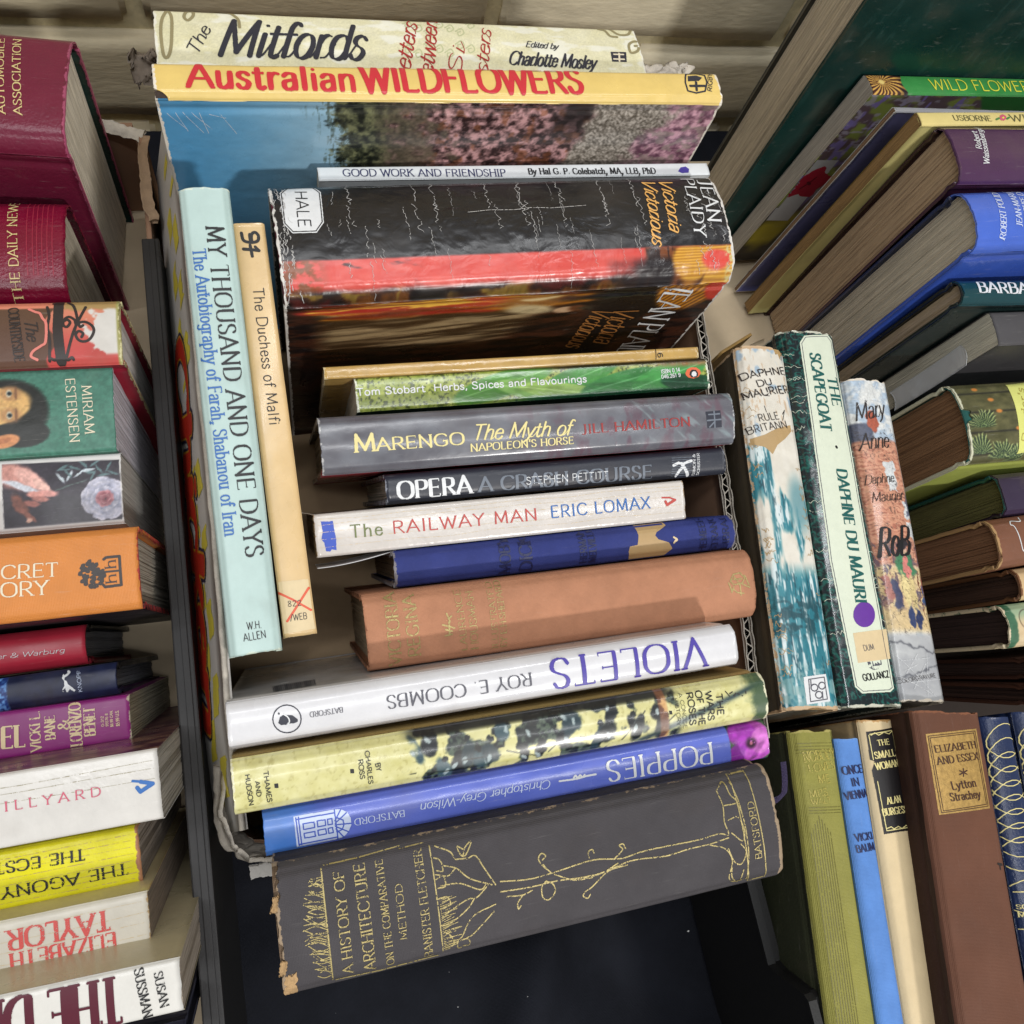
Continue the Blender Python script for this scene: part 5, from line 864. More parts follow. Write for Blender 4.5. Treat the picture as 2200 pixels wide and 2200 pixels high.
 ('leather1', 'gilt_ring', 'pale_gold', 0.45, [(-26.86, 8.05), (-23.91, 6.71), (-21.35, 4.35), (-19.5, 1.26), (-18.57, -2.19), (-18.65, -5.59), (-19.74, -8.53), (-21.71, -10.67), (-24.33, -11.75), (-27.28, -11.65), (-30.23, -10.37), (-32.8, -8.05), (-34.7, -4.97), (-35.68, -1.49), (-35.62, 1.96), (-34.52, 4.95), (-32.51, 7.12), (-29.85, 8.19), (-26.86, 8.05)], 0, 2, 'spine'),
 ('leather1', 'gilt_ring', 'pale_gold', 0.45, [(-5.71, 6.7), (-2.86, 5.39), (-0.4, 3.07), (1.37, 0.03), (2.24, -3.37), (2.13, -6.71), (1.04, -9.6), (-0.89, -11.71), (-3.43, -12.78), (-6.3, -12.68), (-9.14, -11.42), (-11.62, -9.14), (-13.43, -6.11), (-14.35, -2.69), (-14.26, 0.7), (-13.16, 3.65), (-11.2, 5.78), (-8.6, 6.84), (-5.71, 6.7)], 0, 2, 'spine'),
 ('leather1', 'gilt_rule', 'pale_gold', 0.5, [(-7.89, -12.7), (-9.07, 7.84)], 0, 2, 'spine'),
 ('leather1', 'gilt_rule', 'pale_gold', 0.5, [(10.21, -12.76), (9.16, 5.49)], 0, 2, 'spine'),
 ('leather2', 'gilt_ring', 'pale_gold', 0.45, [(-86.09, 11.58), (-82.78, 10.14), (-79.86, 7.61), (-77.69, 4.31), (-76.5, 0.63), (-76.44, -2.99), (-77.51, -6.12), (-79.58, -8.4), (-82.41, -9.55), (-85.67, -9.44), (-88.97, -8.07), (-91.92, -5.59), (-94.15, -2.3), (-95.39, 1.42), (-95.48, 5.1), (-94.4, 8.29), (-92.28, 10.6), (-89.4, 11.74), (-86.09, 11.58)], 0, 2, 'spine'),
 ('leather2', 'gilt_ring', 'pale_gold', 0.45, [(-78.23, 11.13), (-74.96, 9.71), (-72.08, 7.2), (-69.93, 3.91), (-68.77, 0.25), (-68.72, -3.35), (-69.79, -6.46), (-71.85, -8.73), (-74.65, -9.87), (-77.88, -9.76), (-81.14, -8.4), (-84.04, -5.94), (-86.24, -2.66), (-87.45, 1.03), (-87.53, 4.69), (-86.45, 7.86), (-84.35, 10.16), (-81.49, 11.29), (-78.23, 11.13)], 0, 2, 'spine'),
 ('leather2', 'gilt_ring', 'pale_gold', 0.45, [(-70.45, 10.7), (-67.22, 9.28), (-64.37, 6.78), (-62.26, 3.52), (-61.12, -0.12), (-61.09, -3.7), (-62.16, -6.8), (-64.2, -9.05), (-66.98, -10.19), (-70.16, -10.08), (-73.38, -8.73), (-76.25, -6.28), (-78.42, -3.02), (-79.6, 0.65), (-79.67, 4.29), (-78.59, 7.44), (-76.51, 9.73), (-73.68, 10.86), (-70.45, 10.7)], 0, 2, 'spine'),
 ('leather2', 'gilt_ring', 'pale_gold', 0.45, [(-62.75, 10.27), (-59.56, 8.86), (-56.75, 6.38), (-54.68, 3.13), (-53.56, -0.49), (-53.54, -4.05), (-54.6, -7.13), (-56.63, -9.37), (-59.38, -10.51), (-62.54, -10.4), (-65.72, -9.05), (-68.55, -6.62), (-70.68, -3.38), (-71.84, 0.27), (-71.89, 3.89), (-70.82, 7.03), (-68.75, 9.3), (-65.95, 10.42), (-62.75, 10.27)], 0, 2, 'spine'),
 ('leather2', 'gilt_ring', 'pale_gold', 0.45, [(-55.14, 9.84), (-51.98, 8.44), (-49.22, 5.97), (-47.17, 2.75), (-46.08, -0.85), (-46.07, -4.39), (-47.13, -7.46), (-49.14, -9.69), (-51.87, -10.82), (-54.99, -10.71), (-58.13, -9.37), (-60.92, -6.95), (-63.02, -3.73), (-64.16, -0.1), (-64.2, 3.5), (-63.13, 6.62), (-61.08, 8.88), (-58.3, 10.0), (-55.14, 9.84)], 0, 2, 'spine'),
 ('leather2', 'gilt_ring', 'pale_gold', 0.45, [(-47.61, 9.42), (-44.49, 8.03), (-41.76, 5.57), (-39.74, 2.36), (-38.67, -1.21), (-38.67, -4.73), (-39.74, -7.78), (-41.73, -10.0), (-44.44, -11.13), (-47.52, -11.02), (-50.63, -9.69), (-53.38, -7.28), (-55.45, -4.08), (-56.57, -0.47), (-56.6, 3.11), (-55.53, 6.21), (-53.49, 8.46), (-50.73, 9.57), (-47.61, 9.42)], 0, 2, 'spine'),
 ('usborne', 'emblem', 'leaf_green', 1.2, [(-67.29, -1.48), (-64.53, -0.48)], 0, 2, 'spine'),
 ('usborne', 'emblem', 'leaf_green', 1.2, [(-58.65, -1.02), (-56.25, -0.01)], 0, 2, 'spine'),
 ('brown_torn', 'ruled_frame', 'white', 0.6, [(-69.65, 13.77), (-72.03, 11.13), (-78.0, 12.11), (-80.23, 9.82), (-78.16, 7.81), (-77.66, -6.18), (-73.86, -7.26)], 1, 2, 'spine'),
 ('daily_news', 'ruled_line', 'crimson', 0.5, [(81.09, 30.05), (81.67, -18.19)], 0, 2, 'spine'),
 ('daily_news', 'ruled_line', 'crimson', 0.5, [(83.9, 30.09), (84.41, -18.22)], 0, 2, 'spine'),
 ('daily_news', 'ruled_line', 'crimson', 0.5, [(86.01, 30.12), (86.46, -18.25)], 0, 2, 'spine'),
 ('daily_news', 'ruled_line', 'crimson', 0.5, [(88.49, 30.15), (88.87, -18.28)], 0, 2, 'spine'),
 ('daily_news', 'ruled_line', 'crimson', 0.5, [(90.97, 30.19), (91.28, -18.31)], 0, 2, 'spine'),
 ('daily_news', 'ruled_line', 'crimson', 0.5, [(93.46, 30.22), (93.7, -18.34)], 0, 2, 'spine'),
 ('countryside', 'ironwork', 'soot', 1.3, [(72.08, 13.17), (72.94, 8.5), (72.17, 2.38), (72.95, -5.27), (72.43, -14.69)], 1, 2, 'spine'),
 ('countryside', 'ironwork', 'soot', 1.3, [(74.69, 15.42), (76.59, 14.58), (78.55, 15.69)], 1, 2, 'spine'),
 ('countryside', 'ironwork', 'soot', 1.3, [(78.92, 4.82), (80.87, 5.91), (82.12, 4.32), (80.77, 2.06), (79.19, 2.89), (79.26, 5.58), (81.56, 7.44), (84.09, 5.8), (84.67, 3.46)], 1, 2, 'spine'),
 ('countryside', 'ironwork', 'soot', 1.3, [(80.06, -13.17), (83.94, 0.4), (89.16, 12.64)], 1, 2, 'spine'),
 ('countryside', 'ironwork', 'soot', 1.3, [(85.33, 3.82), (88.58, 4.48), (91.76, 2.42), (92.63, -0.71), (90.89, -4.49), (88.26, -5.92), (85.71, -5.05), (84.51, -2.31), (85.85, -0.44), (87.74, -1.67), (87.04, -3.57)], 1, 2, 'spine'),
 ('countryside', 'ironwork', 'soot', 1.3, [(81.14, 16.01), (83.66, 13.59), (84.85, 9.65), (85.66, 4.2)], 1, 2, 'spine'),
 ('countryside', 'ironwork', 'soot', 1.3, [(83.92, -0.37), (85.34, 4.21), (86.56, 1.84), (87.87, 2.57)], 1, 2, 'spine'),
 ('countryside', 'ironwork', 'soot', 1.3, [(72.77, -13.58), (74.64, -14.42), (77.18, -13.94), (80.34, -14.54), (82.27, -13.65), (82.88, -14.44)], 1, 2, 'spine'),
 ('countryside', 'ironwork_post', 'soot', 4.5, [(77.26, 15.73), (76.58, 0.68), (77.47, -14.93)], 0, 2, 'spine'),
 ('countryside', 'panel_border', 'salmon', 1.2, [(64.13, 12.26), (66.94, 10.63), (68.83, 9.8), (70.05, 7.06), (71.57, 3.94), (71.19, -5.2), (69.13, -7.38), (65.63, -9.87), (64.65, -12.45), (67.12, -14.07)], 1, 2, 'spine'),
 ('secret', 'emblem_leaf', 'soot', 0.75, [(85.33, -1.88), (85.18, -2.29), (84.7, -2.35), (84.19, -2.11), (84.38, -1.53), (84.74, -1.28), (85.28, -1.23), (85.17, -1.87)], 0, 2, 'spine'),
 ('secret', 'emblem_leaf', 'soot', 0.75, [(91.68, -5.84), (91.53, -6.25), (91.04, -6.3), (90.53, -6.07), (90.72, -5.49), (91.09, -5.23), (91.64, -5.19), (91.53, -5.83)], 0, 2, 'spine'),
 ('secret', 'emblem_leaf', 'soot', 0.75, [(92.69, -1.95), (92.54, -2.36), (92.05, -2.41), (91.54, -2.18), (91.73, -1.6), (92.1, -1.34), (92.65, -1.29), (92.54, -1.94)], 0, 2, 'spine'),
 ('secret', 'emblem_leaf', 'soot', 0.75, [(90.88, 0.11), (90.73, -0.31), (90.24, -0.36), (89.73, -0.13), (89.92, 0.46), (90.3, 0.72), (90.84, 0.77), (90.73, 0.12)], 0, 2, 'spine'),
 ('secret', 'emblem_leaf', 'soot', 0.75, [(84.92, 0.66), (84.77, 0.25), (84.28, 0.19), (83.77, 0.43), (83.96, 1.01), (84.33, 1.27), (84.87, 1.32), (84.76, 0.67)], 0, 2, 'spine'),
 ('secret', 'emblem_leaf', 'soot', 0.75, [(92.16, -2.73), (92.01, -3.14), (91.52, -3.19), (91.01, -2.96), (91.2, -2.38), (91.57, -2.12), (92.12, -2.07), (92.01, -2.72)], 0, 2, 'spine'),
 ('secret', 'emblem_leaf', 'soot', 0.75, [(87.94, 2.81), (87.79, 2.39), (87.3, 2.34), (86.79, 2.57), (86.98, 3.15), (87.35, 3.41), (87.89, 3.46), (87.78, 2.82)], 0, 2, 'spine'),
 ('secret', 'emblem_leaf', 'soot', 0.75, [(88.53, 1.79), (88.38, 1.37), (87.89, 1.32), (87.38, 1.55), (87.57, 2.13), (87.94, 2.39), (88.49, 2.44), (88.38, 1.8)], 0, 2, 'spine'),
 ('secret', 'emblem_leaf', 'soot', 0.75, [(88.83, -4.27), (88.68, -4.68), (88.19, -4.74), (87.68, -4.5), (87.87, -3.92), (88.24, -3.67), (88.78, -3.62), (88.67, -4.26)], 0, 2, 'spine'),
 ('secret', 'emblem_leaf', 'soot', 0.75, [(83.84, -0.59), (83.7, -1.0), (83.21, -1.05), (82.7, -0.82), (82.89, -0.24), (83.26, 0.02), (83.8, 0.06), (83.69, -0.58)], 0, 2, 'spine'),
 ('secret', 'emblem_leaf', 'soot', 0.75, [(85.06, 1.86), (84.91, 1.45), (84.43, 1.39), (83.92, 1.62), (84.11, 2.2), (84.47, 2.46), (85.01, 2.51), (84.9, 1.87)], 0, 2, 'spine'),
 ('secret', 'emblem_leaf', 'soot', 0.75, [(85.23, -4.37), (85.08, -4.78), (84.59, -4.84), (84.08, -4.6), (84.27, -4.03), (84.64, -3.77), (85.18, -3.72), (85.07, -4.36)], 0, 2, 'spine'),
 ('secret', 'emblem_leaf', 'soot', 0.75, [(91.29, -3.8), (91.13, -4.22), (90.65, -4.27), (90.13, -4.04), (90.33, -3.46), (90.7, -3.2), (91.24, -3.15), (91.13, -3.8)], 0, 2, 'spine'),
 ('secret', 'emblem_leaf', 'soot', 0.75, [(86.98, 3.37), (86.83, 2.95), (86.35, 2.9), (85.83, 3.13), (86.02, 3.71), (86.4, 3.97), (86.93, 4.02), (86.83, 3.37)], 0, 2, 'spine'),
 ('secret', 'emblem_leaf', 'soot', 0.75, [(86.51, -2.43), (86.36, -2.84), (85.88, -2.9), (85.37, -2.66), (85.56, -2.08), (85.93, -1.83), (86.46, -1.78), (86.36, -2.42)], 0, 2, 'spine'),
 ('secret', 'emblem_leaf', 'soot', 0.75, [(88.3, -4.62), (88.15, -5.03), (87.66, -5.09), (87.15, -4.85), (87.34, -4.27), (87.71, -4.02), (88.25, -3.97), (88.14, -4.61)], 0, 2, 'spine'),
 ('secret', 'emblem_leaf', 'soot', 0.75, [(87.59, -6.41), (87.44, -6.82), (86.95, -6.87), (86.44, -6.64), (86.63, -6.06), (87.0, -5.8), (87.54, -5.76), (87.43, -6.4)], 0, 2, 'spine'),
 ('secret', 'emblem_leaf', 'soot', 0.75, [(90.02, -6.72), (89.87, -7.13), (89.39, -7.18), (88.87, -6.94), (89.07, -6.37), (89.44, -6.11), (89.98, -6.06), (89.87, -6.71)], 0, 2, 'spine'),
 ('secret', 'emblem_leaf', 'soot', 0.75, [(90.62, 0.31), (90.47, -0.11), (89.98, -0.16), (89.47, 0.07), (89.66, 0.65), (90.04, 0.91), (90.58, 0.96), (90.47, 0.31)], 0, 2, 'spine'),
 ('secret', 'emblem_leaf', 'soot', 0.75, [(85.83, -4.03), (85.68, -4.44), (85.2, -4.49), (84.69, -4.26), (84.88, -3.68), (85.25, -3.42), (85.78, -3.37), (85.68, -4.02)], 0, 2, 'spine'),
 ('secret', 'emblem_leaf', 'soot', 0.75, [(92.4, -2.35), (92.25, -2.76), (91.76, -2.81), (91.25, -2.58), (91.44, -2.0), (91.81, -1.74), (92.36, -1.69), (92.25, -2.34)], 0, 2, 'spine'),
 ('secret', 'emblem_leaf', 'soot', 0.75, [(91.06, 0.05), (90.91, -0.36), (90.42, -0.42), (89.91, -0.18), (90.1, 0.4), (90.47, 0.66), (91.01, 0.71), (90.9, 0.06)], 0, 2, 'spine'),
 ('secret', 'emblem_leaf', 'soot', 0.75, [(86.72, 0.58), (86.57, 0.17), (86.09, 0.12), (85.57, 0.35), (85.76, 0.93), (86.14, 1.19), (86.67, 1.24), (86.57, 0.59)], 0, 2, 'spine'),
 ('secret', 'emblem_leaf', 'soot', 0.75, [(84.62, 1.73), (84.47, 1.32), (83.99, 1.26), (83.48, 1.5), (83.67, 2.08), (84.04, 2.34), (84.57, 2.39), (84.47, 1.74)], 0, 2, 'spine'),
 ('secret', 'emblem_leaf', 'soot', 0.75, [(89.29, -3.73), (89.14, -4.15), (88.65, -4.2), (88.14, -3.96), (88.33, -3.39), (88.71, -3.13), (89.25, -3.08), (89.14, -3.73)], 0, 2, 'spine'),
 ('secret', 'emblem_leaf', 'soot', 0.75, [(92.14, -3.97), (91.99, -4.39), (91.5, -4.44), (90.98, -4.21), (91.18, -3.63), (91.55, -3.37), (92.09, -3.32), (91.98, -3.97)], 0, 2, 'spine'),
 ('secret', 'emblem_leaf', 'soot', 0.75, [(91.27, -1.92), (91.12, -2.34), (90.63, -2.39), (90.11, -2.15), (90.3, -1.57), (90.68, -1.31), (91.22, -1.27), (91.11, -1.91)], 0, 2, 'spine'),
 ('secret', 'emblem_leaf', 'soot', 0.75, [(83.83, -0.92), (83.68, -1.33), (83.2, -1.39), (82.69, -1.15), (82.88, -0.58), (83.25, -0.32), (83.78, -0.27), (83.67, -0.91)], 0, 2, 'spine'),
 ('secret', 'emblem_leaf', 'soot', 0.75, [(85.54, -2.94), (85.4, -3.35), (84.91, -3.4), (84.4, -3.17), (84.59, -2.59), (84.96, -2.33), (85.5, -2.28), (85.39, -2.93)], 0, 2, 'spine'),
 ('secret', 'emblem_leaf', 'soot', 0.75, [(87.29, 1.01), (87.14, 0.59), (86.65, 0.54), (86.14, 0.77), (86.33, 1.35), (86.7, 1.61), (87.24, 1.66), (87.13, 1.01)], 0, 2, 'spine'),
 ('secret', 'emblem_leaf', 'soot', 0.75, [(86.39, 0.45), (86.24, 0.04), (85.76, -0.01), (85.25, 0.22), (85.44, 0.8), (85.81, 1.06), (86.34, 1.11), (86.24, 0.46)], 0, 2, 'spine'),
 ('secret', 'emblem_leaf', 'soot', 0.75, [(85.08, 2.66), (84.93, 2.25), (84.44, 2.19), (83.93, 2.42), (84.12, 3.0), (84.49, 3.27), (85.03, 3.32), (84.92, 2.67)], 0, 2, 'spine'),
 ('secret', 'emblem_leaf', 'soot', 0.75, [(92.53, -3.28), (92.38, -3.69), (91.89, -3.74), (91.38, -3.51), (91.57, -2.93), (91.94, -2.67), (92.49, -2.62), (92.38, -3.27)], 0, 2, 'spine'),
 ('secret', 'emblem_leaf', 'soot', 0.75, [(86.74, 0.8), (86.59, 0.39), (86.11, 0.33), (85.6, 0.57), (85.79, 1.15), (86.16, 1.41), (86.7, 1.46), (86.59, 0.81)], 0, 2, 'spine'),
 ('secret', 'emblem_leaf', 'soot', 0.75, [(87.88, -6.99), (87.73, -7.41), (87.25, -7.46), (86.73, -7.22), (86.93, -6.65), (87.3, -6.39), (87.83, -6.34), (87.73, -6.99)], 0, 2, 'spine'),
 ('secret', 'emblem_leaf', 'soot', 0.75, [(91.45, -1.58), (91.3, -2.0), (90.81, -2.05), (90.29, -1.82), (90.49, -1.24), (90.86, -0.98), (91.4, -0.93), (91.29, -1.58)], 0, 2, 'spine'),
 ('secret', 'emblem_leaf', 'soot', 0.75, [(87.7, 4.25), (87.55, 3.84), (87.07, 3.78), (86.55, 4.01), (86.74, 4.59), (87.12, 4.86), (87.66, 4.91), (87.55, 4.26)], 0, 2, 'spine'),
 ('secret', 'emblem_leaf', 'soot', 0.75, [(88.88, -6.07), (88.73, -6.48), (88.24, -6.53), (87.73, -6.3), (87.92, -5.72), (88.29, -5.46), (88.83, -5.41), (88.72, -6.06)], 0, 2, 'spine'),
 ('secret', 'emblem_leaf', 'soot', 0.75, [(92.11, -2.76), (91.96, -3.17), (91.47, -3.23), (90.95, -2.99), (91.15, -2.41), (91.52, -2.15), (92.06, -2.1), (91.95, -2.75)], 0, 2, 'spine'),
 ('secret', 'emblem_leaf', 'soot', 0.75, [(87.12, 2.99), (86.97, 2.58), (86.49, 2.52), (85.97, 2.76), (86.17, 3.34), (86.54, 3.6), (87.08, 3.65), (86.97, 3.0)], 0, 2, 'spine'),
 ('secret', 'emblem_leaf', 'soot', 0.75, [(89.34, 1.4), (89.19, 0.98), (88.7, 0.93), (88.19, 1.16), (88.38, 1.74), (88.75, 2.0), (89.29, 2.05), (89.18, 1.41)], 0, 2, 'spine'),
 ('secret', 'emblem_leaf', 'soot', 0.75, [(85.78, -5.47), (85.63, -5.88), (85.14, -5.94), (84.63, -5.7), (84.82, -5.13), (85.19, -4.87), (85.73, -4.82), (85.62, -5.47)], 0, 2, 'spine'),
 ('secret', 'emblem_leaf', 'soot', 0.75, [(85.68, 1.12), (85.53, 0.71), (85.04, 0.66), (84.53, 0.89), (84.72, 1.47), (85.09, 1.73), (85.63, 1.78), (85.52, 1.13)], 0, 2, 'spine'),
 ('secret', 'emblem_leaf', 'soot', 0.75, [(84.44, -4.19), (84.29, -4.6), (83.8, -4.66), (83.3, -4.42), (83.48, -3.85), (83.85, -3.59), (84.39, -3.54), (84.28, -4.18)], 0, 2, 'spine'),
 ('secret', 'emblem_leaf', 'soot', 0.75, [(86.88, -0.01), (86.74, -0.43), (86.25, -0.48), (85.74, -0.25), (85.93, 0.33), (86.3, 0.59), (86.84, 0.64), (86.73, -0.0)], 0, 2, 'spine'),
 ('secret', 'emblem_leaf', 'soot', 0.75, [(90.03, 2.16), (89.88, 1.75), (89.39, 1.69), (88.88, 1.92), (89.07, 2.51), (89.44, 2.77), (89.98, 2.82), (89.87, 2.17)], 0, 2, 'spine'),
 ('secret', 'emblem_leaf', 'soot', 0.75, [(85.99, -2.4), (85.84, -2.82), (85.36, -2.87), (84.85, -2.63), (85.04, -2.06), (85.41, -1.8), (85.95, -1.75), (85.84, -2.4)], 0, 2, 'spine'),
 ('secret', 'emblem_leaf', 'soot', 0.75, [(85.57, -2.3), (85.42, -2.71), (84.94, -2.76), (84.43, -2.53), (84.62, -1.95), (84.99, -1.69), (85.52, -1.65), (85.42, -2.29)], 0, 2, 'spine'),
 ('secret', 'emblem_leaf', 'soot', 0.75, [(92.26, -4.26), (92.11, -4.68), (91.62, -4.73), (91.11, -4.49), (91.3, -3.91), (91.67, -3.66), (92.21, -3.61), (92.1, -4.25)], 0, 2, 'spine'),
 ('secret', 'emblem_leaf', 'soot', 0.75, [(92.33, -4.89), (92.17, -5.31), (91.69, -5.36), (91.17, -5.12), (91.36, -4.54), (91.74, -4.29), (92.28, -4.24), (92.17, -4.88)], 0, 2, 'spine'),
 ('secret', 'emblem_leaf', 'soot', 0.75, [(93.34, -2.67), (93.19, -3.09), (92.7, -3.14), (92.18, -2.9), (92.38, -2.32), (92.75, -2.06), (93.29, -2.02), (93.18, -2.66)], 0, 2, 'spine'),
 ('secret', 'emblem_leaf', 'soot', 0.75, [(90.4, 2.6), (90.25, 2.18), (89.76, 2.13), (89.25, 2.36), (89.44, 2.94), (89.81, 3.2), (90.35, 3.25), (90.24, 2.6)], 0, 2, 'spine'),
 ('secret', 'emblem_leaf', 'soot', 0.75, [(88.2, 2.12), (88.05, 1.7), (87.56, 1.65), (87.05, 1.88), (87.24, 2.46), (87.61, 2.72), (88.15, 2.77), (88.04, 2.13)], 0, 2, 'spine'),
 ('secret', 'emblem_leaf', 'soot', 0.75, [(88.74, 2.8), (88.59, 2.39), (88.1, 2.33), (87.59, 2.57), (87.78, 3.15), (88.15, 3.41), (88.69, 3.46), (88.58, 2.81)], 0, 2, 'spine'),
 ('secret', 'emblem_leaf', 'soot', 0.75, [(89.08, -7.05), (88.93, -7.46), (88.44, -7.51), (87.93, -7.28), (88.12, -6.7), (88.49, -6.44), (89.03, -6.4), (88.92, -7.04)], 0, 2, 'spine'),
 ('secret', 'emblem_leaf', 'soot', 0.75, [(85.82, -3.33), (85.67, -3.74), (85.18, -3.79), (84.67, -3.56), (84.86, -2.98), (85.23, -2.72), (85.77, -2.67), (85.66, -3.32)], 0, 2, 'spine'),
 ('secret', 'emblem', 'soot', 1.3, [(88.29, -0.96), (92.99, -1.48)], 0, 2, 'spine'),
 ('secret', 'emblem', 'soot', 1.3, [(90.63, -1.22), (92.47, -0.12)], 0, 2, 'spine'),
 ('secret', 'emblem', 'soot', 1.3, [(90.63, -1.22), (92.43, -2.91)], 0, 2, 'spine'),
 ('secret', 'emblem', 'soot', 1.3, [(87.79, 0.71), (90.63, -1.22)], 0, 2, 'spine'),
 ('secret', 'emblem', 'soot', 1.3, [(87.59, -2.82), (90.63, -1.22)], 0, 2, 'spine'),
 ('secret', 'emblem', 'soot', 1.2, [(93.06, 4.69), (93.99, 5.37), (99.49, 5.45), (99.53, -7.39), (92.92, -7.62), (92.21, -6.57)], 0, 2, 'spine'),
 ('secret', 'emblem', 'soot', 0.8, [(92.72, -0.99), (98.97, -1.02)], 0, 2, 'spine'),
 ('knopf', 'emblem', 'white', 1.0, [(78.37, 4.23), (79.31, 4.74), (79.98, 5.5), (79.53, 6.03)], 1, 2, 'spine'),
 ('hillyard', 'publisher_mark', 'mid_blue', 1.0, [(99.77, 2.94), (102.3, 2.32)], 0, 2, 'spine'),
 ('hillyard', 'publisher_mark', 'mid_blue', 1.6, [(102.78, 2.13), (107.13, 0.64), (102.29, -1.73), (101.25, 0.04)], 0, 2, 'spine'),
 ('wild_flowers', 'cover_flower', 'dark_red', 1.2, [(-119.38, -82.71), (-117.16, -76.61)], 0, 3, 'front'),
 ('wild_flowers', 'cover_flower', 'dark_red', 1.2, [(-119.38, -82.71), (-123.18, -88.85)], 0, 3, 'front'),
 ('wild_flowers', 'cover_flower', 'dark_red', 2.2, [(-120.82, -81.78), (-117.66, -84.02)], 0, 3, 'front'),
]
# ---------------------------------------------------------------- books
BOOKS = {}
class Book:
    """stands on its fore-edge: local x along the spine (reading direction), y across it, z up to the spine"""
    def __init__(s, key, label, kind='hard', spine=(120, 120, 120), front=None, back=None, board=None, page=(205, 198, 182), bulge=2.5, rad=3.0, chip=(0, 0), crum=0.0, rough=.45,
                 paint=None, paintf=None, paintb=None, worn=None, wornk=.0, var=.10, scale=70, bump=.1, bscale=900, weave=0, wrinkle=0, coat=0, spec=.5, ov=3.0, under=None, pscale=None, name=None, seed=None, ragged=0.0, edgey=.3, scuff=.16, coatr=.14):
        C, rot, L, T, W = PLACE[key]
        s.key = key; s.L = L * 1e3; s.T = T * 1e3; s.W = W * 1e3; s.kind = kind; s.bulge = bulge if kind == 'hard' else min(bulge, .8); s.r = min(rad, s.T * .35); s.crum = crum; s.seed = seed if seed is not None else (sum(map(ord, key)) % 97)
        M = Matrix.Translation(C) @ __import__('mathutils').Euler(rot).to_matrix().to_4x4()
        base = M @ Vector((0, 0, -W))
        s.root = empty(name or ('hardback_book' if kind == 'hard' else 'paperback_book'), base, rot)
        tag(s.root, label, 'book')
        BOOKS[key] = s
        s.chip = chip; s.ragged = ragged; s.edgey = edgey
        if not s.crum: s.crum = .09
        s.fine = crum > .12 or chip != (0, 0)
        if chip == (0, 0): s.chip = (.35, .35)
        front = front or spine; back = back or front; board = board or front
        kw = dict(rough=rough, var=var, scale=scale, bump=bump, bscale=bscale, weave=weave, wrinkle=wrinkle, coat=coat, spec=spec, scuff=scuff, coatr=coatr)
        s.msp = mat(key + '_spine', spine, attr='paint' if paint else None, worn=worn, wornk=wornk, **kw)
        s.mfr = mat(key + '_front', front, attr='paint' if paintf else None, worn=worn, wornk=wornk, **kw)
        s.mbk = mat(key + '_back', back, attr='paint' if paintb else None, worn=worn, wornk=wornk, **kw)
        s.ov = ov if kind == 'hard' else .15; s.bt = 2.6 if kind == 'hard' else .35
        s.make_spine(paint, under)
        s.make_cover('front', -1, s.mfr, paintf); s.make_cover('back', 1, s.mbk, paintb)
        s.make_pages(page)
    # --- surfaces (mm)
    def prof(s, y):
        q = np.abs(y) / (s.T / 2); c = np.clip((np.abs(y) - (s.T / 2 - s.r)) / s.r, 0, 1)
        z = s.bulge * (1 - q * q) - s.r * (1 - np.sqrt(np.clip(1 - c * c, 0, 1)))
        if s.kind == 'hard' and s.T > 14:      # French joint: a shallow valley beside the boards
            z = z - .5 * np.exp(-((np.abs(y) - (s.T / 2 - s.r * .5)) / 1.0) ** 2)
        return z
    def cr(s, x, y):
        if not s.crum: return 0
        return s.crum * (fbm(x / 16., y / 9., s.seed, 3) - .5) * 2
    def S(s, x, y, off=0.0):
        x = np.asarray(x, float); y = np.asarray(y, float)
        y = np.clip(y, -s.T / 2, s.T / 2)
        z = s.prof(y) + s.cr(x, y); e = .05
        dz = (s.prof(np.clip(y + e, -s.T / 2, s.T / 2)) - s.prof(np.clip(y - e, -s.T / 2, s.T / 2))) / (2 * e); dz = np.clip(dz, -3, 3)
        nl = np.sqrt(1 + dz * dz)
        return np.stack([x + 0 * z, y - off * dz / nl, s.W + z + off / nl], -1) * MM
    def Fc(s, side, x, d, off=0.0):
        """cover: x seen from outside to the right, d below the spine plane (mm)"""
        d = np.asarray(d, float); dd = d - s.r
        g = 1.0 * np.exp(-((dd - 5) / 2.2) ** 2) if s.kind == 'hard' else 0
        y = side * (s.T / 2 - g + off + (s.cr(x, d + 50) if s.crum else 0)) + 0 * d
        X = np.asarray(x, float) * (-side)
        return np.stack([X + 0 * y, y, s.W - d + 0 * y], -1) * MM
    def ends(s, y):
        lo = np.full_like(y, -s.L / 2); hi = np.full_like(y, s.L / 2)
        if s.chip[0]: lo = lo + s.chip[0] * sm(.42, .85, fbm(y / 5., 3.1, s.seed, 3)) + .3 * vnoise(y / 1.1, 1., s.seed)
        if s.chip[1]: hi = hi - s.chip[1] * sm(.42, .85, fbm(y / 5., 9.7, s.seed + 5, 3)) - .3 * vnoise(y / 1.1, 7., s.seed)
        return lo, hi
    def make_spine(s, paint, under):
        cell = .5 if paint else 2.0
        nx = int(s.L / cell) + 2; ny = int(max(s.T / (cell if paint else 1.2), 14)) + 1
        if s.fine: nx = max(nx, int(s.L / 1.0)); ny = max(ny, int(s.T / .6))
        else: nx = max(nx, int(s.L / 2.5)); ny = max(ny, int(s.T / 1.0))
        tt = np.linspace(-1, 1, ny); y = s.T / 2 * np.sin(tt * math.pi / 2 * .92) / math.sin(math.pi / 2 * .92)
        if paint: y = np.linspace(-1, 1, ny) * s.T / 2
        u = np.linspace(0, 1, nx); u = u + .0 * u
        lo, hi = s.ends(y)
        X = lo[None] + u[:, None] * (hi - lo)[None]; Y = np.broadcast_to(y[None], X.shape)
        out = s.S(X, Y); inn = s.S(X, Y, -.9 if s.kind == 'hard' else -.25)
        v, f = slab(out, inn)
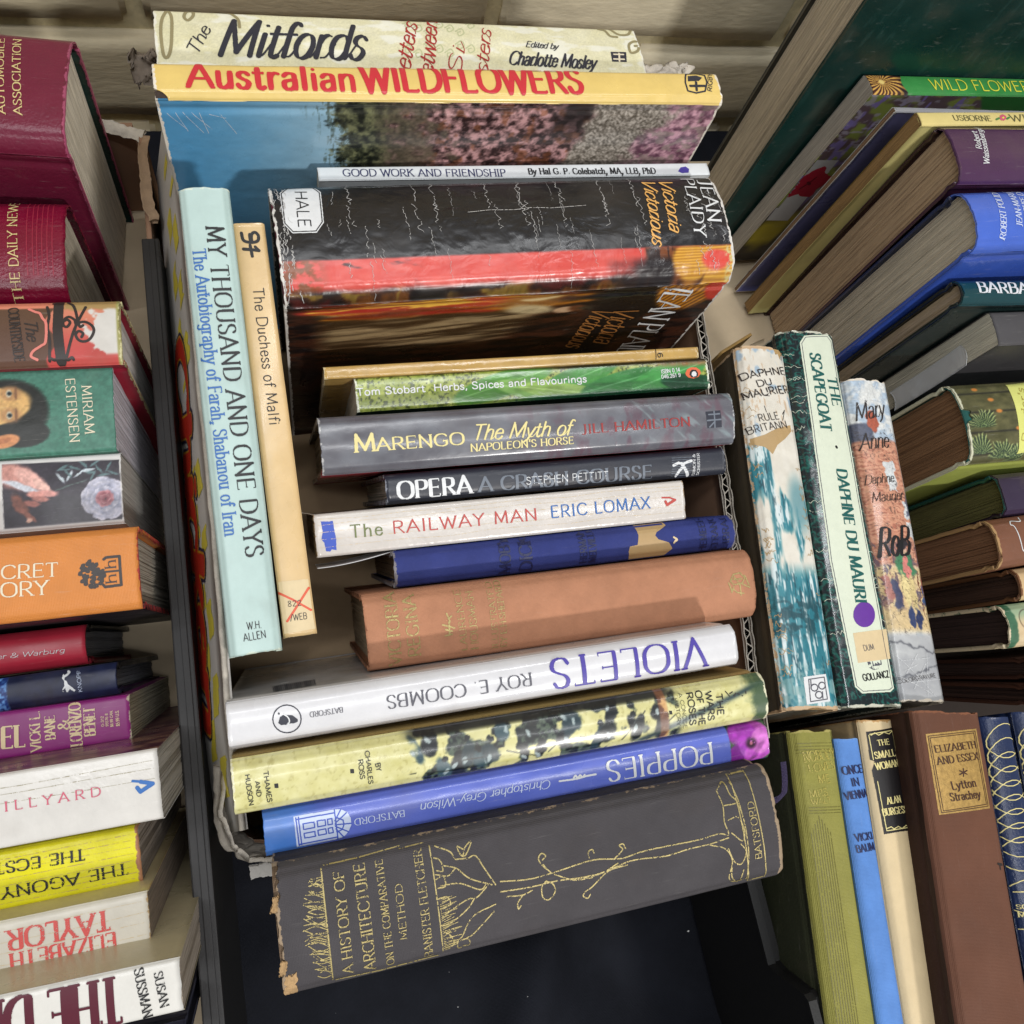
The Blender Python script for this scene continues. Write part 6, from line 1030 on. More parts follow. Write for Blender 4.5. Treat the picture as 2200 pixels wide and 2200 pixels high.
        e = np.maximum(sm(5, .4, np.minimum(X + s.L / 2, s.L / 2 - X)), s.edgey * sm(2.2, .2, s.T / 2 - np.abs(Y)))
        at = {'edge': np.concatenate([e.ravel()] * 2)}
        if paint: at['paint'] = np.concatenate([linA(paint((X / s.L + .5), (Y / s.T + .5), X, Y)).reshape(-1, 3) * .92] * 2)
        s.spine = mesh_obj('spine', v, f, s.msp, s.root, True, at)
        if under:
            X2 = np.linspace(-s.L / 2 + .3, s.L / 2 - .3, 40)[:, None] + 0 * y[None]; Y2 = np.broadcast_to(y[None] * .99, X2.shape)
            v, f = slab(s.S(X2, Y2, -1.0), s.S(X2, Y2, -1.8))
            o = mesh_obj('cloth_spine', v, f, mat(s.key + '_cloth', under, rough=.75, weave=.5, var=.2), s.root, True)
    def make_cover(s, nm, side, m, paint):
        cell = .6 if paint else 4.0
        dmax = s.W - (0 if s.kind == 'hard' else .3)
        nx = int(s.L / cell) + 2; dv = min(dmax, 90) if paint else dmax
        d = np.concatenate([np.linspace(s.r - s.r * .1, s.r + 14, 16), np.linspace(s.r + 16, dmax, max(8, int((dv) / (cell * 2.5))))])
        if paint: d = np.concatenate([np.arange(s.r * .9, min(dmax, 75), cell), np.linspace(min(dmax, 76), dmax, 12)])
        x = np.linspace(-s.L / 2, s.L / 2, nx)
        X = x[:, None] + 0 * d[None]; D = np.broadcast_to(d[None], X.shape)
        if s.ragged: X = X * (1 - s.ragged * .004 * (fbm(D / 6., X * 0 + np.sign(X) * 3, s.seed, 3)))
        out = s.Fc(side, X, D); inn = s.Fc(side, X, D, -s.bt)
        v, f = slab(out, inn); f = f[:, ::-1]
        e = np.maximum(sm(4, .4, s.L / 2 - np.abs(X)), .6 * sm(s.r + 3, s.r, D))
        at = {'edge': np.concatenate([e.ravel()] * 2)}
        if paint: at['paint'] = np.concatenate([linA(paint((X / s.L + .5), D, X, D)).reshape(-1, 3) * .92] * 2)
        setattr(s, nm, mesh_obj(nm + '_cover', v, f, m, s.root, True, at))
    def make_pages(s, rgb):
        m = mat('paper_%d_%d_%d' % rgb, rgb, rough=.88, var=.42, scale=14, grain=(3, 95, 3), bump=.6, bscale=14)
        yy = np.linspace(-(s.T / 2 - s.bt - .15), s.T / 2 - s.bt - .15, max(12, int(s.T / .55)))
        n = len(yy); r = np.random.RandomState(s.seed)
        xe0 = -(s.L / 2 - s.ov) + r.uniform(0, 1.0, n) ** 2 * (1 if s.kind == 'hard' else .6) ; xe1 = (s.L / 2 - s.ov) - r.uniform(0, 1.0, n) ** 2 * (1 if s.kind == 'hard' else .6)
        zt = s.W + s.prof(yy) - (1.6 if s.kind == 'hard' else .3) - (1.6 * (np.abs(yy) / (s.T / 2)) ** 2 if s.kind == 'hard' else 0) - (abs(s.crum))
        zt = np.minimum(zt, s.W + s.prof(yy) - .5)
        zb = np.full(n, s.ov)
        v = np.stack([np.stack([xe0, yy, zt], 1), np.stack([xe1, yy, zt], 1), np.stack([xe1, yy, zb], 1), np.stack([xe0, yy, zb], 1)], 1).reshape(-1, 3) * MM
        F = []
        for i in range(n - 1):
            a = i * 4; b = a + 4
            for k in range(4): F.append((a + k, b + k, b + (k + 1) % 4, a + (k + 1) % 4))
        F += [(0, 1, 2, 3), (4 * n - 1, 4 * n - 2, 4 * n - 3, 4 * n - 4)]
        mesh_obj('page_block', v, F, m, s.root)
    # --- flat print laid on the surfaces
    def lay(s, name, M, x0, y0, cell, org, ang, m, surf, lift, wear=0, wseed=3):
        if wear:
            jj, ii = np.mgrid[0:M.shape[0], 0:M.shape[1]] * cell
            w = .55 * fbm(ii / 1.1, jj / 1.1, s.seed + wseed, 3) + .45 * vnoise(ii / .28, jj / .28, s.seed + wseed + 9)
            M = M & (w > .28 + wear * .42)
        R = runs(M, max(2, int(1.6 / cell)), max(3, int(2.5 / cell)))
        if not len(R): return
        xs = R[:, [0, 1, 1, 0]] * cell + x0; ys = R[:, [2, 2, 3, 3]] * cell + y0
        ca, sa = math.cos(ang), math.sin(ang)
        X = org[0] + xs * ca - ys * sa; Y = org[1] + xs * sa + ys * ca
        off = .06 + .07 * lift
        if surf == 'spine':
            ok = (np.abs(Y).max(1) < s.T / 2 - .15) & (np.abs(X).max(1) < s.L / 2 - .1)
            if not ok.any(): return
            P = s.S(X[ok], Y[ok], off)
        else:
            ok = (np.abs(X).max(1) < s.L / 2 - .2) & (-Y.max(1) > s.r)
            if not ok.any(): return
            P = s.Fc(-1 if surf == 'front' else 1, X[ok], -Y[ok], off)
        n = P.shape[0]
        f = np.arange(n * 4).reshape(n, 4)
        o = mesh_obj(name, P.reshape(-1, 3), f, m, getattr(s, surf))
        return o
    def text(s, name, txt, hand, inkn, x, y, ang, w, h, wear, surf):
        tr = {'serif': .07, 'serifb': .08, 'didone': .07, 'sans': .06, 'sansb': .05, 'tall': .05, 'flare': .14, 'heavy': .07, 'roman': .09}.get(hand, 0)
        nat = sum(GP.get(c, GP[' '])[0] + tr for c in txt) - .08 - tr
        xs = (w / h) / nat
        segs, _ = segs_of_text(txt, hand, xs, tr)
        segs = [(np.asarray(a) * h, np.asarray(b) * h, k * h) for a, b, k in segs]
        cell = min(max(h / 42., .045), .2)
        M, x0, y0 = raster(segs, cell)
        s.lay(name, M, x0, y0, cell, (x, y), ang, ink(inkn), surf, 4, wear, len(txt))
    def poly(s, name, inkn, pts, lift, surf):
        cell = .16; P = np.asarray(pts)
        M, x0, y0 = fill_poly(P, cell)
        s.lay(name, M, x0, y0, cell, (0, 0), 0, ink(inkn), surf, lift)
    def lines(s, name, inkn, strokes, lift, surf, wear=0):
        segs = []
        for w, pts, smooth in strokes:
            P = catmull(pts, 5) if smooth and len(pts) > 2 else np.asarray(pts, float)
            segs += [(a, b, w / 2) for a, b in zip(P[:-1], P[1:])]
        cell = .11
        M, x0, y0 = raster(segs, cell)
        s.lay(name, M, x0, y0, cell, (0, 0), 0, ink(inkn), surf, lift, wear, 2)

def jag(x, y0, y1, amp, n, r):
    n = max(n, int(abs(y1 - y0) / 1.1)); amp = amp * .55
    """a ragged crease from y0 to y1 near x"""
    dr = r.uniform(-1.5, 1.5)
    return [(x + dr * i / n + r.uniform(-amp, amp), y0 + (y1 - y0) * i / n) for i in range(n + 1)]
# ---------------------------------------------------------------- printed pictures on the jackets (colour by place, sRGB)
def blot(X, Y, cx, cy, rx, ry, soft=.25, rot=0):
    c, s_ = math.cos(rot), math.sin(rot); dx = X - cx; dy = Y - cy
    q = np.sqrt(((dx * c + dy * s_) / rx) ** 2 + ((-dx * s_ + dy * c) / ry) ** 2)
    return 1 - sm(1 - soft, 1 + soft, q)
def over(img, rgb, m): return img * (1 - np.asarray(m)[..., None]) + np.asarray(rgb, float) * np.asarray(m)[..., None]

def art_mitfords(u, v, X, Y):
    n = fbm(X / 9, Y / 6, 3); w = vnoise(X / .55, Y / .55, 4)
    im = mix3((222, 217, 176), (236, 233, 206), n); im = im * (.94 + .1 * w)[..., None]
    return over(im, (240, 240, 228), sm(.6, .72, fbm(X / 14, Y / 5, 8)) * .8)
def art_shrubs(u, D, X, _):
    t = u; d = D
    n1 = fbm(X / 7., d / 6., 5, 5); n2 = fbm(X / 1.6, d / 1.4, 9, 3); n3 = vnoise(X / .8, d / .8, 2)
    sky = mix3((86, 158, 206), (172, 206, 224), sm(.0, .34, t + .03 * (n1 - .5)))
    edge = .268 + .07 * (fbm(d / 9., 2.2, 12) - .5) + .05 * (n2 - .5) + .0008 * d
    green = mix3((26, 30, 22), (132, 134, 96), np.clip((fbm(X / 3., d / 3., 19, 4) - .5) * 2.4 + .4 + .3 * (n3 - .5), 0, 1))
    pink = mix3((58, 40, 40), (228, 176, 176), np.clip((fbm(X / 3.2, d / 2.8, 9, 4) - .5) * 2.6 + .45 + .35 * (n3 - .5), 0, 1))
    pink = over(pink, (146, 84, 48), sm(.55, .7, fbm(X / 5, d / 5, 31)) * .55)
    brown = mix3((66, 58, 48), (150, 132, 112), n2)
    veg = mix3(green, brown, sm(.33, .42, t + .08 * (n1 - .5))[..., None][..., 0])
    veg = over(veg, pink, 0 * t) if False else veg * (1 - sm(.40, .50, t + .25 * (n1 - .5))[..., None]) + pink * sm(.40, .50, t + .25 * (n1 - .5))[..., None]
    grass = mix3((96, 88, 78), (212, 202, 190), np.clip((fbm((X + d) / 2.2, (d - X) / 1.2, 39, 4) - .5) * 2.0 + .5 + .35 * (n3 - .5), 0, 1))
    dg = (t - .735 + .0006 * d + .05 * (n1 - .5)); m = sm(.0, .03, dg)
    dark = sm(-.07, -.03, dg) * (1 - m) * sm(40, 6, d)
    veg = over(veg, (34, 30, 32), dark * .8); veg = veg * (1 - m[..., None]) + grass * m[..., None]
    rose = mix3((104, 66, 84), (226, 176, 190), np.clip((fbm(X / 3.4, d / 3., 29, 4) - .5) * 2.6 + .5 + .3 * (n3 - .5), 0, 1)); rose = over(rose, (150, 140, 128), sm(.5, .62, fbm(X / 6, d / 5, 63)) * .6)
    m2 = sm(.0, .05, t - .885 + .0012 * d + .10 * (n1 - .5)); veg = veg * (1 - m2[..., None]) + rose * m2[..., None]
    mv = sm(-.012, .012, t - edge)[..., None]
    im = sky * (1 - mv) + veg * mv
    tuft = sm(.55, .62, fbm(X / .9, d / 7., 21)) * sm(.0, .06, t - edge + .05) * (1 - mv[..., 0]) * .8
    im = over(im, (58, 66, 48), tuft)
    return over(im, (226, 190, 98), sm(2.6, 2.2, d))
def painting(X, y, seed):
    """dark oil painting: flowing gold and red drapery over brown-black"""
    q = fbm(X / 26., y / 9., seed, 3); q2 = fbm(X / 9., y / 4., seed + 5, 3)
    t = .5 + .5 * np.sin(y * .5 + 9 * q + 3.0 * q2 + X * .02); g = fbm(X / 34., y / 7., seed + 11, 2)
    im = mix3((26, 15, 14), (112, 56, 26), sm(.2, .9, t) * sm(.3, .6, g))
    im = over(im, (196, 112, 30), sm(.62, .95, t) * sm(.42, .62, g)); im = over(im, (238, 186, 66), sm(.86, .99, t) * sm(.5, .66, q2 + .12))
    im = over(im, (158, 36, 30), sm(.5, .66, fbm(X / 22., y / 5., seed + 21)) * sm(.3, .7, 1 - t) * .85)
    return im * (.9 + .2 * vnoise(X / 1.1, y / .9, seed))[..., None]
def art_vic_spine(u, v, X, Y):
    im = np.zeros(u.shape + (3,)); im[:] = (24, 23, 27)
    im = im + 10 * (fbm(X / 3, Y / 3, 2)[..., None] - .5)
    top = .272 - .03 * u + .008 * (fbm(X / 12, 0 * Y, 5) - .5)
    red = (1 - sm(top - .01, top + .01, v))
    n = fbm(X / 9., Y / 3., 7)
    rc = mix3((206, 66, 60), (226, 96, 84), n)
    im = im * (1 - red[..., None]) + rc * red[..., None]
    # left end: feather and drapery folds
    dk = sm(.55, .66, fbm((X + Y * 1.2) / 11., Y / 6., 33)) * red * (1 - sm(.20, .30, u)); im = over(im, (36, 26, 30), dk * .9)
    br = sm(.42, .6, fbm(X / 4., Y / 2.2, 12)) * red * (1 - sm(.05, .1, u)); im = over(im, (132, 72, 36), br)
    low = sm(.075, .03, v + .03 * (fbm(X / 20., 1.0, 44) - .5)); im = im * (1 - low[..., None]) + (painting(X, Y, 50) * .5) * low[..., None]
    # right end: wicker chair, red cushion
    m = sm(.775, .79, u) * red; im = over(im, (120, 66, 34), m * (1 - sm(.855, .87, u)))
    im = over(im, (44, 26, 24), m * (1 - sm(.86, .865, u)) * sm(.45, .6, fbm(X / 2., Y / 12., 8)))
    im = over(im, (30, 22, 26), sm(.66, .8, u + .1 * (fbm(X / 6, Y / 6, 90) - .5)) * (1 - sm(.84, .86, u)) * red * sm(.20, .12, v))
    wk = np.maximum(blot(X, Y, X.min() + (X.max() - X.min()) * .895, -24, 12, 9, .15), sm(.915, .93, u)) * red
    yl = mix3((176, 116, 34), (230, 176, 70), .5 + .5 * np.sin(Y * 4.2 + 3 * n)); im = im * (1 - wk[..., None]) + yl * wk[..., None]
    im = over(im, (218, 74, 62), blot(X, Y, X.min() + (X.max() - X.min()) * .955, -24, 9, 5, .2) * red)
    im = over(im, (206, 190, 130), sm(.972, .985, u) * red * sm(.4, .6, fbm(X / 1.4, Y / 1.1, 4)))
    return im
def strand(X, D, x0, x1, d0, d1, amp, lam, ph, w):
    """a flowing brush stroke from x0 to x1"""
    t = np.clip((X - x0) / (x1 - x0), 0, 1); c = d0 + (d1 - d0) * t + amp * np.sin(X / lam + ph) + 1.2 * (vnoise(X / 7., X * 0, int(ph * 10)) - .5)
    return np.exp(-((D - c) / (w * (.45 + .8 * np.sin(np.pi * t)))) ** 2) * sm(x0, x0 + 6, X) * (1 - sm(x1 - 10, x1, X))
def art_vic_front(u, D, X, _):
    n = fbm(X / 14., D / 3., 50, 3); im = mix3((22, 14, 14), (64, 34, 22), sm(.3, .7, n))
    r = random.Random(21)
    sk = sm(-112, -96, X) * (1 - sm(6, 26, X + .5 * (D - 24))) * sm(13, 20, D - .03 * X) * (1 - sm(52, 64, D))        # pale skirt, in long folds
    im = over(im, mix3((66, 48, 30), (176, 152, 112), sm(.25, .75, fbm(X / 30., D / 2.6 + X * .03, 77, 2))), sk * .9)
    for k in range(46):
        x0 = r.uniform(-120, -40); x1 = min(48, x0 + r.uniform(40, 110)); d0 = r.uniform(3, 22); c = r.choice(((206, 128, 34), (150, 74, 26), (112, 46, 24), (172, 42, 34), (132, 28, 26), (92, 60, 30)))
        im = over(im, c, strand(X, D, x0, x1, d0, d0 + r.uniform(-5, 4), r.uniform(.5, 1.6), r.uniform(12, 26), r.uniform(0, 6), r.uniform(.7, 1.9)) * .85)
    for k in range(15):
        x0 = r.uniform(-118, -50); x1 = min(36, x0 + r.uniform(40, 90)); d0 = r.uniform(4, 15)
        im = over(im, (240, 190, 72), strand(X, D, x0, x1, d0, d0 + r.uniform(-4, 3), r.uniform(.5, 1.4), r.uniform(12, 26), r.uniform(0, 6), r.uniform(.3, .55)) * .95)
    im = over(im, (196, 52, 40), blot(X, D, -16, 11, 12, 3, .5, .1) * .85)
    im = over(im, (150, 96, 40), blot(X, D, 6, 17, 18, 4, .5, .05)); im = over(im, (212, 190, 146), blot(X, D, 8, 24, 14, 5, .4, .15)); im = over(im, (216, 178, 140), blot(X, D, 29, 27, 7, 3.4, .25)); im = over(im, (112, 66, 40), blot(X, D, 36, 26, 5, 3.4, .5)); im = over(im, (70, 60, 44), blot(X, D, 41, 27, 5, 3, .6) * sm(.4, .6, fbm(X / 2, D / 2, 6)))
    im = over(im, (214, 190, 140), strand(X, D, -2, 30, 15, 13, .4, 9, 1, .9)); im = over(im, (130, 74, 46), strand(X, D, 24, 58, 13, 8, .2, 20, 2, .5)); im = over(im, (206, 160, 90), strand(X, D, 46, 66, 9.5, 7.5, .2, 20, 2, .7))
    dark = sm(.66, .72, u) * (1 - sm(.87, .90, u + .0012 * D)); im = over(im, (18, 14, 18), dark)
    im = over(im, (20, 16, 20), (1 - sm(1.5, 4.5, D)) * (1 - sm(.82, .86, u)))
    ch = blot(X, D, 100, 10, 20, 26, .12); st = .5 + .5 * np.sin(X * 1.5 + D * 1.1)
    im = im * (1 - ch[..., None]) + mix3((120, 70, 24), (206, 138, 44), st) * ch[..., None]
    return over(im, (202, 62, 48), blot(X, D, 117, 14, 7, 13, .2, -.3))
def art_herbs(u, v, X, Y):
    n = fbm(X / 2., Y / 2., 5); im = mix3((120, 140, 52), (196, 204, 110), n); im = over(im, (58, 70, 34), sm(.56, .66, fbm(X / 1.2, Y / 1.2, 8)) * .8)
    for k, (cx, cy, rx, ry, ro, c) in enumerate(((-22, 1, 30, 7, .25, (84, 142, 58)), (-2, -4, 26, 5.5, -.2, (128, 172, 92)), (22, 2, 26, 6.5, .3, (70, 138, 64)), (12, -5, 26, 4.5, -.15, (148, 182, 96)), (48, -2, 26, 6, .2, (60, 128, 66)), (78, 0, 26, 7.5, .28, (74, 150, 78)), (92, -5, 20, 5, -.1, (22, 74, 44)))):
        m = blot(X, Y, cx, cy, rx, ry, .08, ro); g = np.asarray(c, float) * (.82 + .4 * fbm(X / 7, Y / 2.5, 20 + k))[..., None]
        vein = np.exp(-((-(X - cx) * math.sin(ro) + (Y - cy) * math.cos(ro)) / .35) ** 2)
        im = im * (1 - m[..., None]) + (g + vein[..., None] * 46) * m[..., None]
    im = over(im, (176, 96, 64), sm(3.5, 6.5, Y) * sm(60, 84, X) * (.6 + .6 * (n - .5)))
    im = over(im, (34, 26, 20), sm(6.4, 8.2, Y) * sm(-10, 20, X) * .9); im = over(im, (16, 66, 40), sm(-6.2, -8.2, Y) * sm(-40, 10, X))
    return im
def art_marengo(u, v, X, Y):
    n = fbm(X / 12., Y / 8., 4); n2 = fbm(X / 5., Y / 9., 14)
    im = mix3((86, 84, 92), (124, 128, 136), n); im = over(im, (104, 74, 88), sm(.5, .75, n2) * sm(.35, .6, u) * .6)
    return over(im, (140, 156, 160), sm(.6, .78, fbm((X + Y) / 4., Y / 9., 6)) * sm(.6, .8, u) * .7)
def art_roses(u, v, X, Y):
    n = fbm(X / 4., Y / 4., 6); im = mix3((204, 198, 128), (228, 224, 170), n)
    im = over(im, (150, 138, 74), sm(.6, .8, fbm(X / 1.5, Y / 1.5, 60)) * .35)
    a = sm(.285, .31, u + .05 * (fbm(X / 5, Y / 5, 2) - .5)) * (1 - sm(.80, .82, u))
    dk = sm(.50, .56, fbm(X / 10., Y / 9., 23, 3) + .42 * (.36 - u) + .2 * (fbm(X / 3.2, Y / 3.2, 9, 3) - .5)) * a
    figs = mix3((20, 26, 30), (86, 100, 84), sm(.3, .7, fbm(X / 1.6, Y / 1.6, 40, 4)))
    im = im * (1 - dk[..., None]) + figs * dk[..., None]
    r = random.Random(4); Xw = X + 1.6 * (fbm(X / 2., Y / 2., 81) - .5); Yw = Y + 1.6 * (fbm(X / 2., Y / 2., 82) - .5)
    for k in range(22):      # mounted men, shields and lances
        cx = -56 + k * 6.0 + r.uniform(-3, 3); cy = r.uniform(-8, 6); c = r.choice(((18, 24, 30), (38, 58, 66), (60, 84, 92), (28, 34, 36)))
        im = over(im, c, blot(Xw, Yw, cx, cy, r.uniform(2, 4.2), r.uniform(3.5, 7), .2, r.uniform(-.6, .6)) * a); im = over(im, (24, 30, 34), blot(Xw, Yw, cx + r.uniform(-3, 3), cy + r.uniform(4, 7), 1.5, 1.5, .2) * a)
        im = over(im, (176, 190, 190), blot(Xw, Yw, cx + r.uniform(-2, 2), cy + r.uniform(-3, 3), .9, 1.8, .3, r.uniform(-1, 1)) * a * .9)
        t_ = r.uniform(-.5, .9); q_ = (X - cx) * math.cos(t_) + (Y - cy) * math.sin(t_); p_ = -(X - cx) * math.sin(t_) + (Y - cy) * math.cos(t_)
        if k % 3 == 0: im = over(im, (30, 34, 34), np.exp(-(p_ / .28) ** 2) * (np.abs(q_) < 9) * a)
    im = over(im, (20, 24, 30), sm(.80, .9, v) * sm(.28, .32, u) * (1 - sm(.78, .82, u)) * .9)
    ln = np.exp(-((Y + 9 - (X - 62) * .27) / 1.5) ** 2) * sm(.70, .74, u); im = over(im, (58, 76, 78), ln)
    im = over(im, (58, 82, 58), sm(.955, .975, u + .03 * (n - .5)) * .9)
    im = over(im, (214, 120, 74), sm(.768, .772, u) * (1 - sm(.785, .79, u)) * .45); return im
def art_poppies(u, v, X, Y):
    # local x runs towards the foot: the flower is at the start
    im = mix3((92, 108, 200), (110, 126, 218), fbm(X / 20, Y / 6, 3)); im = over(im, (78, 132, 216), sm(.88, .97, u))
    m = 1 - sm(.088, .09, u); g = mix3((40, 74, 52), (84, 116, 74), fbm(X / 2, Y / 2, 8)); im = im * (1 - m[..., None]) + g * m[..., None]
    x0 = X.min() + 11
    for dx, dy, rx, ry, c in ((-4, -4, 7, 6, (196, 92, 190)), (4, 4.5, 8.5, 5.5, (150, 56, 168)), (-4, 5, 7, 5, (184, 78, 190)), (3, -5, 8, 5.5, (164, 62, 176)), (-6, 0, 5, 6, (208, 116, 202))):
        f = blot(X, Y, x0 + dx, dy, rx, ry, .12); im = im * (1 - (f * m)[..., None]) + (np.asarray(c, float) * (.8 + .4 * fbm(X / 2.5, Y / 2.5, 5))[..., None]) * (f * m)[..., None]
    im = over(im, (52, 22, 46), blot(X, Y, x0 - 1, 0, 2.8, 2.6, .5) * m * sm(.35, .55, fbm(X / .9, Y / .9, 41) + .15)); im = over(im, (222, 130, 150), blot(X, Y, x0 - 1, 0, .8, .8, .5) * m * .8); return im
def art_britannia(u, v, X, Y):
    n = fbm(X / 6., Y / 4., 8); im = mix3((214, 208, 194), (234, 230, 220), n)
    im = over(im, (148, 176, 200), sm(.6, .7, fbm(X / 10., Y / 5., 12)) * (1 - sm(.25, .3, u)) * .8); im = over(im, (190, 150, 110), sm(.64, .72, fbm(X / 7., Y / 1.6, 3)) * .5 * (1 - sm(.2, .3, u)))
    w = sm(.29, .31, u)
    wat = mix3((18, 92, 108), (70, 150, 164), fbm(X / 14., Y / 2., 5)); wat = over(wat, (214, 228, 230), sm(.56, .66, fbm(X / 20., Y / 2.4, 31))); wat = over(wat, (226, 234, 234), sm(.62, .70, fbm(X / 12., Y / .9, 33)) * .8); wat = over(wat, (14, 58, 72), sm(.64, .72, fbm(X / 9., Y / 1.1, 35)) * .7)
    band = sm(.44, .56, fbm(X / 30., Y / 7., 15) + .55 * (.42 - v)); band = np.clip(band + sm(.62, .68, u), 0, 1)
    im = im * (1 - (w * band)[..., None]) + wat * (w * band)[..., None]
    sky = blot(X, Y, X.min() + .47 * (X.max() - X.min()), 9, 16, 6, .5); im = over(im, (96, 146, 156), sky * .8)
    im = over(im, (24, 66, 76), sm(.7, .74, u) * (1 - sm(.80, .84, u)) * sm(.4, .6, fbm(X / 3, Y / 3, 9)) * .8)
    im = over(im, (140, 176, 176), sm(.88, .9, u) * sm(.45, .6, fbm(X / 4, Y / 4, 2)) * .7); return im
def art_marbled(u, v, X, Y):
    q = fbm(X / 7., Y / 7., 3, 3) * 9 + fbm(X / 3., Y / 3., 6, 3) * 3
    t = .5 + .5 * np.sin(q * 3.1 + .5 * np.sin(X / 2.)); im = mix3((12, 28, 34), (18, 62, 60), sm(.35, .8, t)); return over(im, (26, 104, 94), sm(.84, .95, t) * .8)
def art_maryanne(u, v, X, Y):
    X0, Y0 = X, Y; X = X + 5 * (fbm(X0 / 3.5, Y0 / 3.5, 61, 3) - .5); Y = Y + 4 * (fbm(X0 / 3.5, Y0 / 3.5, 62, 3) - .5)
    n = fbm(X / 6, Y / 5, 4); line_ = np.exp(-((fbm(X / 3.2, Y / 3.2, 7, 3) - .5) / .018) ** 2) ; im = mix3((176, 194, 212), (226, 228, 226), sm(.35, .6, n))
    h = sm(.2, .215, u + .1 * (1 - v) * 0) * (1 - sm(.60, .62, u)) * sm(.98, .93, v + .0 * u)
    br = mix3((196, 132, 108), (222, 172, 142), fbm(X / 1.2, Y / 3., 9)); br = over(br, (150, 86, 72), sm(.2, .8, np.sin(X * 2.6)) * sm(.3, .6, fbm(X / 5, Y / 3, 15)) * .6)
    im = im * (1 - h[..., None]) + br * h[..., None]
    roof = sm(.15, .16, u) * (1 - sm(.21, .22, u)) * (1 - sm(.45, .52, v + (u - .15) * 2)); im = over(im, (86, 92, 112), roof)
    im = over(im, (176, 92, 70), blot(X, Y, X.min() + 30, -2, 8, 4, .1))
    for cx, cy in ((.31, 4), (.35, 4), (.44, 12), (.50, 12)): im = over(im, (214, 224, 228), (np.abs(X - (X.min() + cx * 198)) < 5) * (np.abs(Y - cy) < 3.2) * .9)
    im = over(im, (72, 78, 104), (np.abs(X - (X.min() + .42 * 198)) < 7) * (np.abs(Y - 13) < 1.8) * .7)
    st = sm(.60, .62, u) * (1 - sm(.79, .82, u)); gr = mix3((206, 178, 128), (226, 204, 160), n); im = im * (1 - st[..., None]) + gr * st[..., None]
    crowd = sm(.52, .6, fbm(X / 4., Y / 2., 51)) * sm(.52, .56, u) * (1 - sm(.72, .75, u)); im = over(im, mix3((60, 64, 96), (176, 120, 104), vnoise(X / 2.5, Y / 2.5, 3)), crowd * .9)
    x0 = X.min()
    for cx, cy, rx, ry, c in ((.575, 3, 9, 6, (70, 128, 92)), (.585, 3.5, 8, 2.2, (214, 132, 124)), (.655, .5, 11, 2.4, (224, 206, 150)), (.66, 5, 11, 2.2, (216, 196, 140)), (.73, 1.5, 6, 2.2, (52, 66, 108)), (.735, 6, 6, 2.0, (44, 56, 96)), (.53, 3, 3.2, 2.8, (226, 186, 160)), (.515, 3, 2, 4, (46, 42, 48)), (.66, 10, 15, .5, (112, 62, 44)), (.66, -6, 9, 2.6, (66, 70, 100)), (.64, -10, 8, 2.2, (170, 110, 100)), (.63, 13, 6, 1.6, (176, 100, 84)), (.66, 12.5, 6, 1.4, (60, 84, 130))):
        im = over(im, c, blot(X, Y, x0 + (cx + .035) * 198, cy, rx, ry, .15, .06))
    im = over(im, (58, 48, 46), line_ * sm(.14, .2, u) * .7 * (1 - sm(.8, .84, u))); im = im * (.88 + .24 * fbm(X0 / 1.1, Y0 / 1.1, 63, 3))[..., None]
    gy = sm(.80, .82, u); im = im * (1 - gy[..., None]) + mix3((150, 152, 158), (202, 204, 204), fbm(X / 9, Y / 16, 5)) * gy[..., None]
    im = over(im, (84, 86, 94), np.exp(-((X - x0 - 168 - Y * .25) / .7) ** 2) * .8 + np.exp(-((X - x0 - 182 + Y * .3) / .6) ** 2) * .8); return im
def art_readers(u, v, X, Y):
    im = mix3((66, 66, 40), (112, 108, 70), fbm(X / 5, Y / 3, 5)); im = over(im, (34, 34, 28), np.exp(-((np.mod(Y + 2, 13) - 6) / .7) ** 2) * .8)
    x0 = X.min()
    for cx, cy, n, R in ((13, -6, 30, 13), (8, -22, 26, 13), (24, -25, 26, 12), (34, -26, 24, 9)):
        th = np.arctan2(Y - cy, X - x0 - cx) + .10 * (vnoise(X / 2, Y / 2, 4) - .5); r = np.hypot(X - x0 - cx, Y - cy); up = sm(-.15, .35, np.sin(th)); RR = R * (.7 + .5 * vnoise(th * 3.2, th * 0 + cx, 8))
        im = over(im, (38, 58, 42), up * (1 - sm(RR * .7, RR * .95, r)) * .8); m = sm(.25, .8, np.cos(th * n + cx)) * (1 - sm(RR * .85, RR, r)) * up
        im = over(im, mix3((112, 136, 84), (186, 196, 130), r / R), m * .9)
    for cx, cy in ((24, 12), (27, 4), (38, -8), (16, 20)): im = over(im, (206, 132, 62), blot(X, Y, x0 + cx, cy, 2.2, 1.2, .4))
    return im
def art_countryside(u, v, X, Y):
    im = mix3((192, 62, 60), (216, 132, 106), sm(.15, .8, v)); im = over(im, (196, 126, 100), fbm(X / 5, Y / 5, 3) * .25)
    x1 = X.max()
    pan = sm(x1 - 31, x1 - 32, X + 2.5 * np.sin(Y / 3.2)) * (1 - sm(.86, .88, v)); im = over(im, (84, 62, 46), pan * .92)
    im = over(im, (206, 196, 120), np.exp(-((X - x1 + 40) / .6) ** 2) * 0)
    w = sm(.47, .53, fbm((X - x1) / 9., Y / 8., 19) + .034 * (X - x1 + 13.5) - .012 * np.abs(Y + 1)); im = over(im, (216, 212, 206), w * sm(.10, .16, v)); im = over(im, (170, 140, 88), sm(.80, .86, v + .1 * (fbm(X / 4, Y / 4, 5) - .5)) * sm(x1 - 28, x1 - 24, X))
    im = over(im, (160, 156, 92), sm(x1 - 2.6, x1 - 1.6, X)); return im
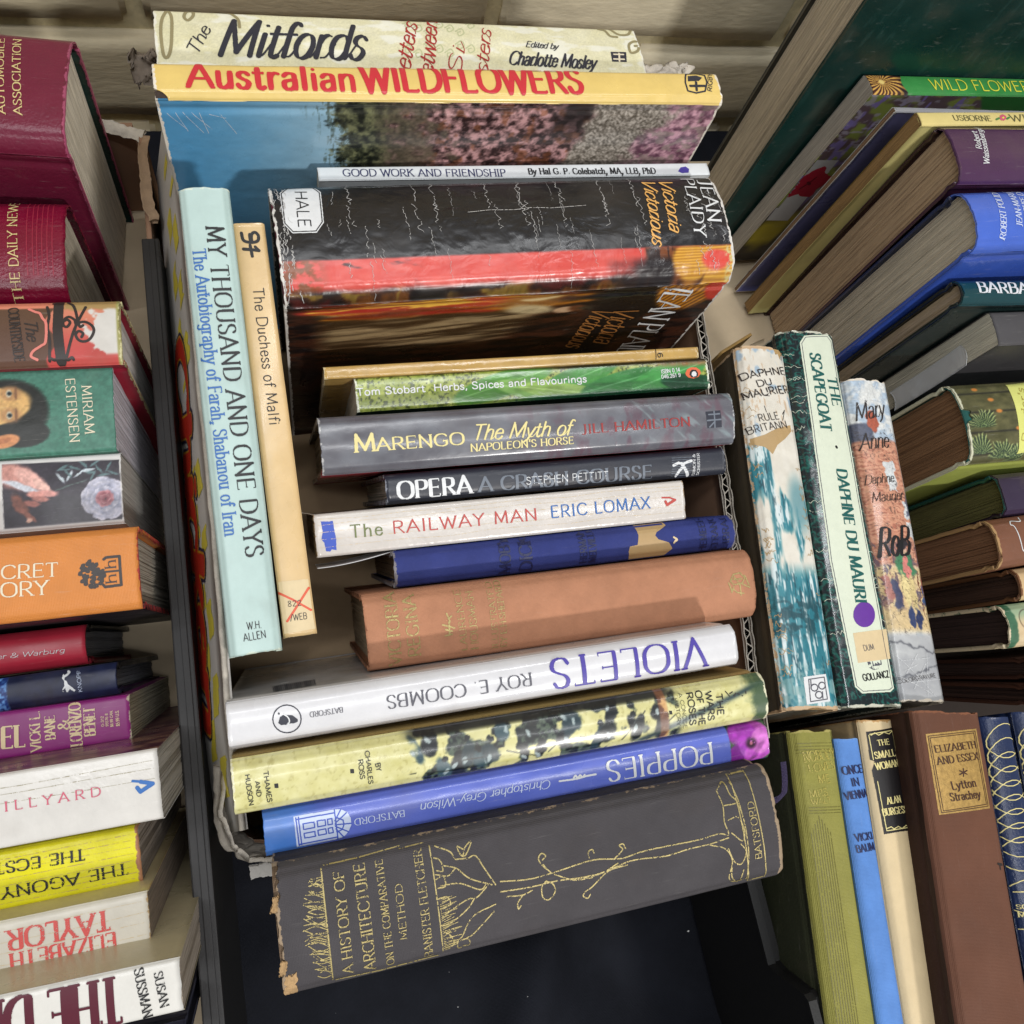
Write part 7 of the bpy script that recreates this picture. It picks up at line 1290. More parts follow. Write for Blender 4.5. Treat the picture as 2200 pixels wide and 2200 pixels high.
def art_estensen(u, v, X, Y):
    im = mix3((58, 110, 94), (80, 134, 116), fbm(X / 3, Y / 3, 2)); x1 = X.max()
    hair = np.maximum(blot(X, Y, x1 - 47, 0, 18, 16.5, .10), blot(X, Y, x1 - 41, -11, 12, 7, .1)); hair = hair * sm(.25, .45, hair + .5 * (vnoise(X * 1.3, Y * 1.3, 2) - .3)); im = over(im, (36, 38, 36), hair)
    sk = mix3((206, 158, 98), (222, 188, 122), fbm(X / 12, Y / 8, 4)); f = np.maximum(blot(X, Y, x1 - 62, 3, 25, 10.5, .05), blot(X, Y, x1 - 47, 5, 10, 7, .2)); im = im * (1 - f[..., None]) + sk * f[..., None]
    im = over(im, (206, 140, 92), blot(X, Y, x1 - 48.5, -14.5, 6.5, 3.2, .12, .2)); im = over(im, (168, 104, 70), blot(X, Y, x1 - 49, -14.2, 3.6, 1.3, .3, .2) * .7)
    im = over(im, (176, 126, 82), blot(X, Y, x1 - 58, 4, 9, 1.4, .5) * .6)
    for cy in (9.2, -1.8):
        im = over(im, (168, 122, 84), blot(X, Y, x1 - 45.7, cy, 4.6, 3.8, .4) * .7); im = over(im, (120, 84, 60), blot(X, Y, x1 - 43.2, cy, .7, 3.4, .4) * .8); im = over(im, (214, 206, 184), blot(X, Y, x1 - 46.2, cy, 1.2, 2.0, .3) * .8); im = over(im, (62, 82, 88), blot(X, Y, x1 - 45.9, cy, 1.1, 1.1, .3)); im = over(im, (20, 20, 22), blot(X, Y, x1 - 45.9, cy, .65, .65, .2))
    return im * (.86 + .28 * fbm(X / 1.3, Y / 1.3, 77, 3))[..., None]
def art_rose(u, v, X, Y):
    X0, Y0 = X, Y; X = X + 1.6 * (fbm(X0 / 2.5, Y0 / 2.5, 61, 3) - .5) * sm(1.5, 4, X0.max() - X0) ; Y = Y + 1.6 * (fbm(X0 / 2.5, Y0 / 2.5, 62, 3) - .5)
    x1 = X0.max(); im = np.zeros(u.shape + (3,)); im[:] = (214, 212, 210)
    p = sm(x1 - 52.2, x1 - 51.8, X0) * sm(.05, .062, v) * (1 - sm(.885, .90, v + .0008 * (X0 - x1))) * (1 - sm(x1 - 1.0, x1 - .7, X0))
    pic = mix3((34, 30, 42), (58, 52, 62), fbm(X / 8, Y / 6, 4)) * (.9 + .2 * vnoise(X / 1.2, Y / 1.2, 3))[..., None]
    for cx, cy, rx, ry, ro, c in ((-47, 9, 9, 6, -.5, (196, 140, 130)), (-40, 7, 8, 3.4, -.7, (222, 172, 162)), (-35, 3.5, 5, 1.7, -.75, (226, 182, 170)), (-44, 3.5, 10, 1.5, -.42, (198, 202, 212)), (-33, -.4, 4.4, 1.5, -.15, (212, 150, 142)), (-38, -.8, 4.2, 1.5, -.2, (200, 138, 128)), (-36, -3, 4, 1.4, -.1, (186, 122, 112)), (-40, -5, 3.6, 1.3, -.15, (170, 106, 96)), (-45, -5, 2.6, 6, .5, (120, 72, 60)), (-42, -10, 5, 1.2, -.75, (146, 90, 76)), (-41.5, -12.4, 1.2, 1.0, 0, (214, 168, 150))):
        pic = over(pic, np.asarray(c, float), blot(X, Y, x1 + cx, cy, rx, ry, .3, ro))
    pic = over(pic, (86, 104, 100), np.exp(-((Y - 1.2 - (X - x1 + 28) * .30) / .35) ** 2) * sm(x1 - 31, x1 - 29, X) * (1 - sm(x1 - 17, x1 - 14, X)))
    for k in range(16):
        cx = -27 + (k * 37 % 24); cy = 6.5 + (k * 23 % 7); pic = over(pic, (92, 118, 122) if k % 4 else (196, 208, 216), blot(X, Y, x1 + cx, cy, 2.8, .55, .35, (k % 5) * .5 - .9))
    gx, gy = x1 - 8.2, -5.0; rp = np.random.RandomState(3)
    for ring, (rad_, n_, pr) in enumerate(((8.0, 9, 4.4), (6.2, 8, 4.0), (4.4, 7, 3.2), (2.8, 6, 2.4), (1.4, 4, 1.6))):
        for k in range(n_):
            a_ = 2 * math.pi * (k + rp.rand() * .6) / n_ + ring; px_, py_ = gx + rad_ * math.cos(a_), gy + rad_ * math.sin(a_) * .98; w_ = pr * (.85 + .3 * rp.rand())
            lo_, hi_ = (((118, 124, 150), (226, 222, 232)) if ring < 3 else ((132, 66, 78), (222, 168, 172)))
            mm_ = blot(X, Y, px_, py_, w_ * .62, w_, .14, a_); d_ = ((X - gx) * math.cos(a_) + (Y - gy) * math.sin(a_) - rad_) / w_
            col_ = mix3(lo_, hi_, np.clip(.35 + .75 * d_ + .35 * (fbm(X / 1.6, Y / 1.6, k + 9 * ring) - .5), 0, 1)); pic = pic * (1 - mm_[..., None]) + col_ * mm_[..., None]
    pic = pic * (.82 + .36 * fbm(X / 1.1, Y / 1.1, 78, 3))[..., None]
    return im * (1 - p[..., None]) + pic * p[..., None]
def art_knopf(u, v, X, Y):
    x1 = X.max(); im = mix3((22, 28, 54), (40, 48, 82), fbm(X / 3, Y / 3, 6)); m = sm(x1 - 45, x1 - 46, X)
    n = fbm(X / 1.1, Y / 1.1, 15); bl = mix3((26, 52, 120), (112, 164, 226), sm(.35, .66, n)); return im * (1 - m[..., None]) + bl * m[..., None]
def art_wf_spine(u, v, X, Y):
    im = mix3((48, 132, 62), (70, 152, 78), fbm(X / 20, Y / 5, 3)); x0 = X.min(); m = 1 - sm(27.2, 28, X - x0 + 1.5 * np.cos(Y / 3))
    th = np.arctan2((Y - 1) * 1.2, X - x0 - 10); r = np.hypot(X - x0 - 10, (Y - 1) * 1.2); pet = sm(-.2, .6, np.cos(th * 22 + r * .4)) * sm(1.0, 2.4, r)
    f = mix3((72, 34, 30), (224, 176, 88), pet); f = over(f, (226, 200, 120), 1 - sm(1.5, 3, r)); f = over(f, (36, 24, 28), sm(13, 18, r) * (1 - pet * .6))
    return im * (1 - m[..., None]) + f * m[..., None]
def art_wf_front(u, D, X, _):
    x0 = X.min(); n = fbm(X / 9, D / 7, 8, 2); n2 = fbm(X / 4, D / 9, 18, 2)
    im = mix3((120, 100, 108), (160, 176, 88), sm(.4, .65, n)); im = over(im, (152, 138, 206), sm(.55, .68, n2)); im = over(im, (196, 190, 210), sm(.62, .7, fbm(X / 7, D / 3, 33)) * .8); im = over(im, (176, 190, 90), sm(.58, .66, fbm(X / 5, D / 8, 53)) * sm(25, 45, D))
    im = over(im, (52, 46, 36), sm(110, 116, D)); im = over(im, (208, 192, 58), blot(X, D, x0 + 12, 140, 14, 18, .2)); im = over(im, (196, 180, 60), blot(X, D, x0 + 22, 124, 9, 8, .6))
    return over(im, (52, 134, 64), sm(.345, .36, u - .004 * np.minimum(D, 16)))
def art_plum(u, D, X, _): return mix3((70, 30, 52), (130, 96, 84), sm(.35, .7, fbm(X / 9, D / 4, 21)))
def art_label(u, v, X, Y):
    im = mix3((50, 92, 66), (72, 118, 88), fbm(X / 3, Y / 3, 2)); x0 = X.min(); m = sm(6, 7.5, X - x0 + 3 * (fbm(Y / 3., X * 0, 8) - .5)); c = mix3((206, 180, 140), (226, 206, 168), fbm(X / 5, Y / 5, 9))
    c = over(c, (130, 170, 140), sm(.5, .8, v) * .7); im = im * (1 - m[..., None]) + c * m[..., None]
    d = np.minimum(np.abs(np.hypot(X - x0 - 16, Y - 3) - 6), np.abs(X - x0 - 16 - Y * .15)); return over(im, (70, 56, 46), np.exp(-(d / .35) ** 2) * m * (np.abs(Y) < 10) * .8)
def art_green(u, D, X, _):
    n = fbm(X / 24, D / 12, 5); im = mix3((12, 44, 40), (22, 58, 54), n); sheen_scuff = sm(.60, .74, fbm(X / 3., D / 11., 9)) * sm(.42, .6, fbm(X / 30, D / 30, 4)) ; return over(im, (84, 108, 104), np.clip(sheen_scuff, 0, 1) * .22)  # pale patches: scuffs, plus the cover's reflections put into the colour
# ---------------------------------------------------------------- the books
GL_ = dict(rough=.27, spec=.5, coat=.22, bump=.06, wrinkle=.16)     # glossy jacket
MT_ = dict(rough=.42, bump=.08, wrinkle=.08)                        # matt or laminated card
CL_ = dict(rough=.72, weave=.3, bump=.35, var=.18, scuff=.06, spec=.25)                 # book cloth
B = Book
# in the middle box
B('mitfords', 'cream jacketed book with dark brush-script lettering standing against the wall', spine=(228, 224, 188), paint=art_mitfords, bulge=2, rough=.4, worn=(236, 234, 220), wornk=.1)
B('wildflowers_au', 'tall book with yellow spine, red lettering and a photograph of pink shrubs', spine=(232, 202, 120), front=(120, 120, 110), back=(226, 198, 116), paintf=art_shrubs, chip=(6, 1.2), crum=.22, bulge=1.2, worn=(236, 228, 214), wornk=.12, under=(70, 56, 48), scuff=.05, **GL_)
B('good_work', 'thin white paperback with small navy capitals in front of the pink shrub photograph', 'paper', spine=(226, 230, 232), bulge=.3, rad=.8, **MT_)
B('victoria', 'thick black jacketed book with a red stripe and badly cracked glossy spine', spine=(26, 25, 29), front=(40, 24, 22), back=(26, 25, 29), board=(92, 20, 40), paint=art_vic_spine, paintf=art_vic_front, chip=(1.6, 1.6), crum=.45, bulge=7, rad=8, worn=(216, 212, 206), wornk=.16, under=(96, 22, 44), rough=.30, coat=.25, coatr=.24, spec=.5, bump=.08, wrinkle=.9, scuff=.08)
B('gold_thin', 'very thin paperback with a creased shiny gold spine', 'paper', spine=(196, 160, 92), bulge=.3, rad=.8, rough=.2, bump=.5, bscale=240, wrinkle=.6, coat=.4, var=.2, worn=(226, 206, 160), wornk=.1)
B('herbs', 'paperback with green leaves and white bold lettering along its spine', 'paper', spine=(110, 140, 70), front=(26, 70, 44), back=(40, 34, 26), paint=art_herbs, bulge=.7, rad=1.2, rough=.2, coat=.35, bump=.25, bscale=500, wrinkle=.2, worn=(230, 232, 214), wornk=.08)
B('marengo', 'grey jacketed book with gold serif and script lettering and red cover edge', spine=(104, 104, 112), front=(150, 24, 44), back=(98, 98, 100), paint=art_marengo, bulge=2.4, rad=4, worn=(190, 190, 190), wornk=0, **GL_)
B('opera', 'slim charcoal book with white and grey capitals under the grey gold-lettered one', spine=(46, 49, 60), front=(38, 40, 50), back=(96, 24, 32), bulge=1.6, rad=2.4, rough=.36, bump=.1, worn=(150, 154, 164), wornk=.02)
B('railway', 'white paperback with red and blue spaced capitals and a blue ink patch', 'paper', spine=(212, 206, 200), bulge=.7, rad=1.5, rough=.2, coat=.4, bump=.35, bscale=420, wrinkle=.35, worn=(176, 150, 118), wornk=.0, page=(196, 184, 158))
B('moby', 'faded dark blue cloth book with a scuffed tan patch', spine=(52, 62, 126), bulge=3.2, rad=4, chip=(.8, 1.2), worn=(140, 136, 140), wornk=.14, page=(120, 100, 76), **CL_)
B('regina', 'thick terracotta cloth book with rubbed gilt lettering', spine=(186, 132, 102), bulge=5, rad=5, worn=(140, 96, 72), wornk=.02, page=(170, 150, 122), **CL_)
B('violets', 'white glossy jacketed book with purple lettering upside down', spine=(220, 220, 224), front=(206, 204, 204), bulge=2.0, rad=3.5, **{**GL_, 'wrinkle': .05, 'rough': .2})
B('roses', 'yellow-green jacketed book with painted knights and small black capitals', spine=(200, 196, 116), front=(120, 100, 60), back=(178, 152, 96), paint=art_roses, bulge=3.0, rad=4, worn=(226, 222, 190), wornk=.04, **GL_)
B('poppies', 'royal blue glossy book with white upside-down lettering and purple flower', spine=(98, 114, 206), front=(84, 100, 196), paint=art_poppies, bulge=2.2, rad=3.5, **{**GL_, 'wrinkle': .06, 'rough': .2})
B('architecture', 'large worn dark brown cloth book with gilt tree on its spine', spine=(74, 71, 74), front=(62, 60, 64), back=(54, 52, 58), bulge=4.5, rad=6, chip=(3, 2.0), ragged=1, crum=.25, worn=(160, 140, 116), wornk=.24, edgey=.7, under=(120, 98, 76), scale=40, **{**CL_, 'var': .2})
B('thousand', 'pale aqua jacketed book with black serif title beside the printed box side', spine=(184, 208, 204), front=(166, 194, 190), bulge=1.0, rad=3.5, crum=.15, chip=(.6, .6), worn=(210, 222, 206), wornk=.03, **MT_)
B('duchess', 'slim tan book with a crossed-out shelf label beside the aqua one', 'paper', spine=(220, 188, 136), front=(196, 164, 116), bulge=.6, rad=1.5, rough=.3, coat=.3, bump=.05, wrinkle=.08)
# beside the box
B('britannia', 'torn jacketed book with white and teal waterfall painting and chipped edges', spine=(210, 206, 196), front=(70, 62, 48), back=(200, 190, 170), paint=art_britannia, chip=(9, 1.2), crum=.4, bulge=2.5, rad=4, worn=(202, 172, 136), wornk=.30, edgey=.75, under=(190, 156, 104), rough=.45, bump=.2, wrinkle=.35)
B('scapegoat', 'dark green marbled book with long cream title panel and purple dot sticker', spine=(14, 44, 46), front=(16, 40, 42), back=(14, 40, 44), paint=art_marbled, chip=(3, 2.0), crum=.3, bulge=3, rad=5, worn=(206, 206, 190), wornk=.14, under=(170, 170, 150), rough=.2, coat=.5, bump=.05, wrinkle=.4)
B('mary_anne', 'jacketed book with a watercolour street scene and red brick house', spine=(196, 190, 186), front=(170, 160, 150), paint=art_maryanne, chip=(1.5, 1.5), crum=.2, bulge=2.5, rad=4, worn=(226, 214, 196), wornk=.12, rough=.3, coat=.2, bump=.1, wrinkle=.3)
B('nobody', 'olive green ribbed cloth book with faint gilt title', spine=(148, 144, 68), front=(50, 54, 32), bulge=3, rad=4, chip=(1.2, 0), worn=(172, 162, 92), wornk=.12, page=(150, 130, 90), rough=.7, weave=.4, bump=.3, var=.2, scale=60)
B('vienna', 'slim sky blue cloth book with dark blue capitals', spine=(96, 142, 212), bulge=.8, rad=1.8, worn=(120, 160, 214), wornk=.06, **CL_)
B('small_woman', 'cream book with a black and gold title panel', spine=(222, 200, 158), front=(196, 168, 122), bulge=1.6, rad=3, worn=(190, 146, 90), wornk=.16, rough=.6, bump=.3, var=.1)
B('essex', 'thick reddish brown cloth book with a square gold title panel', spine=(106, 70, 54), front=(62, 40, 30), bulge=2, rad=3.5, chip=(1.0, 0), worn=(130, 84, 60), wornk=.14, scale=30, **CL_)
B('leather1', 'navy leather book with gilt rings and gold lettering next to the brown cloth one', spine=(34, 48, 84), bulge=3, rad=3, rough=.32, bump=.7, bscale=700, var=.3)
B('leather2', 'navy leather book with gilt rings and no lettering in sight', spine=(34, 48, 84), bulge=3, rad=3, rough=.32, bump=.7, bscale=700, var=.3)
# in the box on the far side
B('big_green', 'huge dark green scuffed book with painted-in reflections towering over the flower guides', spine=(18, 52, 46), front=(18, 52, 46), back=(70, 70, 64), paintf=art_green, bulge=3, rad=4, rough=.34, bump=.06, page=(196, 182, 158))
B('wild_flowers', 'flower guide with green spine, yellow capitals and a red bloom on its cover', 'paper', spine=(60, 142, 72), front=(110, 110, 70), back=(190, 188, 180), paint=art_wf_spine, paintf=art_wf_front, bulge=.6, rad=1.4, page=(178, 168, 154), **MT_)
B('blue_thin', 'thin slate blue book between the green and the cream flower guides', 'paper', spine=(170, 170, 176), front=(96, 96, 138), back=(120, 84, 60), bulge=.2, rad=.8, rough=.3, worn=(214, 214, 214), wornk=.16, page=(140, 112, 86))
B('usborne', 'slim cream yellow book with olive lettering and a small pink flower', 'paper', spine=(222, 204, 134), front=(206, 196, 130), back=(140, 116, 44), bulge=.4, rad=1.2, chip=(2.0, 0), under=(190, 170, 110), crum=.15, page=(150, 118, 74), **MT_)
B('purple', 'thick dark purple jacketed book with white lettering', spine=(76, 44, 78), front=(64, 34, 58), back=(60, 36, 40), bulge=2.5, rad=5, page=(186, 160, 130), **GL_)
B('polidori', 'thick cornflower blue jacketed book with pale lettering', spine=(72, 106, 204), front=(60, 92, 190), back=(30, 44, 84), bulge=5, rad=6, chip=(.8, 0), page=(200, 190, 172), **GL_)
B('barbara', 'dark teal jacketed book with heavy white capitals', spine=(18, 64, 70), front=(26, 40, 40), back=(40, 44, 38), bulge=2.2, rad=4, chip=(1.6, 0), under=(20, 24, 24), page=(180, 160, 132), **GL_)
B('grey_jacket', 'plain grey book with a loose clear plastic sleeve', 'paper', spine=(78, 76, 78), front=(70, 68, 70), bulge=.8, rad=1.6, rough=.4, page=(204, 198, 180))
B('readers', 'olive jacketed book with painted palms and pale yellow panel', spine=(96, 94, 60), front=(176, 186, 92), back=(30, 92, 84), paint=art_readers, chip=(7, 0), crum=.2, bulge=5, rad=6, under=(24, 92, 86), worn=(206, 206, 180), wornk=.18, page=(140, 104, 72), **MT_)
B('dark_plum', 'dark plum jacketed book with green stained page ends', spine=(54, 42, 66), front=(44, 34, 46), back=(30, 84, 76), bulge=2.5, rad=4, chip=(1.2, 0), under=(40, 96, 88), page=(104, 100, 56), **GL_)
B('brown_torn', 'battered brown leather book with split spine end and white ruled frame', spine=(122, 78, 56), front=(116, 72, 50), bulge=4, rad=5, chip=(3.5, 0), crum=.35, under=(120, 84, 56), page=(140, 100, 70), worn=(176, 140, 96), wornk=.26, rough=.55, bump=.5)
B('cream_torn', 'worn cream and brown book under the split leather one', spine=(206, 176, 132), front=(70, 44, 32), bulge=3, rad=4, chip=(2, 0), under=(120, 84, 60), page=(74, 48, 34), worn=(120, 80, 50), wornk=.2, rough=.6)
B('green_label', 'green cloth book with a torn cream pictorial jacket', spine=(62, 106, 78), front=(200, 186, 150), back=(60, 100, 74), paint=art_label, bulge=3, rad=4, chip=(1.2, 0), page=(52, 32, 28), worn=(216, 200, 170), wornk=.1, rough=.5)
B('dark_brown_a', 'dark brown book next to the green cloth one with torn jacket', spine=(66, 38, 28), bulge=2, rad=3, page=(62, 38, 30), **CL_)
B('dark_brown_b', 'dark brown book at the end of the row behind the navy leather ones', spine=(72, 42, 30), bulge=2, rad=3, page=(66, 40, 30), **CL_)
# in the box on the near side
B('automobile', 'fat maroon leather book with gold capitals and dark green marbled endpaper', spine=(112, 30, 56), front=(104, 26, 52), back=(14, 44, 40), bulge=5, rad=10, worn=(176, 84, 116), wornk=.16, rough=.34, bump=.7, bscale=620, var=.12, page=(206, 196, 178), ov=4)
B('daily_news', 'crimson leather book with gold title and fine ruled lines', spine=(120, 14, 46), front=(70, 12, 34), bulge=6, rad=8, rough=.26, bump=.9, bscale=560, var=.18, page=(180, 170, 152), worn=(150, 40, 64), wornk=.02)
B('countryside', 'pinkish red jacketed book with black ironwork drawing and torn corner', spine=(206, 96, 84), front=(150, 20, 46), back=(150, 20, 50), paint=art_countryside, bulge=1.5, rad=3, chip=(0, 1.4), crum=.15, under=(190, 178, 130), page=(196, 192, 188), worn=(204, 196, 150), wornk=.04, **MT_)
B('estensen', 'green book with a painted face and cream author lettering', 'paper', spine=(70, 122, 104), front=(60, 108, 92), paint=art_estensen, bulge=.8, rad=2, page=(196, 192, 200), **MT_)
B('rose', 'white paperback with a painting of a hand holding a pale rose', 'paper', spine=(214, 212, 210), paint=art_rose, bulge=.8, rad=2, page=(178, 174, 168), **MT_)
B('secret', 'orange book with cream capitals and red endpapers', spine=(214, 134, 62), front=(40, 34, 40), back=(206, 124, 56), bulge=2, rad=3, under=(170, 50, 60), page=(168, 160, 146), worn=(184, 64, 66), wornk=.02, rough=.45, weave=.25, bump=.05)
B('secker', 'red jacketed book with white italic lettering and black boards', spine=(186, 46, 66), front=(150, 30, 50), back=(24, 24, 26), bulge=3, rad=4, under=(24, 24, 26), page=(120, 118, 120), **MT_)
B('knopf', 'navy and mottled blue book with a white leaping dog emblem', spine=(40, 48, 84), front=(30, 34, 60), back=(26, 26, 30), paint=art_knopf, bulge=2, rad=3, page=(110, 110, 116), **MT_)
B('steel', 'magenta paperback with pale condensed capitals', 'paper', spine=(138, 36, 116), bulge=.8, rad=1.6, page=(164, 156, 136), worn=(206, 196, 170), wornk=.05, **MT_)
B('hillyard', 'white paperback with widely spaced pink capitals and a blue tick mark', 'paper', spine=(214, 211, 206), back=(110, 70, 70), paintb=art_plum, bulge=.7, rad=1.6, rough=.3, bump=.3, bscale=400, wrinkle=.3, crum=.12, page=(150, 144, 134))
B('agony', 'creased yellow paperback with black capitals upside down', 'paper', spine=(222, 214, 26), bulge=.8, rad=2, crum=.18, rough=.35, bump=.5, bscale=350, wrinkle=.5, page=(140, 128, 116), worn=(164, 116, 84), wornk=.22)
B('taylor', 'cream paperback with large coral capitals upside down', 'paper', spine=(226, 220, 206), front=(196, 180, 140), bulge=.8, rad=2, rough=.35, bump=.3, bscale=400, wrinkle=.25, page=(150, 134, 118), worn=(196, 164, 116), wornk=.04)
B('sussman', 'white paperback with tall wine red capitals upside down', 'paper', spine=(220, 218, 212), front=(190, 178, 146), bulge=.7, rad=1.6, rough=.3, bump=.2, wrinkle=.2, page=(160, 148, 134))
B('navy', 'dark navy book at the end of the row after the wine-lettered paperback', spine=(34, 36, 56), bulge=1.5, rad=3, page=(150, 146, 140), **MT_)

# words, emblems and rules
for (k, nm, txt, hand, col, x, y, ang, w, h, wear, surf) in TEXT:
    BOOKS[k].text(nm, txt, hand, col, x, y, ang, w, h, wear, surf)
for (k, nm, col, pts, lift, surf) in POLY:
    BOOKS[k].poly(nm, col, pts, lift, surf)
grp = {}
for i_, (k, nm, col, w, pts, smooth, lift, surf) in enumerate(LINE):
    solo = i_ if nm in ('gilt_rule', 'flourish', 'gilt_ring', 'panel_border', 'ruled_line') else -1
    grp.setdefault((k, nm, col, lift, surf, solo), []).append((w, pts, smooth))
for (k, nm, col, lift, surf, solo), st in grp.items():
    BOOKS[k].lines(nm, col, st, lift + (1 if nm in ('panel_border', 'sticker_emblem') else 0), surf, .28 if 'gilt_tree' in nm or 'gilt_fol' in nm else (.12 if col in ('gold',) else 0))
# creases where the jackets have cracked
r5 = random.Random(7)
bk = BOOKS['victoria']; st = []
for x, a, b_ in [(r5.uniform(-100, 90), (y0 := r5.uniform(-20, 31)), y0 - r5.uniform(4, 20)) for _ in range(34)]:
    st.append((r5.uniform(.10, .22), jag(x, a, b_, 1.3, 7, r5), 0))
for x in (-84, -50, -41, -12, 6, 27, 52, 71):
    st.append((.30, jag(x, 32, r5.uniform(4, 16), 2.2, 9, r5), 0)); st.append((.2, jag(x + r5.uniform(-2, 2), 14, r5.uniform(-6, 4), 2.6, 9, r5), 0))
for _ in range(26):
    x = r5.uniform(98, 119); y = r5.uniform(-26, 28); st.append((r5.uniform(.12, .24), jag(x, y, y - r5.uniform(3, 9), 2.4, 5, r5), 0))
for _ in range(30):
    x = r5.uniform(-120, -113); y = r5.uniform(-30, 30); st.append((r5.uniform(.15, .5), jag(x, y, y - r5.uniform(3, 10), 1.2, 5, r5), 0))
st.append((.3, [(-25, 7.5), (-12, 8.6), (0, 8.0), (9, 9.0), (20, 8.2), (31, 9.2), (40, 9.4)], 0))
bk.lines('crease', 'pale_crease', st, 5, 'spine', .3)
bk = BOOKS['scapegoat']
bk.lines('crease', 'pale_mint', [(.25, jag(r5.uniform(-112, 110), 18, r5.uniform(2, 10), 2, 5, r5), 0) for _ in range(16)] + [(.25, jag(r5.uniform(-112, 110), -18, -r5.uniform(8, 14), 2, 5, r5), 0) for _ in range(14)], .4, 'spine', .3)
bk = BOOKS['britannia']
bk.lines('crease', 'tan', [(.3, jag(r5.uniform(-100, 100), -14.5, -r5.uniform(8, 12), 3, 6, r5), 0) for _ in range(26)] + [(.3, jag(r5.uniform(-100, 100), 14, r5.uniform(9, 12), 3, 6, r5), 0) for _ in range(14)], 2, 'spine', .1)
bk = BOOKS['wildflowers_au']
bk.lines('crease', 'white', [(.22, [(-143 + 4 * i + r5.uniform(-1, 1), -2 - r5.uniform(8, 9)), (-140 + 4 * i + r5.uniform(-2, 6), -12 - r5.uniform(0, 14))], 0) for i in range(7)], 2, 'front', .2)
bk = BOOKS['mary_anne']
bk.lines('crease', 'white', [(.22, [(r5.uniform(-97, -80), r5.uniform(-14, 14)), (r5.uniform(-97, -78), r5.uniform(-14, 14))], 0) for _ in range(16)] + [(.2, [(r5.uniform(70, 96), r5.uniform(-14, 14)), (r5.uniform(74, 96), r5.uniform(-14, 14))], 0) for _ in range(8)], 5, 'spine', .3)
bk = BOOKS['agony']
bk.lines('crease', 'tan', [(.16, [(-88 + 2 * r5.random(), y), (-40, y + r5.uniform(-.6, .6)), (0, y + r5.uniform(-.8, .8)), (60, y + r5.uniform(-.6, .6))], 0) for y in (-9, -6.5, -3.8, -1, 1.8, 4.4, 7, 9.4)], 2, 'spine', .35)
for k, ys in (('taylor', (-9, -5, -1, 3, 7)), ('hillyard', (3.0, 6.5, 9.2)), ('railway', (-6, -2.5, 2, 5.5, 8))):
    bk = BOOKS[k]; h = bk.L / 2 - 2
    bk.lines('crease', 'parchment' if k != 'hillyard' else 'taupe', [(.14, [(-h + i * 2 * h / 9, y + r5.uniform(-.7, .7)) for i in range(10)], 0) for y in ys], 2, 'spine', .3)
bk = BOOKS['nobody']
bk.lines('moulded_rib', 'olive_dark', [(.35, [(-52 + abs(j - 4) * 2, -9.5 + j * 1.25), (94, -9.5 + j * 1.25)], 0) for j in range(9)] + [(.3, [(-88 + k * 1.6, -11), (-88 + k * 1.6, 11)], 0) for k in range(4)] + [(.3, [(-56 + k * 1.4, -9), (-56 + k * 1.4, 9)], 0) for k in range(3)], 2, 'spine', .15)
# ---------------------------------------------------------------- setting
# wall of pale bricks
wall = empty('brick_wall', (0.2, 0.505, -0.1)); tag(wall, 'wall of beige rough bricks with recessed mortar behind the books', 'wall')
m_mort = mat('mortar', (214, 202, 164), rough=.9, var=.3, scale=90, bump=.8, bscale=400)
v, f = box_mesh(-1.0, 1.0, .0065, .06, 0, .75); mesh_obj('mortar', v, f, m_mort, wall)
import bmesh
def brick_mesh(seed):
    v, f = box_mesh(0, .229, 0, .06, 0, .0735)
    bm = bmesh.new(); vs = [bm.verts.new(p) for p in v]
    for q in f: bm.faces.new([vs[i] for i in q])
    bmesh.ops.subdivide_edges(bm, edges=bm.edges[:], cuts=4, use_grid_fill=True)
    bmesh.ops.bevel(bm, geom=[e for e in bm.edges if len(e.link_faces) == 2 and e.calc_face_angle(0) > 1], offset=.004, segments=2, affect='EDGES')
    r = np.random.RandomState(seed)
    for p in bm.verts: p.co += Vector(r.uniform(-.0009, .0009, 3))
    me = bpy.data.meshes.new('brick'); bm.to_mesh(me); bm.free()
    for p in me.polygons: p.use_smooth = True
    return me
m_br = [mat('brick_%d' % i, c, rough=.85, var=.34, scale=22, bump=1.0, bscale=210, grain=(.5, 1, 1.6)) for i, c in enumerate(((226, 210, 176), (214, 200, 168), (232, 220, 190)))]
bms = [brick_mesh(i) for i in range(3)]
for i, me in enumerate(bms): me.materials.append(m_br[i])
for row in range(8):
    z = .099 + (row - 1) * .082 + .004
    for c in range(8):
        o = bpy.data.objects.new('brick', bms[(row * 3 + c * 2) % 3]); COL.objects.link(o); o.parent = wall
        o.location = (-.97 + c * .240 + (.115 if row % 2 else 0), 0, z)

# black cloth over the table
nx = ny = 260
gx = np.linspace(-.55, .95, nx); gy = np.linspace(-.55, .50, ny)
X, Y = np.meshgrid(gx, gy, indexing='ij')
q = fbm(X * 5, Y * 5, 5, 3)
fold = .020 * (fbm(X * 7 + 3 * q, Y * 4 + 2 * q, 15, 3) - .45) + .020 * np.maximum(0, np.sin((X * .55 + Y * .9) * 24 + 5 * q)) ** 2 + .016 * np.maximum(0, np.sin((X - Y * .35) * 30 + 4 * q + 1)) ** 4
nearf = sm(-.045, -.10, Y)
Zc = -.004 + fold * nearf - .05 * sm(-.14, -.5, Y)
v = np.stack([X, Y, Zc], -1)
vv, ff = slab(v, v - [0, 0, .0025])
cloth = mesh_obj('table_cloth', vv, ff, mat('black_cloth', (27, 29, 36), rough=.8, var=.3, scale=35, weave=.4, bump=.5, spec=.12), None, True)
tag(cloth, 'black cloth with soft folds covering the table under the boxes', 'cloth')
lv = []; lf = []; rl = np.random.RandomState(4)
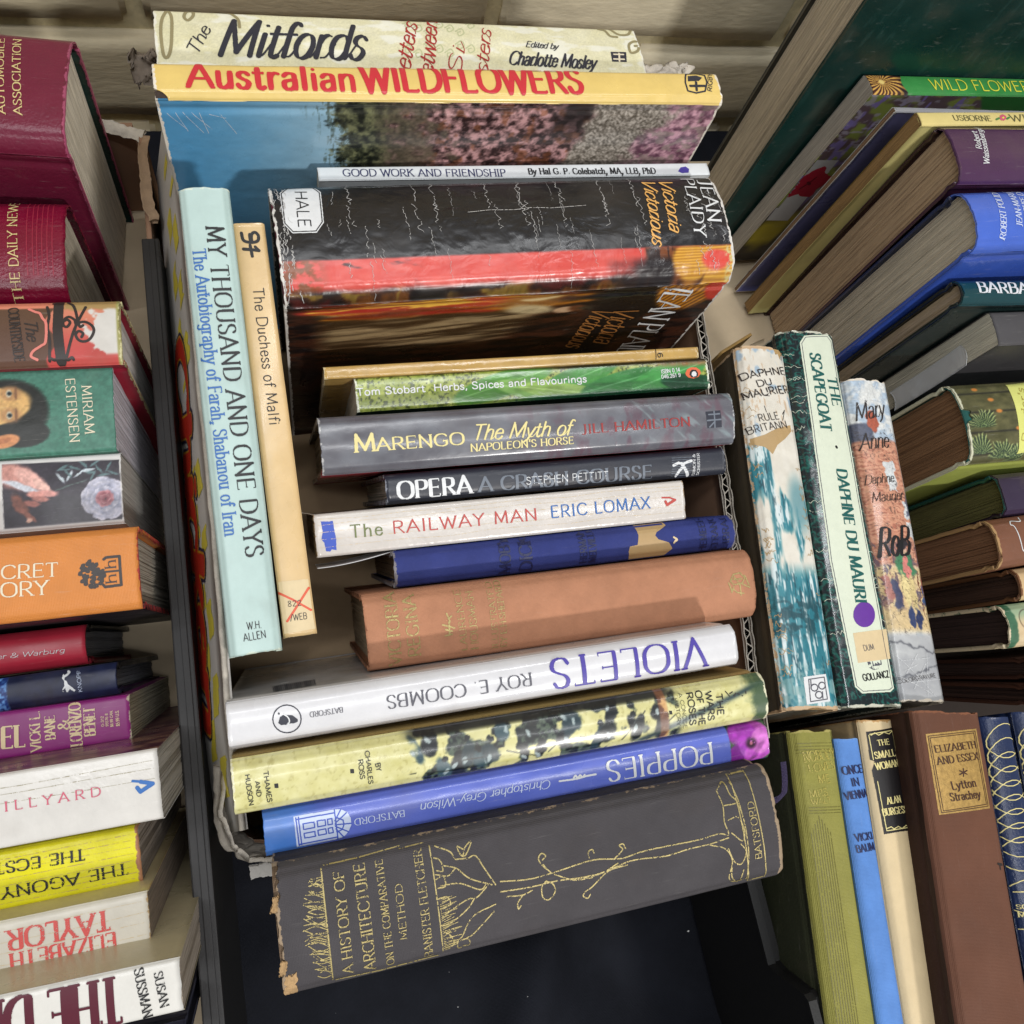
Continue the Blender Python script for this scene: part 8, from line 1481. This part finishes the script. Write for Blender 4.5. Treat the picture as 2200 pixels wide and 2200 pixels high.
for i in range(14):
    x, y = rl.uniform(-.05, .22), rl.uniform(-.2, -.05); s_ = rl.uniform(.00015, .0004) if i else .0009
    z = -.0035 + float(np.interp(0, [0], [0])); ix = np.abs(gx - x).argmin(); iy = np.abs(gy - y).argmin(); z = Zc[ix, iy] + .0012
    b0 = len(lv); lv += [(x - s_, y, z), (x, y - s_ * .6, z + .0003), (x + s_, y, z), (x, y + s_ * .7, z + .0002)]; lf.append((b0, b0 + 1, b0 + 2, b0 + 3))
lint = mesh_obj('lint', lv, lf, mat('lint_white', (220, 220, 220), rough=.9), cloth); lint['kind'] = 'stuff'
# table top under the cloth
v, f = box_mesh(-.55, .95, -.13, .50, -.034, -.0075, .003)
tt = mesh_obj('table', v, f, mat('table_board', (120, 100, 80), rough=.6)); tt['kind'] = 'structure'

M_KR = mat('kraft_card', (176, 150, 118), rough=.8, var=.12, scale=60, bump=.25, bscale=500)
M_KR2 = mat('kraft_card_pale', (196, 178, 150), rough=.8, var=.10, scale=50, bump=.2, bscale=500)
M_KD = mat('kraft_card_inside', (150, 116, 92), rough=.82, var=.14, scale=50, bump=.2)
M_PW = mat('printed_white_card', (206, 202, 196), rough=.45, var=.12, scale=40, bump=.15)
M_TORN = mat('torn_paper', (196, 188, 176), rough=.9, var=.35, scale=120, bump=.9, bscale=500)
def sheet(name, P, th, m, parent, smooth=True):
    """card: grid of points (nu,nv,3) thickened to one side"""
    P = np.asarray(P, float); du = np.gradient(P, axis=0); dv = np.gradient(P, axis=1); n = np.cross(du, dv); n /= np.linalg.norm(n, axis=-1, keepdims=True) + 1e-12
    v, f = slab(P, P - n * th); return mesh_obj(name, v, f, m, parent, smooth)
# ---- the middle carton
box = empty('cardboard_box', (.10, .18, .0)); tag(box, 'open carton with printed white side, corrugated edge and crushed front corner', 'box')
def W2(P): return np.asarray(P, float) - np.array([.10, .18, 0])
v, f = box_mesh(-.052, .262, -.004, .40, .0, .0045); mesh_obj('floor_panel', W2(v), f, M_KR, box)
# printed side: leans outward, top edge bruised
n1, n2 = 90, 14
ty = np.linspace(-.004, .398, n1); tz = np.linspace(0, 1, n2)
YY, TT = np.meshgrid(ty, tz, indexing='ij')
ztop = .147 - .030 * sm(.05, -.004, YY) + .002 * (fbm(YY * 60, YY * 0, 3) - .5)
prX = np.interp(TT, [0, .45, .9, 1], [-.0550, -.0540, -.0388, -.0345]) - .002 * sm(.12, 0, YY) + .0012 * (fbm(YY * 30, TT * 3, 6) - .5)
ZZ = .0045 + TT * (ztop - .0045)
P = np.stack([prX, YY, ZZ], -1); P = P[::-1]
side = sheet('printed_side', W2(P), .0035, M_PW, box)
def side_pt(y, t, off):
    z0 = np.interp(y, ty, ztop[:, 0]); x = np.interp(t, [0, .45, .9, 1], [-.0550, -.0540, -.0388, -.0345]) - .002 * sm(.12, 0, y) + .0012 * (fbm(y * 30, t * 3, 6) - .5)
    return np.stack([x - off, y + 0 * t, .0045 + t * (z0 - .0045)], -1)
def side_print(name, M, cell, y0, t0, dy, dt, m, lift):
    """mask columns run along the box side (towards the viewer), rows up the side"""
    R = runs(M, 4, 8); ys = y0 - R[:, [0, 1, 1, 0]] * cell * dy; ts = t0 + R[:, [2, 2, 3, 3]] * cell * dt
    ok = (ts.max(1) < .985) & (ts.min(1) > .3); P = side_pt(ys[ok], ts[ok], .00018 + .00012 * lift)
    o = mesh_obj(name, W2(P.reshape(-1, 3)), np.arange(len(P) * 4).reshape(-1, 4), m, side)
    if name == 'zigzag_print': o['kind'] = 'stuff'
segs, tw = segs_of_text('Chicken', 'brush', 1.25)
for (grow, nm, m, lf_) in ((.09, 'lettering_outline', mat('print_indigo', (48, 40, 74), rough=.4), 1), (.055, 'lettering_rim', mat('print_orange_rim', (214, 150, 40), rough=.4), 2), (.03, 'lettering', mat('print_chicken_red', (196, 48, 30), rough=.4, var=.1), 3)):
    sg = [(np.asarray(a), np.asarray(b), h * 1.5 + grow) for a, b, h in segs]
    M, x0, y0 = raster(sg, .02); side_print(nm, M, .02, .265 - x0 * .048, .53 + y0 * .30, .048, .30, m, lf_)
jj, ii = np.mgrid[0:46, 0:600]; Mz = (np.abs(jj - 30 - 9 * np.sign(np.sin(ii / 9.)) * (.5 + .5 * vnoise(ii / 17., 0 * ii, 3))) < 4 + 3 * vnoise(ii / 6., jj / 6., 5)) & (vnoise(ii / 30., jj * 0, 9) > .2)
side_print('zigzag_print', Mz, .01, .392, .52, .064, .95, mat('print_yellow', (222, 206, 70), rough=.45, var=.15), 0)
# bruised white top edge of that side
yy = np.linspace(-.004, .396, 160); th = np.linspace(0, 2 * np.pi, 9)
YE, TE = np.meshgrid(yy, th, indexing='ij'); zt_ = np.interp(YE, ty, ztop[:, 0]); rr = .0022 + .0011 * fbm(YE * 120, TE, 4)
P = np.stack([-.0336 - .002 * sm(.12, 0, YE) + .5 * rr * np.cos(TE) + .0012 * (fbm(YE * 45, 0 * TE, 7) - .5), YE, zt_ + rr * .9 * np.sin(TE)], -1)
mesh_obj('bruised_edge', W2(P.reshape(-1, 3)), grid_faces(160, 9), M_TORN, box, True)
# corrugated far side: two liners and the fluting between them
def wallpt(y, z): return np.stack([np.interp(y, [-.03, .014, .12, .243, .40], [.2285, .2325, .2475, .2635, .284]) + 0 * z, y + 0 * z, z], -1)
yw = np.linspace(-.012, .385, 60)
ZT = lambda y: .118 + .0022 * (fbm(y * 40, 0 * y, 12) - .5) - .02 * sm(.34, .385, y)
for nm, dx, m in (('inner_liner', -.0002, M_KD), ('outer_liner', .0046, M_PW)):
    A = np.stack([wallpt(yw, .0045 + t * (ZT(yw) - .0045)) for t in (0, .5, .9, 1)], 1); A[..., 0] += dx
    sheet(nm, W2(A), .0005, m, box)
yf = np.arange(-.012, .384, .0008); ph = yf / .0085 * 2 * np.pi
amp = .0018 * np.sin(ph) + .0003 * (vnoise(yf * 300, 0 * yf, 3) - .5)
A = np.stack([wallpt(yf, z_ + 0 * yf) for z_ in (.02, .09)] + [wallpt(yf, ZT(yf) - .0006 + .0016 * (vnoise(yf * 160, 0 * yf, 8) - .5))], 1); A[..., 0] += .0021 + amp[:, None]
sheet('fluting', W2(A), .0006, mat('flute_paper', (206, 198, 186), rough=.85, var=.2, scale=200), box)
for dx in (-.0004, .0045):   # frayed white lip of each liner
    P = np.stack([wallpt(yf, ZT(yf) + r_ ) for r_ in (-.0015, .0009)], 1); P[..., 0] += dx; P[:, 1, 0] += .0006 * (vnoise(yf * 250, 0 * yf, 21) - .5); P[:, 1, 2] += .0014 * (vnoise(yf * 330, 0 * yf, 31) - .4)
    sheet('frayed_lip', W2(P), .0007, M_TORN, box)
# back side with its crushed top
xb = np.linspace(-.04, .28, 80); tb = np.linspace(0, 1, 10); XB, TB = np.meshgrid(xb, tb, indexing='ij')
P = np.stack([XB, .4015 + .006 * TB ** 3 * (fbm(XB * 40, TB * 2, 4) - .5), .0045 + TB * (.145 + .012 * (fbm(XB * 50, 0 * XB, 2) - .5))], -1)
sheet('back_side', W2(P), .004, M_KR, box)
def crumple(name, c, size, seed, parent, off, m=M_TORN):
    u = np.linspace(0, 1, 26); w = np.linspace(0, 1, 18); U, V = np.meshgrid(u, w, indexing='ij')
    P = np.stack([(U - .5), (V - .5), .45 * np.sin(V * 3.1) - .3 + 0 * U], -1) * np.asarray(size)
    for k in range(3): P[..., k] += np.asarray(size)[k] * .28 * (np.abs(fbm(U * 4, V * 4, seed + 7 * k, 3) - .5) * 3 - .4)
    return sheet(name, P + np.asarray(c) - np.asarray(off), .0012, m, parent, False)
crumple('torn_corner', (-.0395, .404, .155), (.024, .016, .028), 3, box, (.10, .18, 0), mat('grey_torn_card', (120, 108, 96), rough=.9, var=.3, scale=90))
crumple('torn_corner', (.268, .402, .155), (.034, .016, .022), 8, box, (.10, .18, 0), M_TORN)
crumple('torn_corner', (.262, .385, .142), (.022, .016, .018), 18, box, (.10, .18, 0), M_KR)
# crushed front corner: a curling strip of the front side
ts_ = np.linspace(0, 1, 60); tv = np.linspace(0, 1, 12); U, V = np.meshgrid(ts_, tv, indexing='ij')
px_ = np.interp(U, [0, .25, .5, .75, 1], [-.0435, -.0465, -.0445, -.0360, -.0240]); py_ = np.interp(U, [0, .25, .5, .75, 1], [.030, .008, -.006, -.0135, -.0165])
P = np.stack([px_ + .004 * (fbm(U * 9, V * 4, 3) - .5) + .003 * np.cos(V * 5), py_ + .004 * (fbm(U * 9, V * 4, 13) - .5) - .004 * V ** 2, .112 + .002 * U - .026 * (1 - V) + .004 * (fbm(U * 12, V * 3, 23) - .5)], -1)
sheet('crushed_front_side', W2(P), .0022, M_TORN, box)
P2 = np.stack([px_ + .001, py_ + .0015 + 0 * V, .0045 + .085 * V], -1); sheet('front_side', W2(P2), .003, M_KD, box)
P = np.stack([np.interp(U, [0, 1], [-.036, -.0245]) , -.0205 - .006 * V + .002 * (fbm(U * 6, V * 2, 40) - .5), .098 - .003 * V - .004 * (1 - U)], -1); sheet('loose_strip', W2(P), .0009, M_PW, box)

# ---- black crates
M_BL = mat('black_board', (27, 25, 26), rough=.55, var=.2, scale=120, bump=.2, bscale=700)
M_BL2 = mat('black_board_shaded', (14, 14, 15), rough=.6, var=.2, scale=120, bump=.2)  # same black board made darker: shade of the sides put into the colour
cr = empty('black_crate', (-.056, .10, 0)); tag(cr, 'black crate side running between the printed carton and the row of books', 'crate')
v, f = box_mesh(-.0605, -.0525, -.25, .325, .0, .0985, .0006); v = np.asarray(v) - [-.056, .10, 0]; mesh_obj('side_board', v, f, M_BL2, cr)
v, f = box_mesh(-.0612, -.0518, -.25, .326, .099, .1035, .0008); v = np.asarray(v) - [-.056, .10, 0]; mesh_obj('rim', v, f, M_BL, cr)
v, f = box_mesh(-.0572, -.0540, -.25, .325, .1038, .1046, .0003); v = np.asarray(v) - [-.056, .10, 0]; mesh_obj('rim_bead', v, f, M_BL, cr)
cr2 = empty('black_crate', (.22, -.15, 0)); tag(cr2, 'black crate side with stepped rim beside the olive cloth book', 'crate')
yk = np.linspace(-.35, -.03, 120); zk = .118 - .034 * sm(-.134, -.124, yk)
for nm, xo, w_, dz, m in (('side_board', .2165, .009, 0, M_BL2), ('rim', .2158, .0045, .003, M_BL2)):
    lo = 0.0 if nm == 'side_board' else None
    z1 = zk + dz; z0 = np.zeros_like(zk) if lo == 0.0 else zk + .0003
    VV = np.stack([np.stack([np.full_like(yk, xo + a), yk, zz], -1) for a, zz in ((0, z0), (0, z1), (w_, z1), (w_, z0))], 1)
    n = len(yk); F = [(i * 4 + k, i * 4 + (k + 1) % 4, (i + 1) * 4 + (k + 1) % 4, (i + 1) * 4 + k) for i in range(n - 1) for k in range(4)] + [(3, 2, 1, 0), (4 * n - 4, 4 * n - 3, 4 * n - 2, 4 * n - 1)]
    mesh_obj(nm, VV.reshape(-1, 3) - [.22, -.15, 0], F, m, cr2)

# ---- carton of the near row
lb = empty('cardboard_box', (-.17, .15, 0)); tag(lb, 'brown carton with torn folded rim behind the maroon leather book', 'box')
v, f = box_mesh(-.32, -.0625, -.16, .445, .0, .0045); mesh_obj('floor_panel', np.asarray(v) - [-.17, .15, 0], f, M_KR2, lb)
def strip(path, w, th, seed):
    """a bent strip of torn card along a 3-D path"""
    P = np.asarray(path, float); t = np.linspace(0, 1, len(P)); q = np.linspace(0, 1, 40); P = np.stack([np.interp(q, t, P[:, k]) for k in range(3)], 1)
    P += .0022 * np.stack([fbm(q * 14, q * 0 + k, seed + k, 3) - .5 for k in range(3)], 1)
    a = np.linspace(-1, 1, 6); ring = np.stack([P[:, None] + np.array(w)[None, None] * a[None, :, None] * (.7 + .5 * fbm(q * 9, q * 0, seed))[:, None, None]], 0)[0]
    ring[..., 2] -= .0012 * a[None] ** 2
    return ring
v, f = box_mesh(-.30, -.064, .4225, .4265, .0045, .084); mesh_obj('back_side', np.asarray(v) - [-.17, .15, 0], f, M_KD, lb)
sheet('folded_rim', strip([(-.110, .4245, .0875), (-.085, .4240, .0875), (-.070, .4200, .0865), (-.0575, .4140, .086)], (.0015, .004, .001), .002, 3) - [-.17, .15, 0], .0022, M_TORN, lb)
sheet('folded_rim', strip([(-.0575, .414, .0855), (-.0590, .396, .088), (-.0585, .376, .089), (-.0570, .358, .0905), (-.0545, .347, .0925)], (.0034, 0, .0008), .002, 9) - [-.17, .15, 0], .0026, mat('torn_kraft', (160, 134, 108), rough=.9, var=.25, scale=140, bump=.6), lb)
yq = np.linspace(.335, .418, 12); A = np.stack([np.stack([np.full_like(yq, -.0575), yq, np.full_like(yq, z_)], -1) for z_ in (.0045, .04, .086)], 1); sheet('end_side', A - [-.17, .15, 0], .003, M_KD, lb)
# ---- carton of the far row
rb = empty('cardboard_box', (.45, .18, 0)); tag(rb, 'pale carton floor and bent flap under the big flower guides', 'box')
v, f = box_mesh(.292, .72, .15, .46, .0, .0045); mesh_obj('floor_panel', np.asarray(v) - [.45, .18, 0], f, M_KR2, rb)
P = np.stack([np.interp(U, [0, 1], [.2905, .312]) - .008 * V, .228 - .034 * V + .006 * (U - .5), .096 + .012 * U - .02 * V + .003 * np.sin(U * 3)], -1); sheet('bent_flap', P - [.45, .18, 0], .0016, M_KR2, rb)
P = np.stack([np.interp(U, [0, 1], [.292, .318]), .236 - .004 * V + .012 * U, .0045 + .085 * V], -1); sheet('end_flap', P - [.45, .18, 0], .002, mat('kraft_deep', (170, 136, 78), rough=.8, var=.1), rb)
rb2 = empty('cardboard_box', (.33, -.1, 0)); tag(rb2, 'shallow dark tray under the olive, blue and brown cloth books', 'tray')
v, f = box_mesh(.2275, .72, -.30, -.052, .0, .0045); mesh_obj('floor_panel', np.asarray(v) - [.33, -.1, 0], f, M_BL2, rb2)
rb3 = empty('gap_dark_sheet', (.31, .09, 0)); tag(rb3, 'dark sheet added to darken the gap under the torn waterfall-jacketed book', 'card')  # added floor piece, coloured dark so the gap between the books stays dark
v, f = box_mesh(.24, .72, -.051, .149, .0, .0045); o = mesh_obj('sheet', np.asarray(v) - [.31, .09, 0], f, mat('gap_dark_card', (52, 42, 36), rough=.8), rb3)

# ---- small parts of books
ab = BOOKS['architecture']   # woven ribbon marker at the far end of the spine
P = np.stack([np.interp(U, [0, .25, .5, 1], [ab.L / 2 - 6, ab.L / 2 + 5, ab.L / 2 + 9, ab.L / 2 + 13]) + (V - .5) * 2.6 * sm(.2, .5, U), np.interp(U, [0, .25, .5, 1], [8, 8, 11, 24]) - (V - .5) * 2.6 * (1 - sm(.2, .5, U)) , ab.W - 7 + 4 * np.sin(U * 3) + .4 * np.sin(V * 3)], -1) * MM
sheet('bookmark_ribbon', P, .0005, mat('ribbon', (52, 42, 78), rough=.7, weave=.8, bump=.5, bscale=1400), ab.root)
for k, (x, y, w_, h_) in enumerate(((-109.5, -20.5, 5, 9), (-111.6, -12.5, 2.6, 5), (-112.3, 12, 2.2, 5))):
    ju = 1 + .5 * (fbm(V * 7, V * 0 + k, k + 3, 3) - .5) * 2; jv = 1 + .35 * (fbm(U * 6, U * 0 + k, k + 13, 3) - .5) * 2
    px2 = x + (U - .5) * w_ * ju + (V - .5) * 1.2; py2 = np.clip(y + (V - .5) * h_ * jv, -ab.T / 2 + .2, ab.T / 2)
    P = np.stack([px2, py2, ab.W + ab.prof(py2) + .3 + 1.1 * (fbm(U * 3 + 9, V * 4 + 9, k + 30) - .4)], -1) * MM
    sheet('exposed_board', P, .0006, mat('board_tan', (186, 152, 108), rough=.9, var=.5, scale=260, bump=.9), ab.root, False)
gj = BOOKS['grey_jacket']    # loose clear sleeve over the head of the grey book
P = np.stack([-gj.L / 2 - 1.2 + 1.0 * np.sin(U * 4) + 0 * V, -gj.T / 2 - 1.0 + 14 * V - 2 * U, gj.W - 26 - 70 * U + 3 * np.sin(V * 3)], -1) * MM
sheet('plastic_sleeve', P, .0003, mat('clear_plastic', (236, 238, 242), rough=.12, var=.02, trans=.45, wrinkle=.6, coat=.6), gj.root)
rr_ = BOOKS['railway']
P = np.stack([-rr_.L / 2 + 3 - 18 * U, rr_.T / 2 - 1 + 3 * np.sin(U * 2) + V * 0, rr_.W - 10 - 34 * V - 6 * U], -1) * MM
sheet('loose_page', P, .0004, mat('loose_page', (170, 160, 146), rough=.7, var=.1), rr_.root)
P = np.stack([-rr_.L / 2 + 40 - 40 * U, -rr_.T / 2 - .8 - 5 * np.sin(U * 1.6) + V * 0, rr_.W - 4 - 30 * V - 2 * U], -1) * MM
sheet('flap', P, .0004, mat('flap_white', (214, 214, 216), rough=.3, var=.05), rr_.root)
